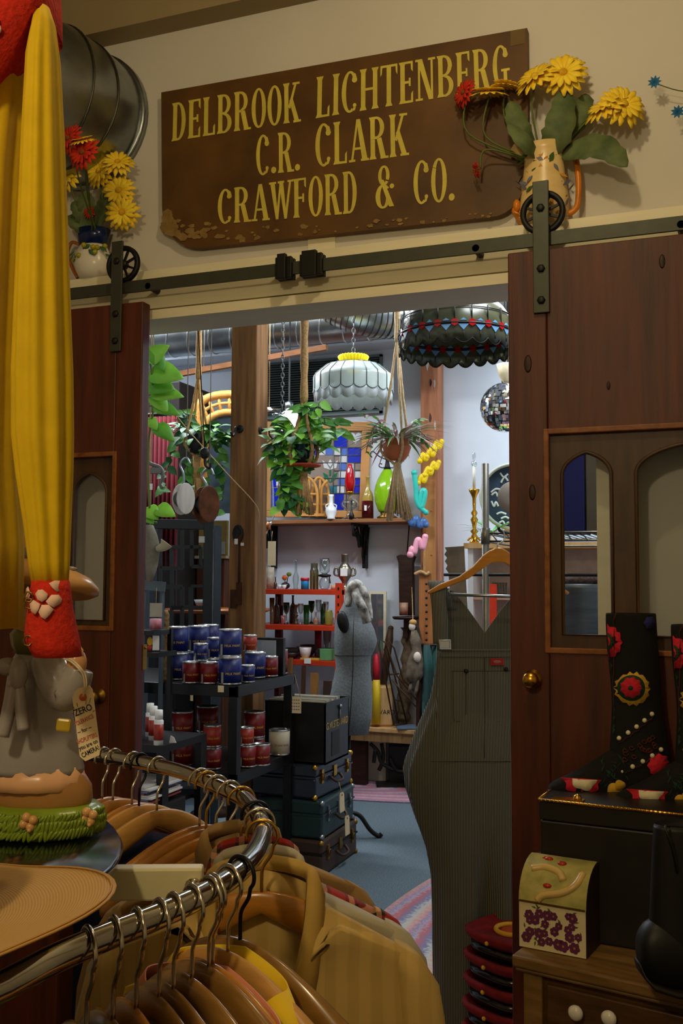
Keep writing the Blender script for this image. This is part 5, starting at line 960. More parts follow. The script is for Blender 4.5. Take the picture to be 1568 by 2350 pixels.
for k, (px, py, lb) in enumerate(((785, 1840, 'white card tag hanging from the top suitcase handle'), (797, 1893, 'white card tag hanging on the bottom suitcase, lower of two tags'))):
    q = P(px, py, X=g.x + .045); t = Th('price_tag', lb, 'tag', loc=q, rot=PI / 2 - .2); m = MB(); m.prism([(-.022, .035), (-.014, .048), (.014, .048), (.022, .035), (.028, -.05), (-.016, -.055)], 0, .0015); t.part('card', m, M_tagp); m = MB(); m.tube([(0, 0, .04), (.0, .02, .1)], .0015, 5); t.part('string', m, M_cord); m = MB(); m.lathe([(.005, 0), (.005, .002)], 8, (0, -.002, .036), Matrix.Rotation(-PI / 2, 3, 'X')); t.part('reinforcing_ring', m, mat('orange_ring', (200, 90, 50), .7))
# ------------------------------------------------------------------ dress form
t = Th('dress_form', 'grey linen dressmaker dummy draped with a black and white scarf', 'dress form', px=(812, 1912), d=5.78); t.loc.z = 0; t.W.translation = t.loc; t.I = t.W.inverted()
rows = []
for y, xl, xr, b in ((1340, 799, 822, .5), (1356, 794, 832, .75), (1378, 791, 836, .8), (1396, 783, 842, .7), (1410, 774, 842, .6), (1424, 770, 850, .6), (1445, 768, 860, .66), (1470, 767, 866, .72), (1488, 768, 861, .7), (1505, 769, 852, .7), (1532, 771, 850, .68), (1560, 765, 853, .7), (1600, 757, 855, .74), (1640, 752, 854, .74), (1683, 755, 846, .72)):
    a, c = t.p(xl, y), t.p(xr, y); hw = (c.x - a.x) / 2; rows.append(ell((a.x + c.x) / 2, 0, a.z, hw, hw * b, 32))
m = MB(); m.loft(rows)

t.part('torso', m, mat('dark_grey_linen', (104, 110, 112), .95, sc=90, rgb2=(126, 132, 134), bump=.2))
m = MB(); c0 = lambda px, y, k: (lambda q: (q.x, -k, q.z))(t.p(px, y))
m.tube([c0(812, 1400, .085), c0(810, 1470, .125), c0(810, 1530, .082), c0(806, 1600, .105), c0(800, 1680, .098)], .0025, 5); w_ = rows[9]; m.tube([v * 1.005 for v in w_], .0025, 5, closed=True); t.part('seam', m, M_irond)
m = MB(); q = t.p(787, 1426); m.ball((q.x, -.075, q.z), (.034, .03, .066), 16, Matrix.Rotation(-.2, 3, 'Y')); t.part('arm_cap', m, M_irond)
m = MB(); zz = rows[-1][0].z; m.lathe([(.016, .12), (.016, zz)], 12, (rows[-1][0].x - .12, 0, 0)); cx = rows[-1][0].x - .12
for k in range(4):
    a = k * PI / 2 + .1; c, s2 = math.cos(a), math.sin(a); m.tube(spline([(cx, 0, .15), (cx + .07 * c, .07 * s2, .13), (cx + .13 * c, .13 * s2, .05), (cx + .18 * c, .18 * s2, .012), (cx + .2 * c, .2 * s2, .024)], 6), .013, 8)
t.part('iron_stand', m, M_irond, label='black cast iron foot')
t2 = Th('printed_scarf', 'black and white printed scarf over the neck of the dress form', 'scarf', px=(825, 1390), d=5.66); m = MB(); pts = [(800, 1392), (802, 1358), (812, 1342), (824, 1345), (836, 1368), (845, 1395), (849, 1422)]; sp = spline([t2.p(x, y, .02 * (i % 2)) for i, (x, y) in enumerate(pts)], 6); m.tube(sp, [.018 + .012 * math.sin(PI * i / (len(sp) - 1)) for i in range(len(sp))], 10); sp = spline([t2.p(812, 1345, .02), t2.p(822, 1375, -.02), t2.p(834, 1400, -.03), t2.p(843, 1428, -.02)], 6); m.tube(sp, [.028] * len(sp), 10)
t2.solo(m, mat('blotched_scarf', (30, 30, 28), .8, sc=26, rgb2=(226, 222, 212)))
# ------------------------------------------------------------------ orange-red metal shelves with glassware
YF2 = 6.5; xr_ = P(785, 1400, Y=YF2).x; t = Th('red_metal_shelving', 'orange red perforated metal shelving full of glassware and bowls', 'shelf', loc=(xr_, YF2, 0), rot=0); W2, D2 = .72, .5
zsv = [P(690, y, Y=YF2).z for y in (1353, 1435, 1515)]
for i, z in enumerate(zsv):
    m = MB(); m.bb((-W2, 0, z - .035), (0, D2, z)); t.part('shelf_board', m, M_red, bevel=.002)
for x in (-.05, -W2):
    for y in (0, D2 - .04):
        ztp = P(775, 1338, Y=YF2).z if y == 0 else P(850, 1357, Y=YF2 + D2).z
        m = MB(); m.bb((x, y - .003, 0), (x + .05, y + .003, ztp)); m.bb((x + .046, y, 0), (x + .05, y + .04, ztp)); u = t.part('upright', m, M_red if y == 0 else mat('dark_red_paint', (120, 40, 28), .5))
        m = MB()
        for k in range(14): m.bb((x + .018, y - .0045, ztp - .05 - .055 * k), (x + .03, y - .003, ztp - .03 - .055 * k))
        m.build('slot_hole', M_irond, u)
m = MB(); q = t.p(706, 1517, -.004); m.box(q, (.05, .003, .036)); t.part('price_label', m, M_white)
z1, z2, z3 = zsv; V = lambda kind, lb, cat, px, yb, w_, h_, mt, Y, z, **k: vessel(kind, lb, cat, px, yb, w_, h_, mt, Y=Y, zfix=z + .001, **k)
M_brn = mat('brown_glass', (92, 66, 44), .15, coat=.4); M_grnd = mat('dark_green_glass', (40, 112, 58), .12, coat=.5); M_smoke = glass('smoky_clear_glass', (190, 196, 186), .25)
M_tin = mat('tarnished_silver', (150, 142, 124), .3, .9, .3, 20)
V('cyl', 'tall carved white candle holder at the left end of the top red shelf', 'candle holder', 620, 1353, 18, 50, mat('distressed_white', (206, 196, 178), .8, rgb2=(150, 136, 112), sc=30), 6.62, z1)
V('vase', 'thin brown bud vase on the top red shelf by the post', 'vase', 632, 1353, 9, 28, M_brn, 6.65, z1)
t = Th('flower_figurine', 'little orange flower ornament with green leaf on the top red shelf', 'ornament', px=(655, 1352), Y=6.6); t.loc.z = z1 + .001; s_ = t.s; m = MB(); m.cur = 0; m.ball((0, 0, 8 * s_), (11 * s_, 8 * s_, 8 * s_), 12); m.cur = 1; m.ball((-2 * s_, -2 * s_, 26 * s_), 6 * s_, 10); m.cur = 2; m.ball((8 * s_, 0, 34 * s_), (6 * s_, 3 * s_, 5 * s_), 10); m.cur = 0; m.tube([(0, 0, 10 * s_), (-1 * s_, 0, 22 * s_)], 1.2 * s_, 5); m.tube([(2 * s_, 0, 10 * s_), (7 * s_, 0, 32 * s_)], 1.2 * s_, 5); t.solo(m, [mat('dark_glaze', (44, 36, 34), .3), mat('orange_glaze', (208, 90, 30), .4), mat('olive_leaf', (110, 120, 30), .5)])
for i, px in enumerate((642, 652)): V('bowl', ('left', 'right')[i] + ' small white cup lying before the flower ornament on the top red shelf', 'cup', px, 1354, 12, 10, M_milk, 6.55, z1)
V('vase', 'clear glass bud vase beside the blue tin on the top red shelf', 'vase', 679, 1354, 15, 68, M_clear, 6.6, z1)
def redlid(t, R, Hh):
    m = MB(); m.lathe([(R * 1.12, Hh * .78), (R * 1.12, Hh * 1.02), (.001, Hh * 1.02)], 18); t.part('lid', m, mat('bright_red_lid', (206, 30, 44), .4), label='bright red lid')
V('cyl', 'blue tub with bright red lid on the top red shelf', 'tub', 700, 1355, 18, 26, mat('bright_blue_tub', (40, 132, 190), .4), 6.58, z1, extra=redlid)
def lant(t, R, Hh):
    m = MB(); m.lathe([(R * 1.1, Hh * .7), (R * 1.15, Hh * .75), (R * .3, Hh), (.001, Hh * 1.05)], 6); t.part('pointed_roof', m, mat('grey_lead_roof', (90, 94, 86), .6)); m = MB()
    for k in range(6): m.bb((R * math.cos(k * PI / 3) - .006, R * math.sin(k * PI / 3) - .006, 0), (R * math.cos(k * PI / 3) + .006, R * math.sin(k * PI / 3) + .006, Hh * .72))
    t.part('cage_bar', m, mat('brass_grey', (120, 104, 70), .5, .6))
V('cyl', 'little house shaped lantern with pointed roof on the top red shelf', 'lantern', 721, 1357, 16, 60, mat('dark_lantern_glass', (70, 66, 50), .2), 6.6, z1, extra=lant, name='lantern')
def syph(t, R, Hh):
    m = MB(); m.lathe([(R * .3, Hh * .38), (R * 1.15, Hh * .42), (R * 1.15, Hh * .47), (R * .3, Hh * .5)], 18); m.tube([(R * .8, -R * .4, Hh * .45), (R * 1.0, -R * .6, Hh * .2)], R * .12, 6); t.part('black_collar', m, M_black); m = MB(); m.lathe([(R * .35, Hh * .48), (R * .9, Hh * .58), (R * .95, Hh * .9), (R * .75, Hh), (R * .7, Hh), (R * .88, Hh * .88), (.001, Hh * .6)], 20); t.part('upper_glass', m, M_clear)
t = V('globe', 'two-bulb glass coffee syphon with black collar on the top red shelf', 'coffee maker', 745, 1357, 26, 30, M_clear, 6.6, z1, name='coffee_syphon', extra=lambda t, R, Hh: syph(t, R, Hh * 2.4))
V('cyl', 'small pink box at the right end of the top red shelf', 'box', 767, 1358, 15, 10, mat('pink_box', (206, 140, 110), .6), 6.55, z1, name='trinket_box')
t = Th('metal_urn_lamp', 'ornate tarnished metal urn lamp standing behind the dress form', 'lamp', px=(791, 1400), Y=6.75); t.loc.z = z1 + .001; t.W.translation = t.loc; t.I = t.W.inverted(); zz = lambda y: t.p(791, y).z; s_ = t.s; m = MB(); m.lathe([(14 * s_, 0), (10 * s_, .01), (5 * s_, zz(1345)), (7 * s_, zz(1335)), (16 * s_, zz(1322)), (18 * s_, zz(1308)), (12 * s_, zz(1300)), (7 * s_, zz(1292)), (9 * s_, zz(1288)), (9 * s_, zz(1274)), (11 * s_, zz(1272)), (.001, zz(1271))], 20); t.part('urn_body', m, M_tin)
for sg in (-1, 1): m = MB(); m.tube(spline([(sg * 12 * s_, 0, zz(1322)), (sg * 24 * s_, 0, zz(1318)), (sg * 22 * s_, 0, zz(1304)), (sg * 13 * s_, 0, zz(1306))], 4), 2.4 * s_, 6); t.part('side_handle', m, M_tin)
m = MB(); m.box((-2 * s_, -19 * s_, zz(1313)), (16 * s_, .003, 18 * s_)); t.part('white_label', m, M_white)
mid = [('tumbler', 'brown glass tumbler at the left end of the middle red shelf', 'glass', 624, 12, 60, M_brn), ('bottle', 'narrow dark brown bottle on the middle red shelf', 'bottle', 634, 14, 62, M_brn), ('tumbler', 'clear tall tumbler left on the middle red shelf', 'glass', 645, 13, 40, M_smoke), ('goblet', 'tall green goblet left on the middle red shelf', 'goblet', 657, 16, 50, M_green), ('stick', 'silver candlestick on the middle red shelf', 'candlestick', 679, 16, 44, M_tin),
       ('bottle', 'dark bottle behind the silver candlestick', 'bottle', 672, 16, 64, M_brn), ('goblet', 'clear goblet right of the silver candlestick', 'goblet', 690, 14, 48, M_clear), ('tumbler', 'dark green tumbler in the middle of the middle red shelf', 'glass', 703, 15, 44, M_grnd), ('goblet', 'green stemmed glass at centre of the middle red shelf', 'goblet', 715, 16, 52, M_green), ('vase', 'small orange striped cup on the middle red shelf', 'cup', 725, 14, 30, mat('orange_striped', (180, 110, 60), .4, rgb2=(80, 130, 140), sc=40)), ('goblet', 'tall clear glass behind the orange cup', 'goblet', 731, 15, 56, M_clear),
       ('tumbler', 'green tumbler right on the middle red shelf', 'glass', 741, 14, 46, M_grnd), ('jar', 'yellow green jar at the right of the middle red shelf', 'jar', 755, 18, 34, mat('olive_jar', (150, 146, 66), .3)), ('goblet', 'clear glass at the right end of the middle red shelf', 'goblet', 748, 14, 52, M_clear), ('bowl', 'white and red bowl at the right end of the middle red shelf', 'bowl', 757, 20, 14, mat('white_red_bowl', (214, 196, 190), .3, rgb2=(196, 90, 80), sc=20)), ('tumbler', 'pink tinted tumbler on the middle red shelf front', 'glass', 650, 12, 20, mat('pink_glass', (190, 100, 100), .2, trans=.4))]
for i, (k, lb, ct, px, w_, h_, mt) in enumerate(mid): V(k, lb, ct, px, 1437, w_, h_, mt, 6.58 + .1 * (i % 3), z2)
low = [('bowl', 'stacked grey bowl at the back of the low red shelf', 'bowl', 668, 34, 20, mat('grey_bowl', (110, 110, 100), .4)), ('bowl', 'dark wide bowl behind the white bowl on the low red shelf', 'bowl', 708, 40, 26, mat('dark_bowl', (60, 50, 48), .4)), ('bowl', 'white patterned bowl at the front of the low red shelf', 'bowl', 701, 29, 28, mat('white_patterned_bowl', (206, 200, 200), .3, rgb2=(214, 160, 150), sc=12)), ('jar', 'dark brown crock on the low red shelf', 'jar', 736, 24, 26, mat('dark_crock', (40, 34, 32), .4)), ('cyl', 'purple cloth covered tin under the middle red shelf', 'tin', 689, 17, 20, mat('purple_tin', (110, 84, 140), .6)), ('tumbler', 'tall pale blue glass at the back of the low red shelf', 'glass', 751, 20, 62, M_clear), ('cyl', 'crimson paper cylinder at the back of the low red shelf', 'canister', 730, 16, 62, mat('crimson_paper', (150, 24, 40), .6)), ('bowl', 'dark enamel bowl at the left of the low red shelf', 'bowl', 668, 44, 14, mat('dark_bowl'))]
for i, (k, lb, ct, px, w_, h_, mt) in enumerate(low): V(k, lb, ct, px, 1517, w_, h_, mt, (6.75, 6.85, 6.56, 6.6, 6.9, 6.8, 6.9, 6.6)[i], z3)
t = Th('green_book', 'pale green book lying at the right end of the low red shelf', 'book', px=(756, 1512), Y=6.6, rot=0); t.loc.z = z3 + .001; m = MB(); m.box((0, 0, .04), (.09, .14, .08)); t.solo(m, mat('pale_green_cover', (96, 150, 96), .6), bevel=.003)
t = Th('yellow_ruler', 'yellow wooden ruler lying along the front of the low red shelf', 'ruler', px=(712, 1512), Y=6.53, rot=0); t.loc.z = z3 + .001; m = MB(); m.box((0, 0, .008), (.14, .03, .014)); t.solo(m, mat('yellow_wood', (206, 158, 50), .5))
for i, (px, c_) in enumerate(((640, (60, 30, 16)), (660, (120, 80, 40)), (690, (70, 44, 24)), (715, (140, 96, 48)), (745, (54, 34, 22)))):
    t = Th('wooden_rod', ('leftmost dark wooden pole under the red shelving', 'tan wooden stick under the red shelving', 'curved brown stick under the red shelving', 'flat orange wooden board leaning under the red shelving', 'turned dark wooden leg leaning under the red shelving right end')[i], 'stick', px=(px, 1600), Y=6.42); t.loc.z = 0; m = MB(); m.bar((0, 0, 0), (.02, .04, 1.0 - .05 * i), .05 if i in (3, 4) else .02, .03); t.solo(m, mat('stick_%d' % i, c_, .7))
t = Th('tall_mirror', 'narrow light framed mirror leaning on the wall behind the dress form', 'mirror', px=(870, 1455), Y=7.12, rot=0); m = MB(); a, b = t.p(846, 1357), t.p(886, 1455); m.bb((a.x, 0, -t.loc.z), (b.x, .02, a.z)); t.part('backing', m, M_trim); m = MB(); m.bb((a.x + .02, -.002, -.35), (b.x - .02, 0, a.z - .02)); t.part('mirror_glass', m, mat('pale_mirror', (170, 186, 194), .08, .8))
t = Th('bat_handle', 'rounded brown wooden bat leaning on the wall right of the dress form', 'bat', px=(868, 1668), d=7.36); m = MB(); a, b = t.p(897, 1442), t.p(868, 1662); m.tube([a, a.lerp(b, .12), b], [.02, .03, .024], 12); m.ball(a, .022, 10); t.solo(m, wood('bat_brown', (64, 46, 28), (92, 68, 42)))
t = Th('wooden_press_board', 'long dark brown wooden mould with flared top hanging on the back wall', 'wooden mould', px=(936, 1400), Y=7.08, rot=0); m = MB(); pl = [t.p(x, y) for x, y in ((912, 1276), (922, 1272), (945, 1273), (954, 1277), (949, 1292), (951, 1412), (919, 1412), (917, 1292))]; m.prism([(q.x, q.z) for q in pl][::-1], -.03, .03); t.part('board', m, M_dkwood, bevel=.005); m = MB(); m.tube([t.p(934, 1275, 0), t.p(940, 1200, 0)], .005, 5); t.part('strap', m, M_dkwood)
t = Th('candle_bracket', 'curved brown wooden bracket shelf below the dark mould on the wall', 'bracket', px=(932, 1415), Y=7.05, rot=0); m = MB(); m.lathe([(.09, -.02), (.1, -.01), (.1, 0), (.001, 0)], 20); m.box((0, .05, -.08), (.03, .12, .16)); t.solo(m, M_dkwood)
vessel('cyl', 'small labelled tin standing on the curved wall bracket', 'tin', 927, 1411, 20, 28, mat('label_tin', (160, 140, 110), .5, rgb2=(170, 70, 60), sc=20), Y=7.0, name='tin')
t = Th('perforated_rail', 'slanted orange brown board with a row of holes hanging by the overalls', 'board', px=(985, 1480), d=6.95); m = MB(); pl = [t.p(x, y) for x, y in ((962, 1318), (990, 1315), (992, 1484), (974, 1485), (962, 1440))]; m.prism([(q.x, q.z) for q in pl][::-1], -.012, .012); t.part('board', m, wood('orange_brown_board', (132, 76, 36), (168, 104, 54))); m = MB()
for k in range(9): m.lathe([(.009, 0), (.009, .002)], 8, t.p(979, 1340 + k * 16, -.014), Matrix.Rotation(-PI / 2, 3, 'X'))
t.part('hole', m, M_irond); m = MB(); m.tube(spline([t.p(952, 1318, -.02), t.p(966, 1312, -.03), t.p(978, 1318, -.02), t.p(986, 1313, -.02)], 5), .012, 8); m.tube([t.p(975, 1314, 0), t.p(975, 1200, .3)], .004, 5); t.part('rope_knot', m, M_hemp)
t = Th('rag_doll', 'small old puppet in brown and white clothes hanging by the wall', 'puppet', px=(945, 1500), d=6.9); m = MB(); s_ = t.s; m.cur = 0; m.ball(t.p(946, 1438), (8 * s_, 7 * s_, 10 * s_), 12); m.cur = 1; m.ball(t.p(948, 1428), (9 * s_, 8 * s_, 7 * s_), 12); m.cur = 2
m.loft([ell(t.p(x, y).x, 0, t.p(x, y).z, w_ * s_, w_ * .6 * s_, 14, .15, 5) for x, y, w_ in ((950, 1446, 6), (953, 1470, 12), (956, 1490, 10), (952, 1520, 18), (950, 1550, 20), (948, 1565, 12))]); m.cur = 0; m.ball(t.p(958, 1508, -.04), (9 * s_, 6 * s_, 12 * s_), 10); m.cur = 2
for x, y in ((942, 1590), (956, 1594)): m.tube([t.p(x + 3, 1560), t.p(x, y - 10), t.p(x - 4, y)], 4 * s_, 8)
t.part('doll_body', m, [mat('pale_doll', (206, 190, 172), .7), mat('straw_hair', (186, 140, 80), .9), mat('brown_rag', (74, 60, 44), .95, rgb2=(120, 108, 92), sc=24)]); m = MB(); m.tube([t.p(948, 1422), t.p(945, 1330, .5)], .003, 5); t.part('string', m, M_cord)
t = Th('driftwood_log', 'rough grey brown driftwood log standing on the bench behind the wire rack', 'log', px=(940, 1655), d=7.35); m = MB(); sp = spline([t.p(925, 1655), t.p(930, 1580), t.p(938, 1500), t.p(938, 1440)], 5); m.tube(sp, [.05 * (1 + .25 * math.sin(i * 2.2)) for i in range(len(sp))], 12); t.solo(m, mat('driftwood', (76, 62, 44), .95, rgb2=(128, 108, 80), sc=20, bump=.6))
t = Th('teal_cloth', 'teal and dark green cloth hanging beside the overalls', 'cloth', px=(995, 1640), d=6.9); m = MB(); m.loft([[t.p(968 + 8 * k, y, .04 * math.sin(k * 1.7 + y * .01)) for k in range(8)] for y in (1480, 1540, 1600, 1680)], False, False); t.part('cloth', m, mat('teal_fabric', (40, 84, 80), .95, rgb2=(60, 60, 60), sc=4), solid=.006); m = MB(); m.tube([t.p(960, 1480), t.p(1035, 1480)], .01, 8); m.bar(t.p(1030, 1480), (t.p(1030, 1480).x, 0, -t.loc.z), .03); m.bar(t.p(962, 1480), (t.p(962, 1480).x, 0, -t.loc.z), .03); t.part('rail', m, M_dkwood)
t = Th('yellow_red_toy', 'red and yellow painted toy standing behind the dress form on the bench', 'toy', px=(864, 1590), d=7.25); m = MB(); s_ = t.s; m.cur = 0; m.lathe([(8 * s_, 30 * s_), (9 * s_, 60 * s_), (6 * s_, 85 * s_), (.001, 90 * s_)], 12); m.cur = 1; m.lathe([(10 * s_, -70 * s_), (10 * s_, 0), (8 * s_, 30 * s_)], 12); t.solo(m, [mat('toy_red', (190, 36, 50), .5), mat('toy_yellow', (226, 190, 40), .5)])
# bench with wooden box and wire rack
zb = P(880, 1672, d=7.15).z; t = Th('low_bench', 'low pale wooden bench under the wire rack', 'bench', px=(880, 1700), d=7.15, rot=0); t.loc.z = 0; t.W.translation = t.loc; t.I = t.W.inverted(); xa, xb = t.p(770, 1690).x, t.p(1010, 1690).x
m = MB(); m.bb((xa, 0, zb - .03), (xb, .31, zb)); t.part('top_board', m, M_pine, bevel=.004); m = MB(); m.bb((xa + .01, .015, zb - .1), (xb - .01, .04, zb - .031)); t.part('apron', m, wood('tan_bench_wood', (128, 98, 60), (160, 126, 82)))
for x in (xa + .02, xb - .1):
    for y in (.045, .24): m = MB(); m.bb((x, y, 0), (x + (.2 if x < 0 and y < .1 else .08), y + .06, zb - .031)); t.part('leg', m, M_dkwood)
def onb(t): t.loc.z = zb + .001; t.W.translation = t.loc; t.I = t.W.inverted(); return t
t = onb(Th('wooden_box', 'plain plywood box with small black lettering on the bench', 'box', px=(874, 1662), d=7.25)); a, b = t.p(846, 1574), t.p(902, 1660); m = MB(); m.bb((a.x, 0, 0), (b.x, .2, a.z)); t.part('box_shell', m, M_pine, bevel=.015); m = MB(); vs, fs = text_mb('K.C. WARD', .045); m.add([((a.x + b.x) / 2 + v.x - .01, -.002, a.z * .3 + v.y) for v in vs], fs, False); t.part('black_lettering', m, M_ink)
t = onb(Th('wire_rack', 'rusty bent wire rack standing on the bench before the overalls', 'wire rack', px=(905, 1668), d=7.17)); M_wire = mat('brown_wire', (84, 62, 48), .5, .6); m = MB(); W_ = lambda *p: m.tube([t.p(x, y, k) for x, y, k in p], .006, 6)
W_((904, 1664, 0), (870, 1480, .04), (872, 1466, .05), (886, 1476, .05), (912, 1552, .05), (1000, 1660, .0)); W_((915, 1660, .06), (882, 1490, .06), (893, 1470, .07), (905, 1488, .08), (925, 1560, .08), (1005, 1640, .05)); W_((934, 1660, .1), (893, 1500, .1), (885, 1472, .1)); W_((904, 1664, 0), (934, 1660, .1)); W_((893, 1548, .06), (916, 1546, .06)); W_((900, 1560, 0), (985, 1655, 0)); W_((922, 1608, .08), (908, 1606, .08)); t.solo(m, M_wire)
t = onb(Th('folded_blue_cloth', 'folded blue grey cloth at the end of the bench by the overalls', 'cloth', px=(945, 1668), d=7.17)); m = MB(); m.box((.0, .02, .006), (.22, .2, .012)); t.solo(m, mat('blue_grey_cloth', (92, 110, 128), .9), bevel=.004)
t = Th('black_iron_base', 'black scrolled iron stand in the dark under the bench', 'iron stand', px=(905, 1770), d=7.22); t.loc.z = 0; t.W.translation = t.loc; t.I = t.W.inverted(); m = MB()
for p_ in (((850, 1706), (868, 1725), (876, 1750), (905, 1768)), ((876, 1706), (880, 1740), (870, 1768)), ((895, 1740), (910, 1768), (935, 1770)), ((862, 1720), (858, 1750))): m.tube(spline([t.p(*q) for q in p_], 5), .014, 8)
m.box((.0, .02, .014), (.26, .16, .025)); t.solo(m, M_irond)
t = Th('dark_crate', 'dark box in the shadow under the bench', 'box', px=(915, 1760), d=7.35); t.loc.z = 0; m = MB(); m.box((0.03, 0, .14), (.2, .14, .28)); t.solo(m, M_black)
# rugs
def rug(label, c, ang, a, b, cols, nm):
    mt, nt, N, bs = _new(nm); L_ = nt.links; bs.inputs['Roughness'].default_value = 1
    tc = N.new('ShaderNodeTexCoord'); mp = N.new('ShaderNodeMapping'); mp.inputs['Scale'].default_value = (1 / a, 1 / b, 0); L_.new(tc.outputs['Object'], mp.inputs[0]); ln = N.new('ShaderNodeVectorMath'); ln.operation = 'LENGTH'; L_.new(mp.outputs[0], ln.inputs[0])
    no = N.new('ShaderNodeTexNoise'); no.inputs['Scale'].default_value = 60; L_.new(tc.outputs['Object'], no.inputs[0]); mu = N.new('ShaderNodeMath'); mu.operation = 'MULTIPLY_ADD'; L_.new(no.outputs['Fac'], mu.inputs[0]); mu.inputs[1].default_value = .1; L_.new(ln.outputs['Value'], mu.inputs[2])
    sc = N.new('ShaderNodeMath'); sc.operation = 'MULTIPLY'; sc.inputs[1].default_value = 5; L_.new(mu.outputs[0], sc.inputs[0]); fr_ = N.new('ShaderNodeMath'); fr_.operation = 'FRACT'; L_.new(sc.outputs[0], fr_.inputs[0])
    rp = N.new('ShaderNodeValToRGB'); e = rp.color_ramp.elements; e[0].position = 0; e[0].color = lin(cols[0]); e[1].position = 1; e[1].color = lin(cols[-1])
    for i, c_ in enumerate(cols[1:-1]): x = e.new((i + 1) / (len(cols) - 1)); x.color = lin(c_)
    L_.new(fr_.outputs[0], rp.inputs[0]); L_.new(rp.outputs[0], bs.inputs['Base Color'])
    t = Th('braided_rug', label, 'rug', loc=(c.x, c.y, 0), rot=ang); m = MB(); rows = [[Vector((a * k * math.cos(i * PI / 48), b * k * math.sin(i * PI / 48), .012 - .002 * (j % 2))) for i in range(96)] for j, k in enumerate([.02 + .98 * q / 30 for q in range(31)])]
    rows.append([Vector((v.x * 1.005, v.y * 1.005, .001)) for v in rows[-1]]); m.loft(rows); t.solo(m, mt)
rug('oval pink braided rug in front of the bench', P(800, 1806, Z=0), .05, 1.15, .42, ((176, 100, 110), (150, 126, 150), (200, 150, 140), (130, 130, 160), (190, 110, 108)), 'pink_braided_wool')
A_, B_ = P(884, 2102, Z=0), P(993, 2012, Z=0); dv = (B_ - A_).normalized(); nv = Vector((dv.y, -dv.x, 0)); cc = (A_ + B_) / 2 + nv * .84 - dv * .25; rug('large braided rug in blue pink and cream at the foot of the overalls', cc, math.atan2(dv.y, dv.x), 1.9, .86, ((120, 116, 150), (190, 140, 130), (170, 170, 160), (110, 110, 140), (170, 96, 96), (150, 150, 170)), 'multi_braided_wool')
# ------------------------------------------------------------------ right side: chrome wire shelf, candlestick shelf, chalkboard
zw = P(1150, 1224, d=3.72).z; t = Th('wire_shelf_unit', 'grey wire shelf unit with round post behind the right door', 'shelf', px=(1115, 1300), d=3.72, rot=0); t.loc.z = 0; t.W.translation = t.loc; t.I = t.W.inverted(); zp = t.p(1115, 1064).z; r = 8.3 * t.s
M_wsh = mat('grey_pipe', (120, 116, 104), .35, .7)
WL, WD = .95, .62
for x in (0, WL):
    for y in (0, WD): m = MB(); m.tube([(x, y, 0), (x, y, zp)], r, 14); m.lathe([(r * 1.25, zw - .04), (r * 1.3, zw + .02)], 14, (x, y, 0)); t.part('post', m, M_wsh)
for nm, zz in (('upper_wire_shelf', zw), ('lower_wire_shelf', zw - .95)):
    m = MB()
    for z_ in (zz, zz - .03): m.tube([(0, 0, z_), (WL, 0, z_), (WL, WD, z_), (0, WD, z_)], .004, 6, closed=True)
    for k in range(34): m.tube([(.02 + k * .0275, 0, zz), (.02 + k * .0275, WD, zz)], .0022, 5)
    for k in range(17): m.tube([(.02 + k * .055, 0, zz), (.045 + k * .055, 0, zz - .03)], .0025, 5)
    t.part(nm, m, M_wsh)
m = MB(); zr = t.p(1115, 1319).z; m.tube([(-.16, 0, zr), (WL, 0, zr)], .006, 8); t.part('cross_bar', m, M_irond)
q = t.I @ P(1147, 1218, d=3.38); m = MB(); m.tube([(q.x, 0, zw - .004), (q.x, 0, q.z), (q.x, q.y, q.z), (q.x, q.y - .02, q.z + .01)], .005, 8); t.part('hanging_arm', m, M_irond)
wsx, wsy = t.loc.x, t.loc.y
zt = P(1118, 1246, d=5.6).z; t = Th('white_shelf_unit', 'white plywood shelf unit with a wooden top carrying the brass candlestick', 'shelf', px=(1118, 1246), d=5.6, rot=0); t.loc.z = 0; t.W.translation = t.loc; t.I = t.W.inverted(); xa = t.p(1066, 1246).x; m = MB(); m.bb((xa, -.02, zt - .03), (xa + 1.1, .4, zt)); t.part('top_board', m, M_pine); m = MB(); m.bb((xa + .02, 0, 0), (xa + .05, .38, zt - .03)); t.part('side_panel', m, M_white); m = MB(); m.bb((xa + 1.05, 0, 0), (xa + 1.08, .38, zt - .03)); t.part('side_panel', m, M_white); m = MB(); m.bb((xa + .05, .36, .05), (xa + 1.05, .375, zt - .03)); t.part('back_panel', m, mat('pinkish_panel', (200, 184, 176), .8)); m = MB(); zz = t.p(1118, 1368).z
for z_ in (zz, zz - .45): m.bb((xa + .05, 0, z_ - .02), (xa + 1.05, .36, z_))
t.part('inner_shelf', m, mat('pink_wood', (196, 150, 124), .6)); m = MB(); m.bb((xa + .14, -.01, .3), (xa + .185, 0, t.p(1090, 1340).z)); 
t.part('red_upright', m, mat('bright_orange_red', (220, 60, 30), .5)); zsh2 = zz
def vs2(kind, lb, cat, px, w_, h_, mt, z, d=5.68, **k): return vessel(kind, lb, cat, px, 1240, w_, h_, mt, d=d, zfix=z + .001, **k)
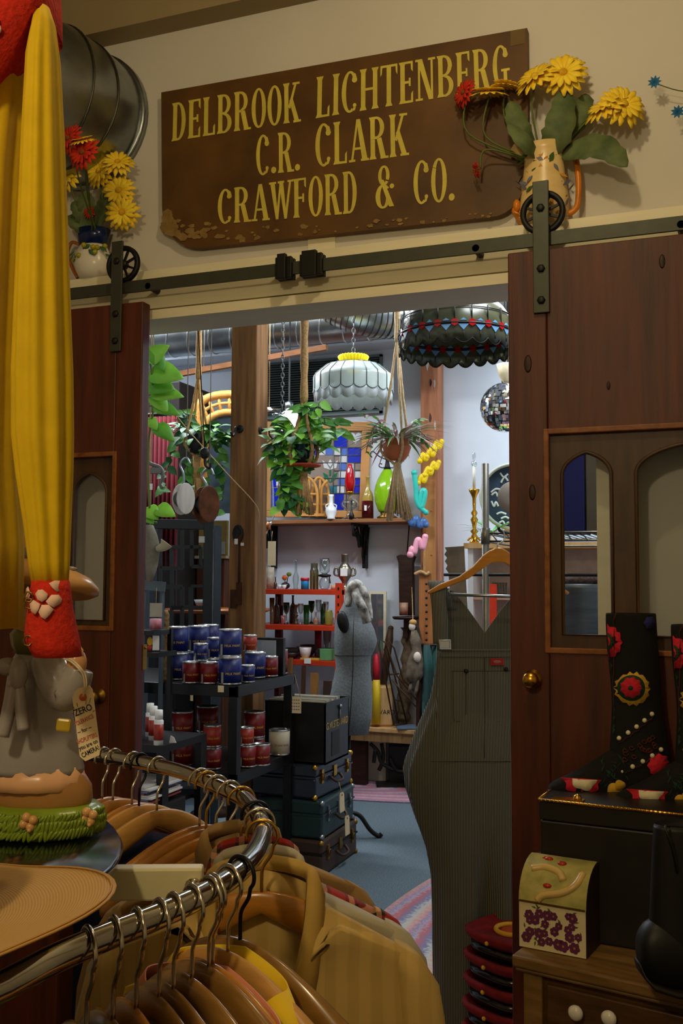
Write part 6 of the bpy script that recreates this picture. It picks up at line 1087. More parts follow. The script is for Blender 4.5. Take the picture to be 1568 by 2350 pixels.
def cndl(t, R, Hh):
    m = MB(); m.lathe([(R * .32, Hh), (R * .32, Hh * 1.42), (.001, Hh * 1.42)], 12); t.part('candle', m, mat('ivory_candle', (226, 222, 206), .4)); m = MB(); m.lathe([(R * .3, Hh * 1.42), (R * .62, Hh * 1.47), (R * .5, Hh * 1.52)], 12); m.ball((0, 0, Hh * 1.62), (R * .35, R * .35, Hh * .09), 12); t.part('flame_bulb', m, M_clear)
    m = MB()
    for k in range(3): a = k * 2 * PI / 3 + .5; m.tube(spline([(0, 0, Hh * .12), (R * .9 * math.cos(a), R * .9 * math.sin(a), Hh * .1), (R * 1.5 * math.cos(a), R * 1.5 * math.sin(a), .016)], 4), R * .22, 7)
    t.part('claw_foot', m, M_brass)
vs2('stick', 'tall brass candlestick with ivory electric candle on the white shelf unit', 'candlestick', 1089, 22, 124, M_brass, zt, extra=cndl, name='candlestick')
t = Th('sprouting_plant', 'small bright green sprouting plant beside the brass candlestick', 'plant', px=(1128, 1242), d=5.75); t.loc.z = zt + .001; s_ = t.s; m = MB(); m.cur = 1; m.lathe([(10 * s_, 0), (13 * s_, 22 * s_), (.001, 21 * s_)], 16); m.cur = 0; random.seed(2)
for k in range(26): a = random.uniform(0, 2 * PI); m.leaf((0, 0, 18 * s_), (math.cos(a), math.sin(a), random.uniform(.1, 1.6)), (0, 0, 1), random.uniform(.07, .22), .018, .5, .2, 4)
t.solo(m, [mat('mint_leaf', (86, 180, 90), .5), M_white])
t = Th('round_chalkboard', 'round chalkboard with pale frame and white chalk drawing behind the pole', 'chalkboard', px=(1178, 1140), d=5.85); r = 78 * t.s; R = Matrix.Rotation(PI / 2, 3, 'X'); m = MB(); m.lathe([(r, 0), (r, .02), (r * .93, .03), (r * .9, .02), (r * .9, 0)], 48, R=R); t.part('frame', m, mat('pale_green_grey_frame', (176, 182, 168), .6)); m = MB(); m.lathe([(r * .92, 0), (r * .92, .012), (.001, .012)], 48, R=R); t.part('slate', m, mat('blue_slate', (58, 76, 98), .8, var=.2, sc=6))
m = MB(); ch = lambda *p: m.tube(spline([t.p(x, y, -.014) for x, y in p], 5), .006, 5)
ch((1148, 1085), (1156, 1095), (1166, 1088)); ch((1150, 1108), (1158, 1095), (1166, 1104), (1158, 1092)); ch((1127, 1130), (1138, 1122), (1150, 1124)); ch((1128, 1136), (1138, 1130), (1142, 1140)); ch((1128, 1150), (1134, 1162), (1138, 1152), (1144, 1162)); ch((1140, 1180), (1150, 1176), (1162, 1180)); ch((1146, 1200), (1154, 1196), (1160, 1204), (1168, 1198)); ch((1150, 1190), (1160, 1186), (1168, 1190)); t.part('chalk_marks', m, mat('white_chalk', (214, 224, 220), .9)); m = MB(); m.bb((-.05, .005, zt - t.loc.z + .001), (.05, .02, -r * .8)); t.part('stand', m, M_pine)
t = Th('grey_bowl_shade', 'round grey brown metal shade in front of the chalkboard', 'shade', px=(1180, 1142), d=4.6); r = 38 * t.s; m = MB(); m.lathe([(r * .2, -.03), (r * .8, -.02), (r, .0), (r * .98, .01), (.001, -.01)], 28, R=Matrix.Rotation(PI / 2, 3, 'X')); m.tube([(0, .02, r * .9), (0, .02, CEIL - t.loc.z)], .004, 6); t.solo(m, mat('grey_brown_metal', (140, 130, 120), .6))
for i, px in enumerate((1134, 1146, 1158)): vs2('tumbler', ('left', 'middle', 'right')[i] + ' clear glass on the inner board of the white shelf unit', 'glass', px, 12, 30, M_clear, zsh2, d=5.75, group=None)
t = Th('serrated_board', 'weathered grey wood board with a saw-tooth edge behind the overalls hanger', 'board', px=(1045, 1330), d=5.2); m = MB(); pl = [(1022, 1256), (1066, 1253), (1068, 1300), (1075, 1420), (1040, 1424), (1030, 1300)]; te = [(1022, 1256), (1026, 1264), (1021, 1272), (1027, 1280), (1022, 1288), (1028, 1297), (1024, 1305), (1030, 1314)]; a = [t.p(x, y) for x, y in te + [(1040, 1424), (1075, 1420), (1068, 1300), (1066, 1253)]]; m.prism([(q.x, q.z) for q in a], 0, .02); b = t.p(1057, 1420); m.bb((b.x - .03, .0, -t.loc.z), (b.x + .03, .02, b.z + .03)); t.solo(m, mat('weathered_board', (92, 78, 60), .9, sc=10, rgb2=(130, 112, 90)))
t = Th('steel_bin', 'grey galvanised bin with dark fur on it seen through the door window', 'bin', px=(1335, 1480), d=4.75); t.loc.z = 0; t.W.translation = t.loc; t.I = t.W.inverted(); m = MB(); zz = t.p(1335, 1340).z; m.lathe([(.18, 0), (.204, zz - .02), (.212, zz), (.2, zz), (.18, .1)], 32); t.part('bin_wall', m, mat('brushed_bin_steel', (112, 118, 120), .35, .8, .2, 5, stretch=(1, 1, 8))); zbin = zz
t2 = Th('fur_stole', 'dark brown fur lying on the galvanised bin', 'fur', px=(1340, 1338), d=4.75); t2.loc.z = zbin; m = MB(); random.seed(6)
for k in range(9): m.ball((random.uniform(-.1, .12), random.uniform(-.1, .1), .015), (.07, .06, .025 + .01 * random.random()), 10)
t2.solo(m, mat('dark_fur', (52, 38, 32), 1, sc=60, rgb2=(84, 64, 54), bump=.8))
for i, (xo, c_, w_, lb) in enumerate(((.305, (24, 34, 110), .075, 'blue storage box on the wire shelf seen through the door window'), (.402, (110, 100, 84), .075, 'grey brown box beside the blue box on the wire shelf'))):
    t = Th('storage_box', lb, 'box', loc=(wsx + xo, wsy + .12, zw + .004), rot=0); m = MB(); m.box((.0, .09, .16), (w_ * 1.2, .2, .32)); t.part('carton', m, mat('carton_%d' % i, c_, .6, var=.2, sc=4), bevel=.003); m = MB(); m.box((0, .09, .321), (w_ * 1.22, .205, .01)); t.part('lid', m, mat('carton_%d' % i))
# ------------------------------------------------------------------ striped overalls on a wooden hanger
DO = 3.38; t = Th('wooden_hanger', 'golden wooden suit hanger carrying the striped overalls', 'hanger', px=(1160, 1290), d=DO); M_hw = mat('golden_hanger_wood', (186, 122, 44), .3, var=.15, sc=8, stretch=(2, 10, 10), coat=.3)
m = MB(); up = [(980, 1358), (1010, 1340), (1055, 1322), (1085, 1300), (1108, 1275), (1124, 1263), (1134, 1258), (1143, 1257)]; lo = [(1143, 1291), (1128, 1292), (1106, 1306), (1075, 1328), (1020, 1350), (985, 1364)]
half = [t.p(x, y) for x, y in up + lo]; cx = t.p(1143, 1280).x; mirror = [Vector((2 * cx - q.x, 0, q.z)) for q in half]
pl = [(q.x, q.z) for q in half[:len(up)]] + [(2 * cx - q.x, q.z) for q in reversed(half[:len(up) - 1])] + [(2 * cx - q.x, q.z) for q in reversed(half[len(up):])][:-1] + [(q.x, q.z) for q in half[len(up):]]
pl = [(q.x, q.z) for q in half[:len(up)]] + [(2 * cx - q.x, q.z) for q in reversed(half[:len(up) - 1])] + [(2 * cx - q.x, q.z) for q in reversed(half[len(up) + 1:])] + [(q.x, q.z) for q in half[len(up):]]
m.prism(pl[::-1], -.011, .011); t.part('hanger_body', m, M_hw, bevel=.004); m = MB(); a, b = t.p(1030, 1364), t.p(1262, 1372); m.tube([a, b], .0055, 8); m.tube([a, a + Vector((-.0, 0, .02))], .0035, 6); m.tube([b, b + Vector((0, 0, .02))], .0035, 6); t.part('trouser_bar', m, M_steel)
m = MB(); m.tube(spline([(cx, 0, t.p(1143, 1262).z), (cx, 0, t.p(1143, 1250).z), (cx + .02, 0, t.p(1143, 1240).z), (cx + .02, 0.0, t.p(1143, 1222).z), (cx - .0, 0, t.p(1143, 1214).z), (cx - .018, 0, t.p(1143, 1224).z)], 5), .003, 6); t.part('hook', m, M_chrome)
t = Th('striped_overalls', 'grey and white pinstriped bib overalls hanging in the doorway', 'overalls', px=(1160, 1600), d=DO); M_ov = stripes('hickory_stripe_denim', (122, 120, 104), (48, 50, 46), 62, 'X', .95, .25, (.3, .7)); M_ovd = stripes('hickory_stripe_shadow', (120, 118, 102), (46, 48, 44), 62, 'X', .95, .25, (.3, .7))
def ovrow(y, xl, xr, b, yy=0, n=48, lob=.03, k=7): a, c = t.p(xl, y), t.p(xr, y); hw = (c.x - a.x) / 2; return ell((a.x + c.x) / 2, yy, a.z, hw, b, n, lob, k, y * .01, .8)
def pinch(row, f):
    cx = sum(v.x for v in row) / len(row); hw = max(v.x for v in row) - cx
    return [Vector((v.x, v.y * (1 - f * max(0, 1 - abs(v.x - cx) / hw / .26)), v.z)) for v in row]
m = MB(); m.loft([pinch(ovrow(y, a, b, w_, 0, 64, .035, 9), f) for y, a, b, w_, f in ((1494, 1006, 1220, .03, 0), (1540, 1003, 1223, .05, 0), (1600, 992, 1234, .07, 0), (1680, 958, 1268, .09, 0), (1740, 936, 1290, .1, 0), (1765, 930, 1296, .1, 0), (1810, 934, 1292, .1, 0), (1870, 951, 1275, .1, 0), (1940, 978, 1248, .098, .2), (2000, 990, 1236, .094, .45), (2060, 994, 1232, .09, .75), (2150, 996, 1230, .086, .9), (2280, 998, 1228, .083, .93), (2420, 1004, 1222, .08, .95), (2530, 1010, 1216, .078, .95))], False); t.part('denim_body', m, M_ov, solid=.002)
m = MB(); back = [(1005, 1345), (1040, 1357), (1075, 1398), (1113, 1452), (1150, 1400), (1186, 1357), (1221, 1345), (1222, 1520), (1003, 1520)]; m.prism([(t.p(x, y, .05).x, t.p(x, y, .05).z) for x, y in back][::-1], .05, .054); t.part('back_panel', m, M_ovd)
m = MB(); m.prism([(t.p(x, y).x, t.p(x, y).z) for x, y in ((1008, 1487), (1218, 1487), (1223, 1560), (1236, 1722), (990, 1722), (1003, 1560))][::-1], -.075, -.071); t.part('bib', m, M_ov)
for nm, pts in (('bib_pocket', ((1034, 1535), (1110, 1535), (1110, 1655), (1048, 1657), (1036, 1640))), ('bib_pocket', ((1112, 1535), (1190, 1535), (1190, 1640), (1178, 1657), (1112, 1657)))):
    m = MB(); m.prism([(t.p(x, y).x, t.p(x, y).z) for x, y in pts][::-1], -.079, -.0755); t.part(nm, m, M_ov)
m = MB()
for p_ in (((1008, 1494), (1218, 1494)), ((1008, 1508), (1218, 1508)), ((1036, 1540), (1190, 1540)), ((1048, 1656), (1178, 1656)), ((1070, 1540), (1070, 1640)), ((990, 1748), (1236, 1748)), ((1112, 1510), (1112, 1740))): m.tube([t.p(x, y, -.0795 if y < 1700 else -.1) for x, y in p_], .0009, 4)
t.part('seam_stitching', m, mat('dark_stitching', (44, 42, 34), .9))
for sg in (0, 1):
    m = MB(); fx = (lambda x: x) if not sg else (lambda x: 2226 - x); sp = spline([t.p(fx(1012), 1478, -.07), t.p(fx(1010), 1420, -.055), t.p(fx(1005), 1360, -.035), t.p(fx(1000), 1335, 0), t.p(fx(1008), 1345, .03), t.p(fx(1030), 1400, .05)], 5)
    m.loft([[q + Vector((-.026, 0, 0)), q + Vector((.026, 0, 0))] for q in sp], False, False); t.part('shoulder_strap', m, M_ovd, solid=.004)
    q = t.p(fx(1021), 1479, -.08); m = MB(); m.tube([q + Vector((a, 0, b)) for a, b in ((-.018, .014), (.018, .014), (.02, -.014), (-.016, -.014))], .003, 6, closed=True); m.box(q, (.032, .003, .022)); t.part('strap_buckle', m, mat('white_metal_buckle', (206, 212, 216), .3, .3), label='white metal strap buckle')
m = MB(); q = t.p(1141, 1519, -.081); m.box(q, (.045, .002, .022)); t.part('red_label', m, mat('red_woven_label', (150, 34, 30), .8)); m = MB(); m.ball(q + Vector((0, -.0012, 0)), (.014, .0012, .006), 10); t.part('label_emblem', m, mat('grey_emblem', (150, 90, 76), .8))
for x, y in ((1070, 1540), (1162, 1536)): m = MB(); m.lathe([(.008, 0), (.007, .004), (.001, .005)], 10, t.p(x, y, -.08), Matrix.Rotation(PI / 2, 3, 'X')); t.part('button', m, M_irond)
# stack of red folk trays
for k in range(6):
    q = P(1172, 2140 + 0 * k, d=3.15); t = Th('folk_tray', ['bottom red patterned basket of the stack by the right door', 'second red patterned basket from the bottom', 'third red patterned basket of the stack', 'fourth red patterned basket from the bottom', 'second red patterned basket from the top', 'topmost red patterned basket with yellow ring by the right door'][k], 'basket', loc=(q.x + random.uniform(-.008, .008), q.y, 0), rot=YAW + PI / 4 - .1 + random.uniform(-.06, .06), group='stacked red baskets'); zt_ = P(1172, 2128, d=3.15).z; t.loc.z = zt_ - (5 - k) * .075 - .04
    r = .125; M_fr = mat('dark_red_felt', (120, 22, 26), .9, var=.35, sc=30); m = MB()
    sq = lambda a, z: ell(0, 0, z, a, a, 40, 0, 0, 0, .55)
    m.loft([sq(r * .8, 0), sq(r * .98, .018), sq(r * 1.03, .03), sq(r * 1.03, .038), sq(r * .95, .042), sq(r * .88, .03), sq(r * .2, .026)]); t.part('rim', m, M_fr); m = MB(); m.cur = 0; m.tube([(r * .42 * math.cos(a * PI / 12), r * .42 * math.sin(a * PI / 12), .033) for a in range(24)], .008, 6, closed=True); m.cur = 1; m.ball((0, 0, .03), (r * .3, r * .3, .008), 16)
    for a in range(10): m.cur = 0; m.ball((r * 1.02 * math.cos(a * PI / 5), r * 1.0 * math.sin(a * PI / 5), .02), .007, 6)
    t.part('embroidery', m, [mat('yellow_felt', (214, 160, 40), .8), mat('orange_felt', (186, 70, 30), .8)]); m = MB(); m.loft([sq(r * .88, -.028), sq(r * .9, -.002)]); t.part('dark_lining', m, mat('glossy_black_lining', (20, 16, 14), .2, coat=.4))
# ================================================================== FRONT SHOP FOREGROUND
# ------------------------------------------------------------------ trunk, boots and trinket box on the nightstand at the right
q = P(1174, 2191, d=2.25); RN = -.213; zn = q.z; t = Th('wooden_nightstand', 'small worn wooden chest with white porcelain knobs beside the right door', 'chest', loc=(q.x, q.y, 0), rot=RN); M_nst = wood('worn_tan_wood', (98, 70, 36), (140, 106, 58), .5, 4, (2, 12, 9)); M_nsd = wood('worn_drawer_wood', (66, 44, 24), (96, 66, 36), .5, 4, (2, 12, 9))
m = MB(); m.bb((0, 0, zn - .026), (.62, .42, zn)); m.bb((.006, .006, zn - .036), (.614, .414, zn - .026)); t.part('top_board', m, M_nst, bevel=.006); m = MB(); m.bb((.03, .03, .08), (.59, .4, zn - .037)); t.part('carcass', m, M_nsd)
for x in (.02, .56):
    for y in (.018, .36): m = MB(); m.bb((x, y, 0), (x + .045, y + .045, zn - .037)); t.part('leg', m, M_nst, bevel=.004)
for k in range(2):
    zt = zn - .055 - .24 * k; m = MB(); m.bb((.075, .02, zt - .21), (.55, .034, zt)); d = t.part('drawer', m, M_nsd, bevel=.004)
    for px, py in ((1328, 2318), (1404, 2330)):
        c = t.p(px, py, .02); m = MB(); m.lathe([(.006, 0), (.006, .008), (.0155, .014), (.017, .02), (.012, .027), (.004, .029)], 20, (c.x, .02, c.z - .24 * k), Matrix.Rotation(PI / 2, 3, 'X')); m.build('knob', mat('white_porcelain'), d)['label'] = 'white porcelain knob'
q = P(1240, 1834, d=2.4); RT = -.101; zT_ = q.z; t = Th('travelling_chest', 'black travelling trunk with brass nailed edge standing on the wooden chest', 'trunk', loc=(q.x, q.y, zn + .001), rot=RT); ht = zT_ - zn
M_trk = mat('black_vulcan_fibre', (34, 31, 26), .45, var=.3, sc=20); m = MB(); m.bb((0, 0, 0), (.52, .24, ht - .05)); t.part('trunk_body', m, M_trk, bevel=.004); m = MB(); m.bb((-.002, -.002, ht - .048), (.522, .242, ht)); t.part('lid', m, M_trk, bevel=.003)
m = MB(); m.tube([(0, -.003, ht - .002), (.52, -.003, ht - .002)], .0042, 8); m.tube([(-.003, 0, ht - .002), (-.003, .24, ht - .002)], .0042, 8)
for k in range(52): m.ball((.005 + .01 * k, -.006, ht - .001), .0032, 6)
t.part('brass_edge', m, M_brass, label='brass nailed edge strip'); m = MB(); c = t.z(1330, 1822, ht); m.bb((c.x - .045, .004, ht), (c.x + .03, .03, ht + .004)); m.ball((c.x + .015, .016, ht + .006), .011, 10); t.part('brass_catch', m, M_brass)
M_boot = mat('black_suede', (20, 18, 17), .9, var=.3, sc=40); F_ = [mat('crimson_thread', (200, 36, 54), .9, var=.2, sc=80), mat('cream_thread', (226, 216, 180), .9, sc=60), mat('golden_thread', (206, 160, 50), .9, sc=60), mat('green_thread', (30, 62, 42), .9, sc=60), mat('rust_thread', (92, 42, 22), .9, sc=60), mat('violet_thread', (40, 40, 96), .9, sc=60)]
def boot(nm, label, px, py, d, shaft, foot, mt, rot=YAW, cat='boot', group=None, dx=.5):
    t = Th(nm, label, cat, px=(px, py), d=d, rot=rot, group=group); m = MB(); SH = []
    for y, xl, xr in shaft: a, c = t.p(xl, y), t.p(xr, y); SH.append(((a.x + c.x) / 2, a.z, (c.x - a.x) / 2, (c.x - a.x) / 2 * .62))
    rows = [ell(x, 0, z, a, b, 28) for x, z, a, b in SH]; x, z, a, b = SH[0]; m.loft([ell(x, 0, z - .12, a * .86, b * .86, 28), ell(x, 0, z, a * .94, b * .94, 28)] + rows, True)
    fr_ = []
    for x, y0, y1, b in foot:
        p0, p1 = t.p(x, y0), t.p(x, y1); h = (p0.z - p1.z) / 2; fr_.append([Vector((p0.x, b * math.cos(k * PI / 12), (p0.z + p1.z) / 2 + h * math.copysign(abs(math.sin(k * PI / 12)) ** .8, math.sin(k * PI / 12)))) for k in range(24)])
    m.loft(fr_); t.part('boot_upper', m, mt, sub=1)
    m = MB(); so = [(t.p(x, y1).x, b, t.p(x, y1).z) for x, y0, y1, b in foot]; m.loft([[Vector((x, -b * .95, z - .004)), Vector((x, b * .95, z - .004)), Vector((x, b * .95, z + .004)), Vector((x, -b * .95, z + .004))] for x, b, z in so]); x, b, z = so[-1]; m.bb((x - .06, -.03, z - .02), (x + .0, .03, z)); t.part('sole', m, mat('dark_sole', (30, 22, 16), .6))
    def surf(px_, py_, lift=.002):
        p0 = t.p(px_, py_); best = None
        for (x0, z0, a0, b0), (x1, z1, a1, b1) in zip(SH, SH[1:]):
            if z1 <= p0.z <= z0: u = (z0 - p0.z) / (z0 - z1); best = (x0 + (x1 - x0) * u, a0 + (a1 - a0) * u, b0 + (b1 - b0) * u)
        if best: cx, a, b = best; e = max(-.985, min(.985, (p0.x - cx) / a)); return Vector((cx + e * a, -b * math.sqrt(1 - e * e) - lift, p0.z))
        return Vector((p0.x, -.045 - lift, p0.z))
    return t, surf
def foot_surf(t, foot):
    def f(px_, py_, lift=.002):
        p0 = t.p(px_, py_)
        for (xa, ya0, ya1, ba), (xb, yb0, yb1, bb_) in zip(foot, foot[1:]):
            if xa <= px_ <= xb:
                u = (px_ - xa) / (xb - xa); z0 = t.p(px_, ya0 + (yb0 - ya0) * u).z; z1 = t.p(px_, ya1 + (yb1 - ya1) * u).z; b = ba + (bb_ - ba) * u; e = max(-.96, min(.96, (p0.z - (z0 + z1) / 2) / ((z0 - z1) / 2))); return Vector((p0.x, -b * math.sqrt(1 - abs(e) ** 2.4) - lift, p0.z))
        return Vector((p0.x, -.04, p0.z))
    return f
shaft = [(1404, 1390, 1506), (1440, 1391, 1507), (1500, 1394, 1512), (1560, 1402, 1516), (1620, 1406, 1518), (1680, 1402, 1530), (1740, 1398, 1540), (1790, 1400, 1545), (1842, 1410, 1548)]
foot = [(1259, 1804, 1816, .012), (1272, 1792, 1820, .024), (1295, 1782, 1825, .033), (1330, 1766, 1831, .039), (1370, 1742, 1838, .041), (1410, 1712, 1845, .042), (1450, 1700, 1850, .04), (1500, 1700, 1852, .036), (1535, 1720, 1852, .028), (1548, 1760, 1852, .014)]
def dress_boot(label, dx, dy, d):
    t, sf = boot('embroidered_boot', label, 1440 + dx, 1845 + dy, d, [(y + dy, a + dx, b + dx) for y, a, b in shaft], [(x + dx, a + dy, b + dy, c) for x, a, b, c in foot], M_boot, group='pair of embroidered boots')
    t.loc.z = zT_ + .012 if 0 else t.loc.z
    ff = foot_surf(t, [(x + dx, a + dy, b + dy, c) for x, a, b, c in foot]); S_ = lambda x, y, l=.002: sf(x + dx, y + dy, l); Fs = lambda x, y, l=.002: ff(x + dx, y + dy, l)
    def patch(mb, g, cx, cy, r, mi, lift, lobes=0, sx=1, a0=0, a1=2 * PI, n=32):
        pts = [(cx, cy)] + [(cx + sx * r * (1 + .09 * math.cos(lobes * (a0 + (a1 - a0) * k / n))) * math.cos(a0 + (a1 - a0) * k / n), cy + r * (1 + .09 * math.cos(lobes * (a0 + (a1 - a0) * k / n))) * math.sin(a0 + (a1 - a0) * k / n)) for k in range(n + 1)]
        mb.cur = mi; vs = [g(x, y, lift) for x, y in pts]; mb.add(vs, [(0, k, k + 1) for k in range(1, n + 1)])
    for grp in ([(S_, 1390, 1472, 37, 0, .003, 12, .75), (S_, 1386, 1472, 20, 3, .0036, 0, .7), (S_, 1385, 1472, 15, 0, .0042, 0, .7), (S_, 1384, 1472, 6, 3, .0048)], [(S_, 1443, 1577, 37, 2, .003, 14), (S_, 1440, 1575, 27, 3, .0036), (S_, 1439, 1574, 23, 0, .0042, 9, .95), (S_, 1437, 1575, 5, 3, .0048)], [(S_, 1482, 1428, 14, 5, .003, 6)],
            [(Fs, 1328, 1780, 40, 0, .003, 10, 1, .05, PI - .05), (Fs, 1332, 1782, 24, 1, .0036, 5, 1.1, 0, PI)], [(Fs, 1400, 1806, 17, 2, .003, 3), (Fs, 1412, 1794, 12, 2, .0032, 3)], [(S_, 1500, 1748, 24, 0, .003, 8, 1.1)]):
        m = MB()
        for g in grp: patch(m, *g)
        t.part('embroidered_flower', m, F_, solid=.0012)
    m = MB(); random.seed(12)
    for k in range(42):
        x = 1375 + random.uniform(0, 50); y = 1725 + random.uniform(0, 60) - (x - 1400) * .4; g = Fs if y > 1742 or x < 1400 else S_; a = random.uniform(0, 6); m.add([g(x, y, .0035), g(x + 9 * math.cos(a) + 3, y + 9 * math.sin(a), .0035), g(x + 14 * math.cos(a), y + 14 * math.sin(a) + 2, .0035)], [(0, 1, 2)])
    for k in range(20):
        x = 1396 + random.uniform(-3, 8); y = random.uniform(1520, 1690); m.add([S_(x, y, .003), S_(x + 5, y - 12, .003), S_(x - 4, y - 16, .003)], [(0, 1, 2)])
    t.part('embroidered_leaves', m, F_[3]); m = MB()
    for k in range(5): m.ball(S_(1414 + 18 * k, 1690 - 14 * k), .006, 8); m.ball(S_(1418 + 22 * k, 1764 - 12.5 * k) if 1764 - 12.5 * k < 1842 else Fs(1418, 1764), .006, 8)
    t.part('studs', m, F_[1]); m = MB(); random.seed(5)
    for k in range(16):
        x = 1424 + random.uniform(0, 68); y = 1718 - (x - 1424) * .45 + random.uniform(-8, 22); m.tube([S_(x + 6 * math.cos(a * .9) * (1 - a * .08), y + 6 * math.sin(a * .9) * (1 - a * .08)) for a in range(8)], .0014, 4)
    m.tube([S_(1412 + 8 * k, 1700 - 6.5 * k + 4 * (k % 2)) for k in range(11)], .001, 4); m.tube([S_(1414 + 8 * k, 1772 - 5 * k + 4 * (k % 2)) for k in range(12)], .001, 4); m.tube([S_(1404 + (k - 6) * .5 * (k % 2), 1404 + 20 * k) for k in range(12)], .0012, 4); t.part('scroll_stitching', m, F_[4])
    t.e.location.z = t.loc.z; return t
dress_boot('tall black boot with a yellow sunflower embroidered, further left on the trunk', 0, 0, 2.52)
dress_boot('tall embroidered black boot cut by the right edge of the picture, nearer one', 150, 26, 2.44)
# trinket box with floral paper
q = P(1192, 2186, d=2.3); RB = -.16; t = Th('floral_trinket_box', 'domed box papered with purple flowers on cream, on the wooden chest', 'box', loc=(q.x, q.y, zn + .001), rot=RB); wb = .158; hb_ = .105; H2 = .19; D2_ = .15
pro = [(0, 0), (0, hb_)] + [(D2_ * .62 * (1 - math.cos(k * PI / 16)), hb_ + (H2 - hb_) * math.sin(k * PI / 16)) for k in range(1, 9)] + [(D2_, H2 - .01), (D2_, 0)]
m = MB(); ff = lambda x, y, z: (y, x, z); m.prism(pro, 0, wb, ff); t.part('box_body', m, mat('box_wood_dark', (58, 40, 22), .5), bevel=.002)
pap = mat('cream_floral_paper', (224, 208, 164), .3, var=.08); m = MB(); m.bb((.001, -.0015, .001), (wb - .001, 0, hb_)); t.part('floral_paper', m, pap)
def dome(x, s, l=.002):                              # s along the dome from the front edge
    a = max(0, min(1, s)) * PI / 2; return Vector((x, D2_ * .62 * (1 - math.cos(a)) - l * math.cos(a), hb_ + (H2 - hb_) * math.sin(a) + l * math.sin(a)))
m = MB(); m.loft([[dome(x * wb / 6, s / 8, .001) for x in range(7)] for s in range(9)], False, False); t.part('lid_paper', m, mat('olive_green_varnish', (140, 140, 76), .2, sc=20, rgb2=(200, 184, 112), coat=.4)); m = MB(); random.seed(14)
for k in range(24):
    cx, cz, r = .014 + (wb - .028) * ((k % 6) + .5 + random.uniform(-.4, .4)) / 6, .012 + (hb_ - .026) * ((k // 6) + .5 + random.uniform(-.3, .3)) / 4, random.uniform(.009, .015); m.cur = 0
    for j in range(6): a = j * PI / 3 + k; m.prism([(cx + r * .55 * math.cos(a) + r * .42 * math.cos(i * PI / 4), cz + r * .55 * math.sin(a) + r * .42 * math.sin(i * PI / 4)) for i in range(8)], -.0021 - .00004 * j, -.0016)
    m.cur = 2; m.prism([(cx + r * .2 * math.cos(i * PI / 4), cz + r * .2 * math.sin(i * PI / 4)) for i in range(8)], -.0027, -.002)
for k in range(34): cx, cz = random.uniform(.008, wb - .008), random.uniform(.006, hb_ - .006); a = random.uniform(0, 6.3); m.cur = 1; m.prism([(cx, cz), (cx + .006 * math.cos(a + .4), cz + .006 * math.sin(a + .4)), (cx + .013 * math.cos(a), cz + .013 * math.sin(a)), (cx + .006 * math.cos(a - .4), cz + .006 * math.sin(a - .4))], -.00185, -.0016)
t.part('painted_flowers', m, [mat('purple_print', (98, 48, 84), .4), mat('green_print', (84, 96, 40), .4), mat('ochre_print', (170, 120, 40), .4)]); m = MB()
for pts, r_, mi in ((((.02, .55), (.05, .62), (.085, .56), (.1, .42)), .009, 0), (((.14, .62), (.13, .38), (.1, .22), (.06, .14), (.045, .04)), .009, 0)):
    sp = spline([dome(x, s, 0) for x, s in pts], 5); m.cur = mi; m.tube(sp, r_, 8)
for x, s, r_ in ((.05, .84, .011), (.085, .76, .012), (.065, .3, .011), (.04, .86, .008)): m.cur = 1; m.ball(dome(x, s, 0), (r_, r_ * .7, r_ * .5), 10)
t.part('painted_garland', m, [mat('warm_cream_print', (214, 180, 110), .3), mat('poppy_red_print', (176, 52, 36), .3)]); m = MB(); m.bb((.002, -.004, hb_ - .002), (wb - .002, 0, hb_ + .002)); t.part('lid_seam', m, M_olddbrass)
# black leather boot at the lower right corner
M_blk = mat('black_shiny_leather', (20, 20, 19), .5, var=.2, sc=10); t, sf = boot('black_leather_boot', 'plain black leather boot at the lower right corner of the wooden chest', 1560, 2262, 2.02, [(1885, 1500, 1640), (1980, 1496, 1636), (2080, 1492, 1630), (2160, 1488, 1640), (2240, 1490, 1650)], [(1462, 2150, 2205, .02), (1472, 2128, 2232, .035), (1490, 2105, 2252, .042), (1540, 2100, 2268, .044), (1600, 2120, 2275, .042), (1650, 2160, 2278, .03)], M_blk)
m = MB(); m.tube(spline([sf(1525, 1888), t.p(1528, 1900, -.07), t.p(1543, 1950, -.072), sf(1540, 1990)], 5), .003, 6); t.part('pull_strap', m, M_blk)
# ------------------------------------------------------------------ yellow and red dress hanging at the left
DD = 1.15; t = Th('yellow_red_dress', 'long yellow dress with red floral bodice and cuff hanging at the left edge', 'dress', px=(40, 700), d=DD); M_yel = mat('yellow_cotton', (212, 174, 10), .85, var=.07, sc=30, bump=.08); M_redf = mat('red_felt_cotton', (196, 42, 20), .95, var=.2, sc=160, bump=.3); M_wfl = mat('pinkish_white_print', (226, 186, 164), .9)
def drow(y, xl, xr, b, lob, k, ph, n=72, yy=0): a, c = t.p(xl, y, yy), t.p(xr, y, yy); return ell((a.x + c.x) / 2, yy, a.z, (c.x - a.x) / 2, b, n, lob, k, ph)
m = MB(); m.loft([drow(y, a, b, w_, l, 9, .4 + y * .0006, yy=-.01) for y, a, b, w_, l in ((20, 78, 114, .012, .0), (60, 74, 127, .02, .03), (130, 64, 135, .028, .06), (300, 56, 143, .034, .07), (500, 48, 150, .036, .08), (700, 40, 157, .038, .08), (850, 34, 163, .038, .08), (1000, 34, 165, .036, .08), (1090, 44, 163, .032, .09), (1200, 60, 159, .028, .09), (1290, 70, 157, .024, .08), (1345, 76, 155, .018, .06))]); t.part('sleeve', m, M_yel)
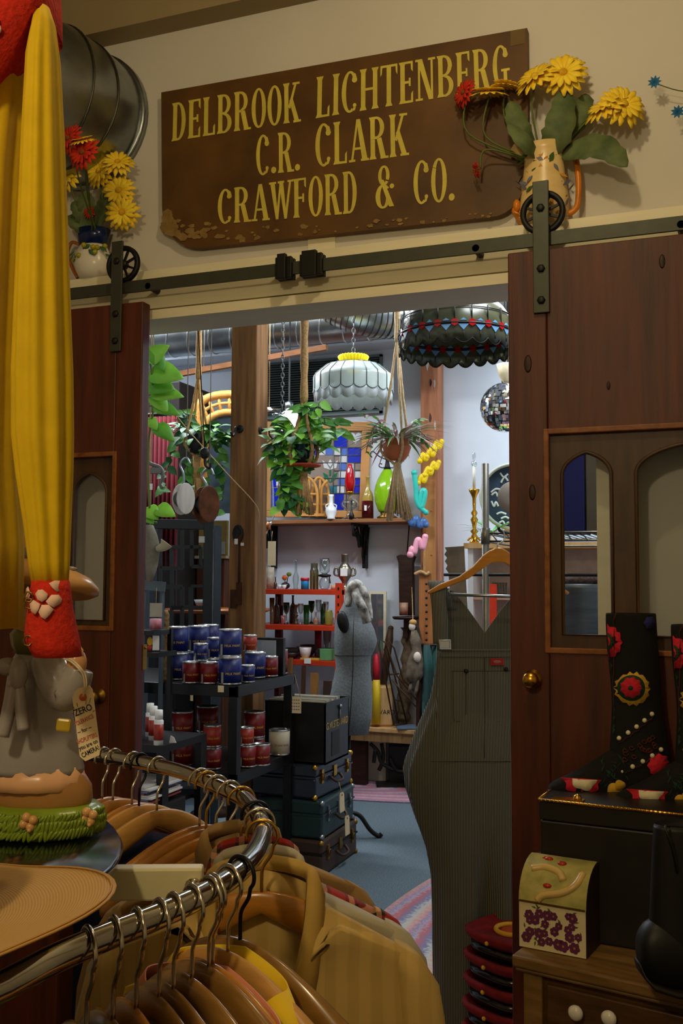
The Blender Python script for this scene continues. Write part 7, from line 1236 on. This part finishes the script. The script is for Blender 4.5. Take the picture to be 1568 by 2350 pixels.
m = MB(); m.loft([drow(y, a, b, w_, l, 11, 1.2 + y * .0004, yy=.05) for y, a, b, w_, l in ((-30, -140, 66, .04, .0), (60, -150, 82, .05, .03), (160, -150, 72, .055, .05), (400, -150, 50, .06, .06), (800, -150, 34, .06, .06), (1050, -150, 32, .06, .05), (1250, -146, 46, .06, .04), (1440, -144, 44, .058, .03))]); t.part('skirt', m, M_yel)
m = MB(); rows = []
for y, a, b, w_ in ((-360, -60, 40, .04), (-330, -110, 90, .05), (-200, -140, 106, .056), (-60, -148, 114, .056), (0, -150, 117, .056)): p0, p1 = t.p(a, y), t.p(b, y); rows.append(ell((p0.x + p1.x) / 2, .02, p0.z, (p1.x - p0.x) / 2, w_, 72, 0, 3, 0, .42))
last = []
for v in rows[-1]:
    pxx = 40 + v.x / t.s; yb = 45 if pxx > 80 else 45 + (80 - pxx) * 1.42; last.append(Vector((v.x * 1.005, v.y * 1.03, t.p(40, yb).z)))
rows.append(last); m.loft(rows); t.part('bodice', m, M_redf, label='red floral printed bodice'); m = MB()
for cx, cy in ((12, 8), (-40, 60), (5, 105), (60, -60), (-70, -50), (-10, -110)):
    for k in range(4): a = k * PI / 2 + .5; c = t.p(cx + 16 * math.cos(a), cy + 16 * math.sin(a)); m.ball((c.x, -.060 * math.sqrt(max(.05, 1 - (c.x / (150 * t.s)) ** 6)) + .0175, c.z), (.0068, .003, .0068), 10)
t.part('printed_flower', m, M_wfl); m = MB(); m.loft([drow(y, a, b, w_, l, 5, 0, yy=-.01) for y, a, b, w_, l in ((1332, 74, 158, .02, 0), (1350, 72, 161, .025, .0), (1400, 66, 166, .03, .01), (1455, 59, 178, .034, .01), (1480, 66, 183, .034, .01), (1506, 80, 186, .03, .01))]); t.part('cuff', m, M_redf, label='red cuff with pale flower'); m = MB()
def cf(x, y): 
    p0 = t.p(x, y); xl = 74 + (y - 1332) * -.12; xr = 158 + (y - 1332) * .17; u = (x - (xl + xr) / 2) / ((xr - xl) / 2); return Vector((p0.x, -.01 - (.0255 + (y - 1332) * .000105) * math.sqrt(max(.02, 1 - u * u)) - .0022, p0.z))
for poly in (((106, 1362), (112, 1353), (122, 1352), (133, 1362), (132, 1372), (122, 1380), (112, 1374)), ((130, 1378), (140, 1364), (152, 1364), (158, 1374), (156, 1384), (146, 1392), (136, 1386)), ((93, 1384), (103, 1375), (119, 1384), (116, 1396), (109, 1407), (98, 1400)), ((116, 1402), (122, 1386), (136, 1386), (146, 1396), (140, 1408), (131, 1418), (122, 1412)), ((134, 1338), (144, 1332), (158, 1334), (160, 1350), (150, 1358), (142, 1350)), ((75, 1350), (84, 1346), (92, 1360), (90, 1372), (80, 1374), (75, 1366))):
    vs = [cf(*p_) for p_ in poly]; m.add([sum(vs, Vector()) / len(vs) + Vector((0, -.0008, 0))] + vs, [(0, k + 1, (k + 1) % len(vs) + 1) for k in range(len(vs))])
t.part('cuff_flower', m, M_wfl, solid=.001); m = MB(); q = t.p(66, 1380, -.03)
for y in (1370, 1385, 1470): q = t.p(68 if y < 1400 else 66, y, -.035); m.tube([q + Vector((.005 * math.cos(a), -.003, .006 * math.sin(a))) for a in range(7)], .0012, 5); t.part('metal_hook', m, M_olddbrass); m = MB()
ztop = rows[0][0].z; t2 = Th('dress_hanger', 'wooden hanger above the picture carrying the yellow dress', 'hanger', loc=t.loc + Vector((0, 0, 0)), rot=YAW); c = rows[1][0]; xm = sum(v.x for v in rows[1]) / len(rows[1]); m = MB(); m.tube(spline([(xm - .1, .02, ztop - .0), (xm, .02, ztop + .05), (xm + .1, .02, ztop)], 6), .009, 8); t2.part('hanger_body', m, M_hw); m = MB(); m.tube([(xm, .02, ztop + .05), (xm, .02, zCe - t.loc.z)], .003, 6); t2.part('hook', m, M_chrome)
# ------------------------------------------------------------------ round clothes rack
ZR = 1.12; RT_ = .0145
def fl(xc, d): return Vector((EYE.x - d * math.sin(YAW) + xc * math.cos(YAW), EYE.y + d * math.cos(YAW) + xc * math.sin(YAW), 0))
vis = [(0, 2266), (126, 2200), (252, 2147), (358, 2105), (463, 2056), (547, 2001), (592, 1945), (600, 1892), (566, 1838), (497, 1802), (421, 1772), (337, 1752), (261, 1738), (210, 1731)]
RP = [P(x, y, Z=ZR) for x, y in vis]; RP = [Vector((v.x, v.y, 0)) for v in RP] + [fl(*c) for c in ((-.78, 2.36), (-1.05, 2.25), (-1.3, 1.9), (-1.38, 1.4), (-1.22, .9), (-.95, .62), (-.62, .58), (-.46, .69), (-.385, .81))]
ringp = spline(RP, 10, True); cen = fl(-.68, 1.25)
t = Th('clothes_rack', 'round chrome clothes rack with white cross arm full of wooden hangers', 'clothes rack', loc=(cen.x, cen.y, 0), rot=0); m = MB(); m.tube([v - cen + Vector((0, 0, ZR)) for v in ringp], RT_, 20, closed=True); t.part('chrome_rail', m, M_chrome)
M_arm = mat('cream_arm_enamel', (206, 194, 150), .4, var=.04); a, b = P(466, 2022, Z=ZR - .003) - cen, P(225, 2024, Z=ZR - .003) - cen; a.z = b.z = ZR - .004; e = b + (b - a) * 1.6; m = MB(); m.bar(a, e, .024, .04); m.bar(a * -.85 + Vector((0, 0, 2 * ZR - .15 * ZR * 0 - ZR * .15 - .0)) if 0 else e, e + (e - a) * .6, .024, .04); t.part('cross_arm', m, M_arm, bevel=.003, label='cream coloured cross arm'); m = MB(); c = a + (b - a) * .04; m.lathe([(.009, -.006), (.009, .006)], 10, c + Vector((0, -.014, .0)), Matrix.Rotation(PI / 2, 3, 'X')); m.tube([a, a + (a - b) * .12], .006, 8); t.part('bolt', m, M_chrome)
pc = e - (e - a) * .12; m = MB(); m.tube([(pc.x, pc.y, .03), (pc.x, pc.y, ZR - .02)], .02, 16); m.tube([(pc.x, pc.y, ZR), (pc.x, pc.y, 1.155)], .015, 12); t.part('centre_post', m, M_chrome)
for k in range(4): m = MB(); an = k * PI / 2 + .4; m.bar((pc.x, pc.y, .05), (pc.x + .5 * math.cos(an), pc.y + .5 * math.sin(an), .03), .03, .03); m.lathe([(.02, 0), (.02, .03)], 12, (pc.x + .48 * math.cos(an), pc.y + .48 * math.sin(an), 0)); t.part('leg', m, M_chrome)
# hangers
def hanger_meshes():
    m = MB(); rows = []
    for i in range(25):
        u = -1 + 2 * i / 24; au = abs(u); x = .205 * u; hz = .017 + .012 * math.sin(PI * min(1, au * 1.15)) * (1 - .3 * au) ; hy = .0065 + .010 * au ** 1.5; zc_ = -.105 - .098 * au ** 1.3; yc = .025 * au * au
        if au > .97: hz *= .55; hy *= .6
        rows.append([Vector((x, yc + hy * math.cos(k * PI / 6), zc_ + hz * math.sin(k * PI / 6))) for k in range(12)])
    m.loft(rows); h1 = m
    m = MB(); hk = []
    for k in range(13): a = math.radians(-40 + 235 * k / 12); hk.append((.0235 * math.cos(a), 0, -.0065 + .0235 * math.sin(a)))
    hk = [(hk[0][0] * 1.0 - .001, 0, hk[0][2])] + hk[1:]
    hk = list(reversed(hk)); hk = hk + [(.014, 0, -.034), (.003, 0, -.050), (0, 0, -.062), (0, 0, -.092)]; m.tube(spline(hk, 3), .0027, 8); h2 = m
    m = MB()
    for sg in (-1, 1): m.tube([(sg * .01, .0, -.1), (sg * .19, .022, -.19)], .001, 4)
    return h1, h2
HB, HK = hanger_meshes(); HM = {}
tans = lambda i: (ringp[(i + 1) % len(ringp)] - ringp[i - 1]).normalized()
M_hang = [mat('honey_hanger_wood', (176, 116, 46), .3, var=.15, sc=8, stretch=(2, 10, 10), coat=.3), mat('olive_brown_hanger_wood', (136, 98, 48), .28, var=.12, sc=8, stretch=(2, 10, 10), coat=.4), mat('pale_hanger_wood', (190, 140, 74), .4, var=.12, sc=8, stretch=(2, 10, 10))]
M_hk = [mat('silver_hook', (200, 190, 170), .2, 1), mat('black_hook', (20, 18, 16), .4, .3), mat('gold_hook', (200, 156, 74), .25, 1)]
HP = {}
def hanger(label, px, py, wi, hi, tilt=0, group=None):
    q = P(px, py + 16, Z=ZR); i = min(range(len(ringp)), key=lambda k: (ringp[k] - Vector((q.x, q.y, 0))).length); tg = tans(i); out = Vector((tg.y, -tg.x, 0))
    if out.dot(ringp[i] - cen) < 0: out = -out
    rz = math.atan2(out.y, out.x) + tilt; key = (wi, hi); loc = Vector((ringp[i].x, ringp[i].y, ZR))
    if key not in HP:
        r = bpy.data.objects.new('coat_hanger', None); C.objects.link(r); HB.build('hanger_body', M_hang[wi], r); HK.build('hook', M_hk[hi], r)['label'] = ('silver wire hook', 'black wire hook', 'gold wire hook')[hi]; HP[key] = r; o = r
    else: o = dup(HP[key])
    o.location = loc; o.rotation_euler = (0, 0, rz); tag(o, label, 'coat hanger', group or 'wooden hangers on the round rack'); return loc, rz
HPos = {}
for i, (px, py, wi, hi, tl, lb) in enumerate((
    (191, 2146, 1, 0, .1, 'olive brown wooden hanger with the leftmost hook on the near side of the rail'), (257, 2121, 1, 0, 0, 'wooden hanger with the second hook from the left on the near rail'), (303, 2104, 0, 0, .05, 'wooden hanger with the third hook from the left on the near rail'),
    (360, 2081, 1, 0, -.05, 'wooden hanger with the fourth hook from the left on the near rail'), (393, 2068, 1, 0, .05, 'wooden hanger with the fifth hook from the left on the near rail'), (431, 2049, 1, 0, 0, 'wooden hanger with the sixth hook from the left on the near rail'),
    (464, 2030, 1, 0, .06, 'wooden hanger with the seventh hook from the left on the near rail'), (484, 2020, 0, 0, -.03, 'wooden hanger with the eighth hook on the near rail beside the black hook'), (509, 1997, 2, 0, 0, 'pale wooden hanger with the silver hook just before the black hook'), (543, 1976, 1, 1, 0, 'large wooden hanger with the black hook at the near end of the bend'),
    (598, 1890, 0, 2, 0, 'wooden hanger with a gold hook at the rightmost point of the rail'), (592, 1866, 0, 0, .04, 'wooden hanger with a silver hook just past the bend of the rail'), (588, 1848, 2, 1, 0, 'wooden hanger with a black hook past the bend of the rail'), (562, 1812, 0, 2, 0, 'wooden hanger on the far rail, nearest the bend'),
    (538, 1800, 0, 0, .05, 'wooden hanger second from the bend on the far rail'), (513, 1786, 0, 0, -.05, 'wooden hanger third from the bend on the far rail'), (478, 1775, 0, 2, 0, 'wooden hanger fourth from the bend on the far rail'), (462, 1768, 0, 0, .06, 'wooden hanger fifth from the bend on the far rail, end of the cluster'),
    (372, 1740, 2, 0, 0, 'broad pale wooden hanger alone on the far rail'), (330, 1731, 2, 1, .1, 'pale wooden hanger with a black hook on the far rail'), (308, 1728, 0, 0, 0, 'wooden hanger with a silver hook beside the black hook on the far rail'), (262, 1721, 0, 0, .05, 'wooden hanger with the second hook from the price tag on the far rail'), (238, 1719, 0, 0, -.05, 'wooden hanger whose hook is next to the written price tag'))):
    HPos[i] = hanger(lb, px, py, wi, hi, -.45 if i < 10 else -.12 if i < 14 else 0)
# garments
def garment(nm, label, cat, hi, mt, w=.23, length=.62, sleeves=True, collar=True, neck=.06, thick=.045, dz=0, mt2=None, placket=None, front=-1, vd=0):
    loc, rz = HPos[hi]; t = Th(nm, label, cat, loc=loc, rot=rz); zs_ = -.082 + dz; n = 56; VD = vd
    def row(a, b, z, slope, lob=0, k=9, vd=0, yoff=0):
        out = []
        for v in ell(0, yoff, z, a, b, n, lob, k, a * 9, .75):
            v.z -= slope * abs(v.x) ** 1.15; 
            if vd and (v.y - yoff) * front > 0: v.z -= vd * max(0, 1 - abs(v.x) / a) ** .7 * min(1, abs(v.y - yoff) / b)
            if VD and (v.y - yoff) * front > 0: v.z -= VD * max(0, 1 - abs(v.x) / .11) ** .8 * max(0, min(1, 1 - (zs_ - z) / .1)) * (abs(v.y - yoff) / b) ** .5
            out.append(v)
        return out
    m = MB(); m.loft([row(neck, min(neck * .62, thick * 1.6 + .012), zs_ + .012, .3, 0, 9, .10), row(neck * 1.25, min(neck * .5, thick * 1.4 + .01), zs_ - .002, .4, 0, 9, .06), row(w * .72, min(.026, thick + .008), zs_ - .008, .44), row(w * .96, min(.028, thick + .008), zs_ - .014, .44), row(w, thick * .7, zs_ - .04, .40, .01), row(w * .97, thick, zs_ - .12, .2, .02), row(w * .96, thick * 1.2, zs_ - .28, .04, .04), row(w * .98, thick * 1.3, zs_ - length, 0, .06)], False); t.part('body', m, mt, solid=.002)
    if sleeves:
        for sg in (-1, 1):
            m = MB(); rows = []
            for u, rx, ry in ((0, .02, thick * .7), (.08, .032, thick), (.25, .036, thick * 1.1), (.6, .034, thick * 1.1), (1, .036, thick)):
                c = Vector((sg * (w * .93 + .05 * u ** .5), .0, zs_ - .085 - .5 * u)); rows.append([c + Vector((rx * math.cos(k * PI / 8) * (1 + .05 * math.cos(k * 2 + u * 9)), ry * math.sin(k * PI / 8), (.012 if u < .1 else 0) * math.cos(k * PI / 8) * -sg)) for k in range(16)])
            m.loft(rows); t.part('sleeve', m, mt)
    if collar:
        m = MB(); rows = []
        for r_, z_, vd in ((neck * .95, zs_ + .012, .095), (neck * 1.0, zs_ + .034, .07), (neck * 1.15, zs_ + .028, .09), (neck * 1.32, zs_ + .0, .12)):
            lp = []
            for k in range(33):
                a = PI / 2 + (k - 16) / 16 * PI * .93; x, y = r_ * math.cos(a), min(r_ * .68, thick * 1.7 + .016) * math.sin(a) * (-front); fr_ = max(0, y * front / min(r_ * .68, thick * 1.7 + .016)); lp.append(Vector((x, y, z_ - (vd + VD * .8) * fr_ - .2 * abs(x) * (r_ / neck - .7))))
            rows.append(lp)
        m.loft(rows, False, False); t.part('collar', m, mt2 or mt, solid=.003)
    if placket:
        m = MB(); m.bb((-.012, front * (thick * 1.12), zs_ - length), (.012, front * (thick * 1.12 + .004), zs_ - .16)); t.part('placket', m, mt)
        for k in range(4): m = MB(); m.ball((0, front * (thick * 1.12 + .005), zs_ - .2 - .1 * k), (.005, .002, .005), 8); t.part('button', m, M_dkwood)
    return t
khaki = stripes('khaki_cord_shirt', (180, 148, 84), (190, 157, 92), 9, 'X', .95, 1.5); garment('khaki_shirt', 'large tan khaki shirt with open collar at the right bend of the rack', 'shirt', 10, khaki, .235, .7, neck=.072, placket=True, vd=.17, thick=.026, mt2=mat('worn_gold_collar', (186, 150, 76), .9, sc=20))
loc, rz = HPos[9]; 
garment('grey_shirt', 'pale grey shirt hanging behind the tan khaki shirt', 'shirt', 11, mat('pale_grey_cotton', (176, 166, 142), .95, var=.06, sc=10), .235, .7, thick=.02)
def plaid(nm):
    mt, nt, N, bs = _new(nm); L_ = nt.links; bs.inputs['Roughness'].default_value = .95; tc = N.new('ShaderNodeTexCoord'); out = None
    for ax, f, ca, cb in (('X', 7, (150, 30, 26), (40, 26, 22)), ('Z', 7, (160, 50, 30), (44, 40, 30))):
        wv_ = N.new('ShaderNodeTexWave'); wv_.bands_direction = ax; wv_.inputs['Scale'].default_value = f; L_.new(tc.outputs['Object'], wv_.inputs[0]); rp = N.new('ShaderNodeValToRGB'); rp.color_ramp.interpolation = 'CONSTANT'; rp.color_ramp.elements[0].color = lin(ca); rp.color_ramp.elements[1].color = lin(cb); rp.color_ramp.elements[1].position = .55; x = rp.color_ramp.elements.new(.9); x.color = lin((200, 150, 110)); L_.new(wv_.outputs['Fac'], rp.inputs[0])
        if out is None: out = rp.outputs[0]
        else: mx = N.new('ShaderNodeMix'); mx.data_type = 'RGBA'; mx.inputs[0].default_value = .5; L_.new(out, mx.inputs[6]); L_.new(rp.outputs[0], mx.inputs[7]); out = mx.outputs[2]
    L_.new(out, bs.inputs['Base Color']); return mt
garment('plaid_shirt', 'red and black plaid shirt behind the pale grey shirt', 'shirt', 12, plaid('red_plaid'), .23, .6, thick=.016)
garment('tan_coat', 'tan brown coat furthest right behind the plaid shirt', 'coat', 13, mat('tan_twill', (150, 118, 74), .95, var=.1, sc=14), .225, .6, thick=.02)
garment('olive_blouse', 'dull olive top hanging low among the far rail hangers', 'top', 15, mat('olive_twill', (110, 92, 54), .95, sc=14), .19, .5, sleeves=False, collar=False, neck=.12, dz=-.07, thick=.01)
garment('yellow_blouse', 'bright yellow blouse among the hangers at the bottom edge', 'blouse', 8, mat('bright_yellow_cotton', (226, 188, 34), .8, var=.06), .222, .5, sleeves=False, collar=False, neck=.1, dz=-.02, thick=.01)
garment('pink_satin_top', 'pink satin top slipped over a hanger at the bottom edge', 'top', 6, mat('pink_satin', (206, 126, 96), .35, var=.06), .222, .5, sleeves=False, collar=False, neck=.13, dz=-.026, thick=.01)
garment('mint_blouse', 'pale mint blouse showing through the hangers under the near rail', 'blouse', 4, mat('pale_mint_cotton', (160, 186, 146), .9, var=.06), .2, .5, sleeves=False, collar=False, neck=.12, dz=-.05, thick=.01)
garment('dark_navy_top', 'dark navy top at the bottom edge among the hangers', 'top', 7, mat('dark_navy_knit', (26, 26, 34), .95), .21, .5, sleeves=False, collar=False, neck=.12, dz=-.04, thick=.01)
garment('olive_yellow_shirt', 'muted yellow garment on the second near hanger at the bottom', 'top', 1, mat('mustard_cotton', (176, 160, 56), .9), .2, .5, sleeves=False, collar=False, neck=.12, dz=-.06, thick=.01)
garment('grey_sweater', 'dark grey garment under the leftmost near hanger', 'sweater', 0, mat('dark_grey_knit', (62, 60, 50), .95), .2, .5, sleeves=False, collar=False, neck=.12, dz=-.08, thick=.01)
garment('navy_shirt', 'navy blue shirt under the broad pale hanger on the far rail', 'shirt', 18, mat('navy_cotton', (26, 30, 56), .95), .19, .5, sleeves=False, collar=False, neck=.12, dz=-.07, thick=.01)
garment('rust_jacket', 'rust brown garment on the far rail beside the dark disc', 'jacket', 20, mat('rust_twill', (120, 66, 30), .9), .18, .5, sleeves=False, collar=False, neck=.12, dz=-.09, thick=.01)
# ------------------------------------------------------------------ dark glass disc, figurine, tag, straw hat
zD = 1.168; cd = fl(-.675, 1.19); t = Th('dark_glass_top', 'glossy dark glass disc on top of the round rack under the figurine', 'table top', loc=(cd.x, cd.y, zD), rot=0); m = MB(); m.lathe([(.36, -.012), (.408, -.011), (.412, -.006), (.408, 0), (.001, 0)], 72); t.solo(m, mat('dark_glossy_glass', (14, 18, 20), .14, coat=.3, var=.05))
DF = 1.31; t = Th('ceramic_girl_figurine', 'glazed ceramic child figurine in grey coat and wide tan hat on a grass base', 'figurine', px=(100, 1890), d=DF); t.loc.z = zD + .001; t.W.translation = t.loc; t.I = t.W.inverted(); s_ = t.s
X = lambda px: t.p(px, 1700).x; Z = lambda y, yy=0: t.p(100, y, yy).z; K = lambda n, c, r=.28, v=.08: mat('ceramic_' + n, c, r, var=v, sc=16)
G_ = K('grass', (122, 142, 40)); Gc = K('grey', (150, 144, 142), .2, .08); Tn = K('tan', (212, 160, 100)); Br = K('brown', (164, 118, 66)); Fh = K('flesh', (206, 150, 104)); Yl = K('yellow', (190, 160, 50)); Lc = K('lace', (226, 172, 128)); Ol = K('olive', (104, 100, 40))
m = MB(); R0 = 140 * s_; m.lathe([(R0 * .92, 0), (R0, .006), (R0 * 1.02, .016), (R0 * .96, .028), (R0 * .84, .036), (.001, .038)], 60, scale=(1, .8), rip=.018, ripn=17); random.seed(3)
for k in range(150): a = PI + PI * (k + .5) / 150; z_ = (.008, .018, .027)[k % 3]; rr = R0 * (1.0 if z_ < .02 else .955); m.ball((rr * math.cos(a), rr * .8 * math.sin(a), z_), (.0028, .0028, .008), 8, Matrix.Rotation(random.uniform(.0, .9), 3, 'Y'))
t.part('grass_base', m, G_)
for px in (105, 222):
    m = MB()
    for k in range(4): q = Vector((X(px), -R0 * .8 * math.sqrt(max(.02, 1 - (X(px) / R0) ** 2)) - .001, .026)) + Vector((.0065 * math.cos(k * PI / 2 + .4), 0, .0065 * math.sin(k * PI / 2 + .4))); m.ball(q, .0062, 8)
    m.ball(q + Vector((0, -.005, -.003)), .003, 6); t.part('flower_cluster', m, Tn)
m = MB(); zs_ = .034
fig = lambda rows, lob=0, k=0: [ell((X(a) + X(b)) / 2, 0, Z(y), (X(b) - X(a)) / 2, (X(b) - X(a)) / 2 * bb, 40, lob, k) for y, a, b, bb in rows]
m = MB(); m.loft(fig([(1856, 0, 208, .62), (1830, -6, 215, .62), (1800, -4, 212, .62), (1778, 0, 198, .6), (1762, 6, 186, .6)])); t.part('boots', m, Br); m = MB(); m.loft(fig([(1806, -16, 196, .72), (1786, -14, 197, .72), (1755, -10, 190, .66)], .025, 26)); t.part('lace_hem', m, Lc)
m = MB(); m.loft(fig([(1772, -22, 193, .64), (1760, -22, 194, .64), (1700, -10, 178, .62), (1650, 0, 168, .6), (1600, 8, 160, .58), (1550, 14, 152, .56), (1515, 22, 140, .52), (1490, 36, 122, .46)], .015, 9)); t.part('coat', m, Gc); m = MB(); ax = lambda px, y, yy=-.03: t.p(px, y, yy); m.tube(spline([ax(108, 1512), ax(128, 1560, -.045), ax(150, 1592, -.05), ax(172, 1562, -.055), ax(182, 1535, -.055)], 6), [.020 + .004 * math.sin(k * .13 + .6) for k in range(25)], 14); m.ball(ax(108, 1512), .019, 12); t.part('arm', m, Gc)
m = MB(); m.ball(ax(176, 1522, -.055), (.013, .014, .019), 14)
for k in range(4): m.tube([ax(170 + 5 * k, 1512, -.06), ax(171 + 5 * k, 1494, -.06), ax(168 + 4 * k, 1486, -.055)], .0036, 6)
m.tube([ax(168, 1525, -.066), ax(160, 1508, -.066)], .004, 6); t.part('hand', m, Fh); m = MB(); m.loft(fig([(1500, 30, 118, .6), (1480, 22, 130, .7), (1455, 18, 136, .75), (1440, 30, 124, .7)], .05, 8)); t.part('neck_scarf', m, Ol); m = MB(); m.ball(t.p(80, 1405), (.03, .03, .036), 20); m.ball(t.p(80, 1408, -.03), .005, 8); m.ball(t.p(68, 1398, -.028), (.003, .002, .004), 8); m.ball(t.p(93, 1398, -.028), (.003, .002, .004), 8); m.tube([t.p(72, 1424, -.026), t.p(80, 1427, -.028), t.p(88, 1424, -.026)], .0018, 6); m.ball(t.p(56, 1408, 0), (.005, .006, .009), 8); m.ball(t.p(108, 1408, 0), (.005, .006, .009), 8); t.part('head', m, Fh)
m = MB(); Rh = Matrix.Rotation(.06, 3, 'Y') @ Matrix.Rotation(-.16, 3, 'X'); c = t.p(88, 1326); r = 141 * s_; m.lathe([(r * .5, -.012), (r * .9, -.02), (r, -.016), (r * 1.0, -.008), (r * .85, .004), (r * .55, .014), (r * .45, .02), (r * .42, .05), (r * .3, .06), (.001, .062)], 48, c, Rh); t.part('hat', m, Tn, label='wide tan hat'); m = MB(); m.lathe([(r * .465, .016), (r * .46, .034), (r * .42, .034)], 40, c, Rh); m.ball(Vector(c) + Vector((r * .55, -r * .22, .012)), (.012, .008, .004), 10); t.part('hat_ribbon', m, Gc)
m = MB(); m.ball(ax(42, 1545, -.058), (.012, .012, .022), 14); m.ball(ax(18, 1530, -.055), (.016, .008, .012), 12); m.tube(spline([ax(30, 1575, -.055), ax(20, 1630, -.062), ax(5, 1690, -.066)], 5), .009, 8); m.tube(spline([ax(44, 1575, -.055), ax(48, 1630, -.062), ax(54, 1676, -.066)], 5), .008, 8); t.part('bow', m, Gc); m = MB(); q = ax(146, 1664, -.05); m.box(q, (.019, .006, .017), M=Matrix.Rotation(.1, 3, 'Y')); t.part('yellow_patch', m, Yl, bevel=.003)
t = Th('written_price_tag', 'buff card tag with handwritten ZERO TOLERANCE warning tied to the figurine arm', 'tag', px=(198, 1650), d=1.2); m = MB(); pl = [t.p(x, y) for x, y in ((172, 1586), (180, 1580), (205, 1573), (212, 1582), (230, 1720), (228, 1733), (196, 1747), (183, 1736), (166, 1600))]; m.prism([(q.x, q.z) for q in pl][::-1], 0, .0012); t.part('card', m, M_tagp)
def write(mb, body, x0, y0, x1, y1, hpx, mi):
    vs, fs = text_mb(body, 1, 'LEFT', 0, .015); w_ = max(v.x for v in vs); mx = max(.6, max(v.y for v in vs)); p0, p1 = t.p(x0, y0), t.p(x1, y1); e = p1 - p0; n = Vector((-e.z, 0, e.x)).normalized() * (hpx * t.s) / mx; mb.cur = mi; mb.add([p0 + e * (v.x / w_) + n * v.y + Vector((0, -.0006, 0)) for v in vs], fs, False)
m = MB(); write(m, 'ZERO', 173, 1644, 213, 1628, 15, 0); write(m, 'TOLERANCE', 173, 1667, 216, 1647, 10, 1); write(m, '~ for ~', 180, 1685, 211, 1672, 9, 0); write(m, 'SHOPLIFTERS', 178, 1708, 224, 1690, 10, 1); write(m, 'you are on', 183, 1722, 225, 1704, 8, 0); write(m, 'CAMERA!', 190, 1739, 229, 1719, 11, 0)
m.cur = 0
for x, y, x2, y2 in ((171, 1628, 169, 1622), (178, 1622, 176, 1613), (197, 1617, 198, 1606), (204, 1614, 208, 1602), (213, 1634, 217, 1630), (170, 1640, 166, 1637)): m.tube([t.p(x, y, -.0008), t.p(x2, y2, -.0008)], .0003, 4)
t.part('handwriting', m, [M_ink, M_inkr]); m = MB(); m.lathe([(.0045, 0), (.0045, .0015)], 14, t.p(190, 1600, -.0016), Matrix.Rotation(-PI / 2, 3, 'X')); t.part('reinforcing_ring', m, mat('orange_ring')); m = MB(); m.tube(spline([t.p(190, 1599, -.002), t.p(194, 1575, -.004), t.p(188, 1545, .02), t.p(165, 1520, .04), t.p(145, 1512, .06)], 6), .0012, 6); m.tube(spline([t.p(191, 1599, -.002), t.p(198, 1572, -.004), t.p(193, 1545, .02), t.p(170, 1518, .04), t.p(150, 1510, .06)], 6), .0012, 6); t.part('string', m, mat('white_string', (206, 190, 160), .9))
ch = fl(-.436, .96); t = Th('straw_hat', 'woven tan straw hat with wide brim lying at the lower left', 'hat', loc=(ch.x, ch.y, zD + .004), rot=YAW)
def straw():
    mt, nt, N, bs = _new('woven_straw'); L_ = nt.links; bs.inputs['Roughness'].default_value = .6; tc = N.new('ShaderNodeTexCoord'); wv_ = N.new('ShaderNodeTexWave'); wv_.wave_type = 'RINGS'; wv_.rings_direction = 'Z'; wv_.inputs['Scale'].default_value = 110; wv_.inputs['Distortion'].default_value = .6; L_.new(tc.outputs['Object'], wv_.inputs[0]); rp = N.new('ShaderNodeValToRGB'); rp.color_ramp.elements[0].color = lin((172, 132, 72)); rp.color_ramp.elements[1].color = lin((190, 150, 88)); L_.new(wv_.outputs['Fac'], rp.inputs[0]); L_.new(rp.outputs[0], bs.inputs['Base Color']); bp = N.new('ShaderNodeBump'); bp.inputs['Strength'].default_value = .18; bp.inputs['Distance'].default_value = .002; L_.new(wv_.outputs['Fac'], bp.inputs['Height']); L_.new(bp.outputs[0], bs.inputs['Normal']); return mt
M_straw = straw(); m = MB(); rows = []
for k in range(13):
    u = k / 12; lp = []
    for i in range(72):
        a = i * PI / 36; rr = .092 + (.112 + .016 * math.cos(4 * a - .5)) * u; lp.append(Vector((rr * math.cos(a), rr * math.sin(a), .004 + .022 * u * u * (math.cos(a) ** 2) + .004 * math.sin(3 * a) * u)))
    rows.append(lp)
m.loft(rows, False); t.part('brim', m, M_straw, solid=.0022); m = MB(); m.tube([v + Vector((0, 0, .0005)) for v in [Vector((p_.x * .985, p_.y * .985, p_.z + .0008)) for p_ in rows[-1]]], .0011, 5, closed=True); m.tube([Vector((p_.x, p_.y, p_.z)) for p_ in rows[-1]], .0014, 6, closed=True); t.part('brim_stitching', m, mat('straw_binding', (176, 132, 70), .8)); m = MB(); m.lathe([(.094, .002), (.094, .03), (.09, .08), (.082, .115), (.06, .128), (.03, .118), (.001, .11)], 48, scale=(1.04, .96)); t.part('crown', m, M_straw); m = MB(); m.lathe([(.0965, .004), (.0965, .024)], 48, scale=(1.04, .96)); t.part('hat_band', m, mat('dark_brown_band', (70, 48, 30), .6)); m = MB(); q = Vector((.094 * 1.06 * math.cos(-.55), .094 * .98 * math.sin(-.55), .014)); m.tube([q + Vector((.003, -.002, 0)) + Vector((.006 * math.cos(a * PI / 5) * .5, .006 * math.cos(a * PI / 5), .009 * math.sin(a * PI / 5))) for a in range(10)], .0013, 6, closed=True); t.part('buckle', m, M_steel)
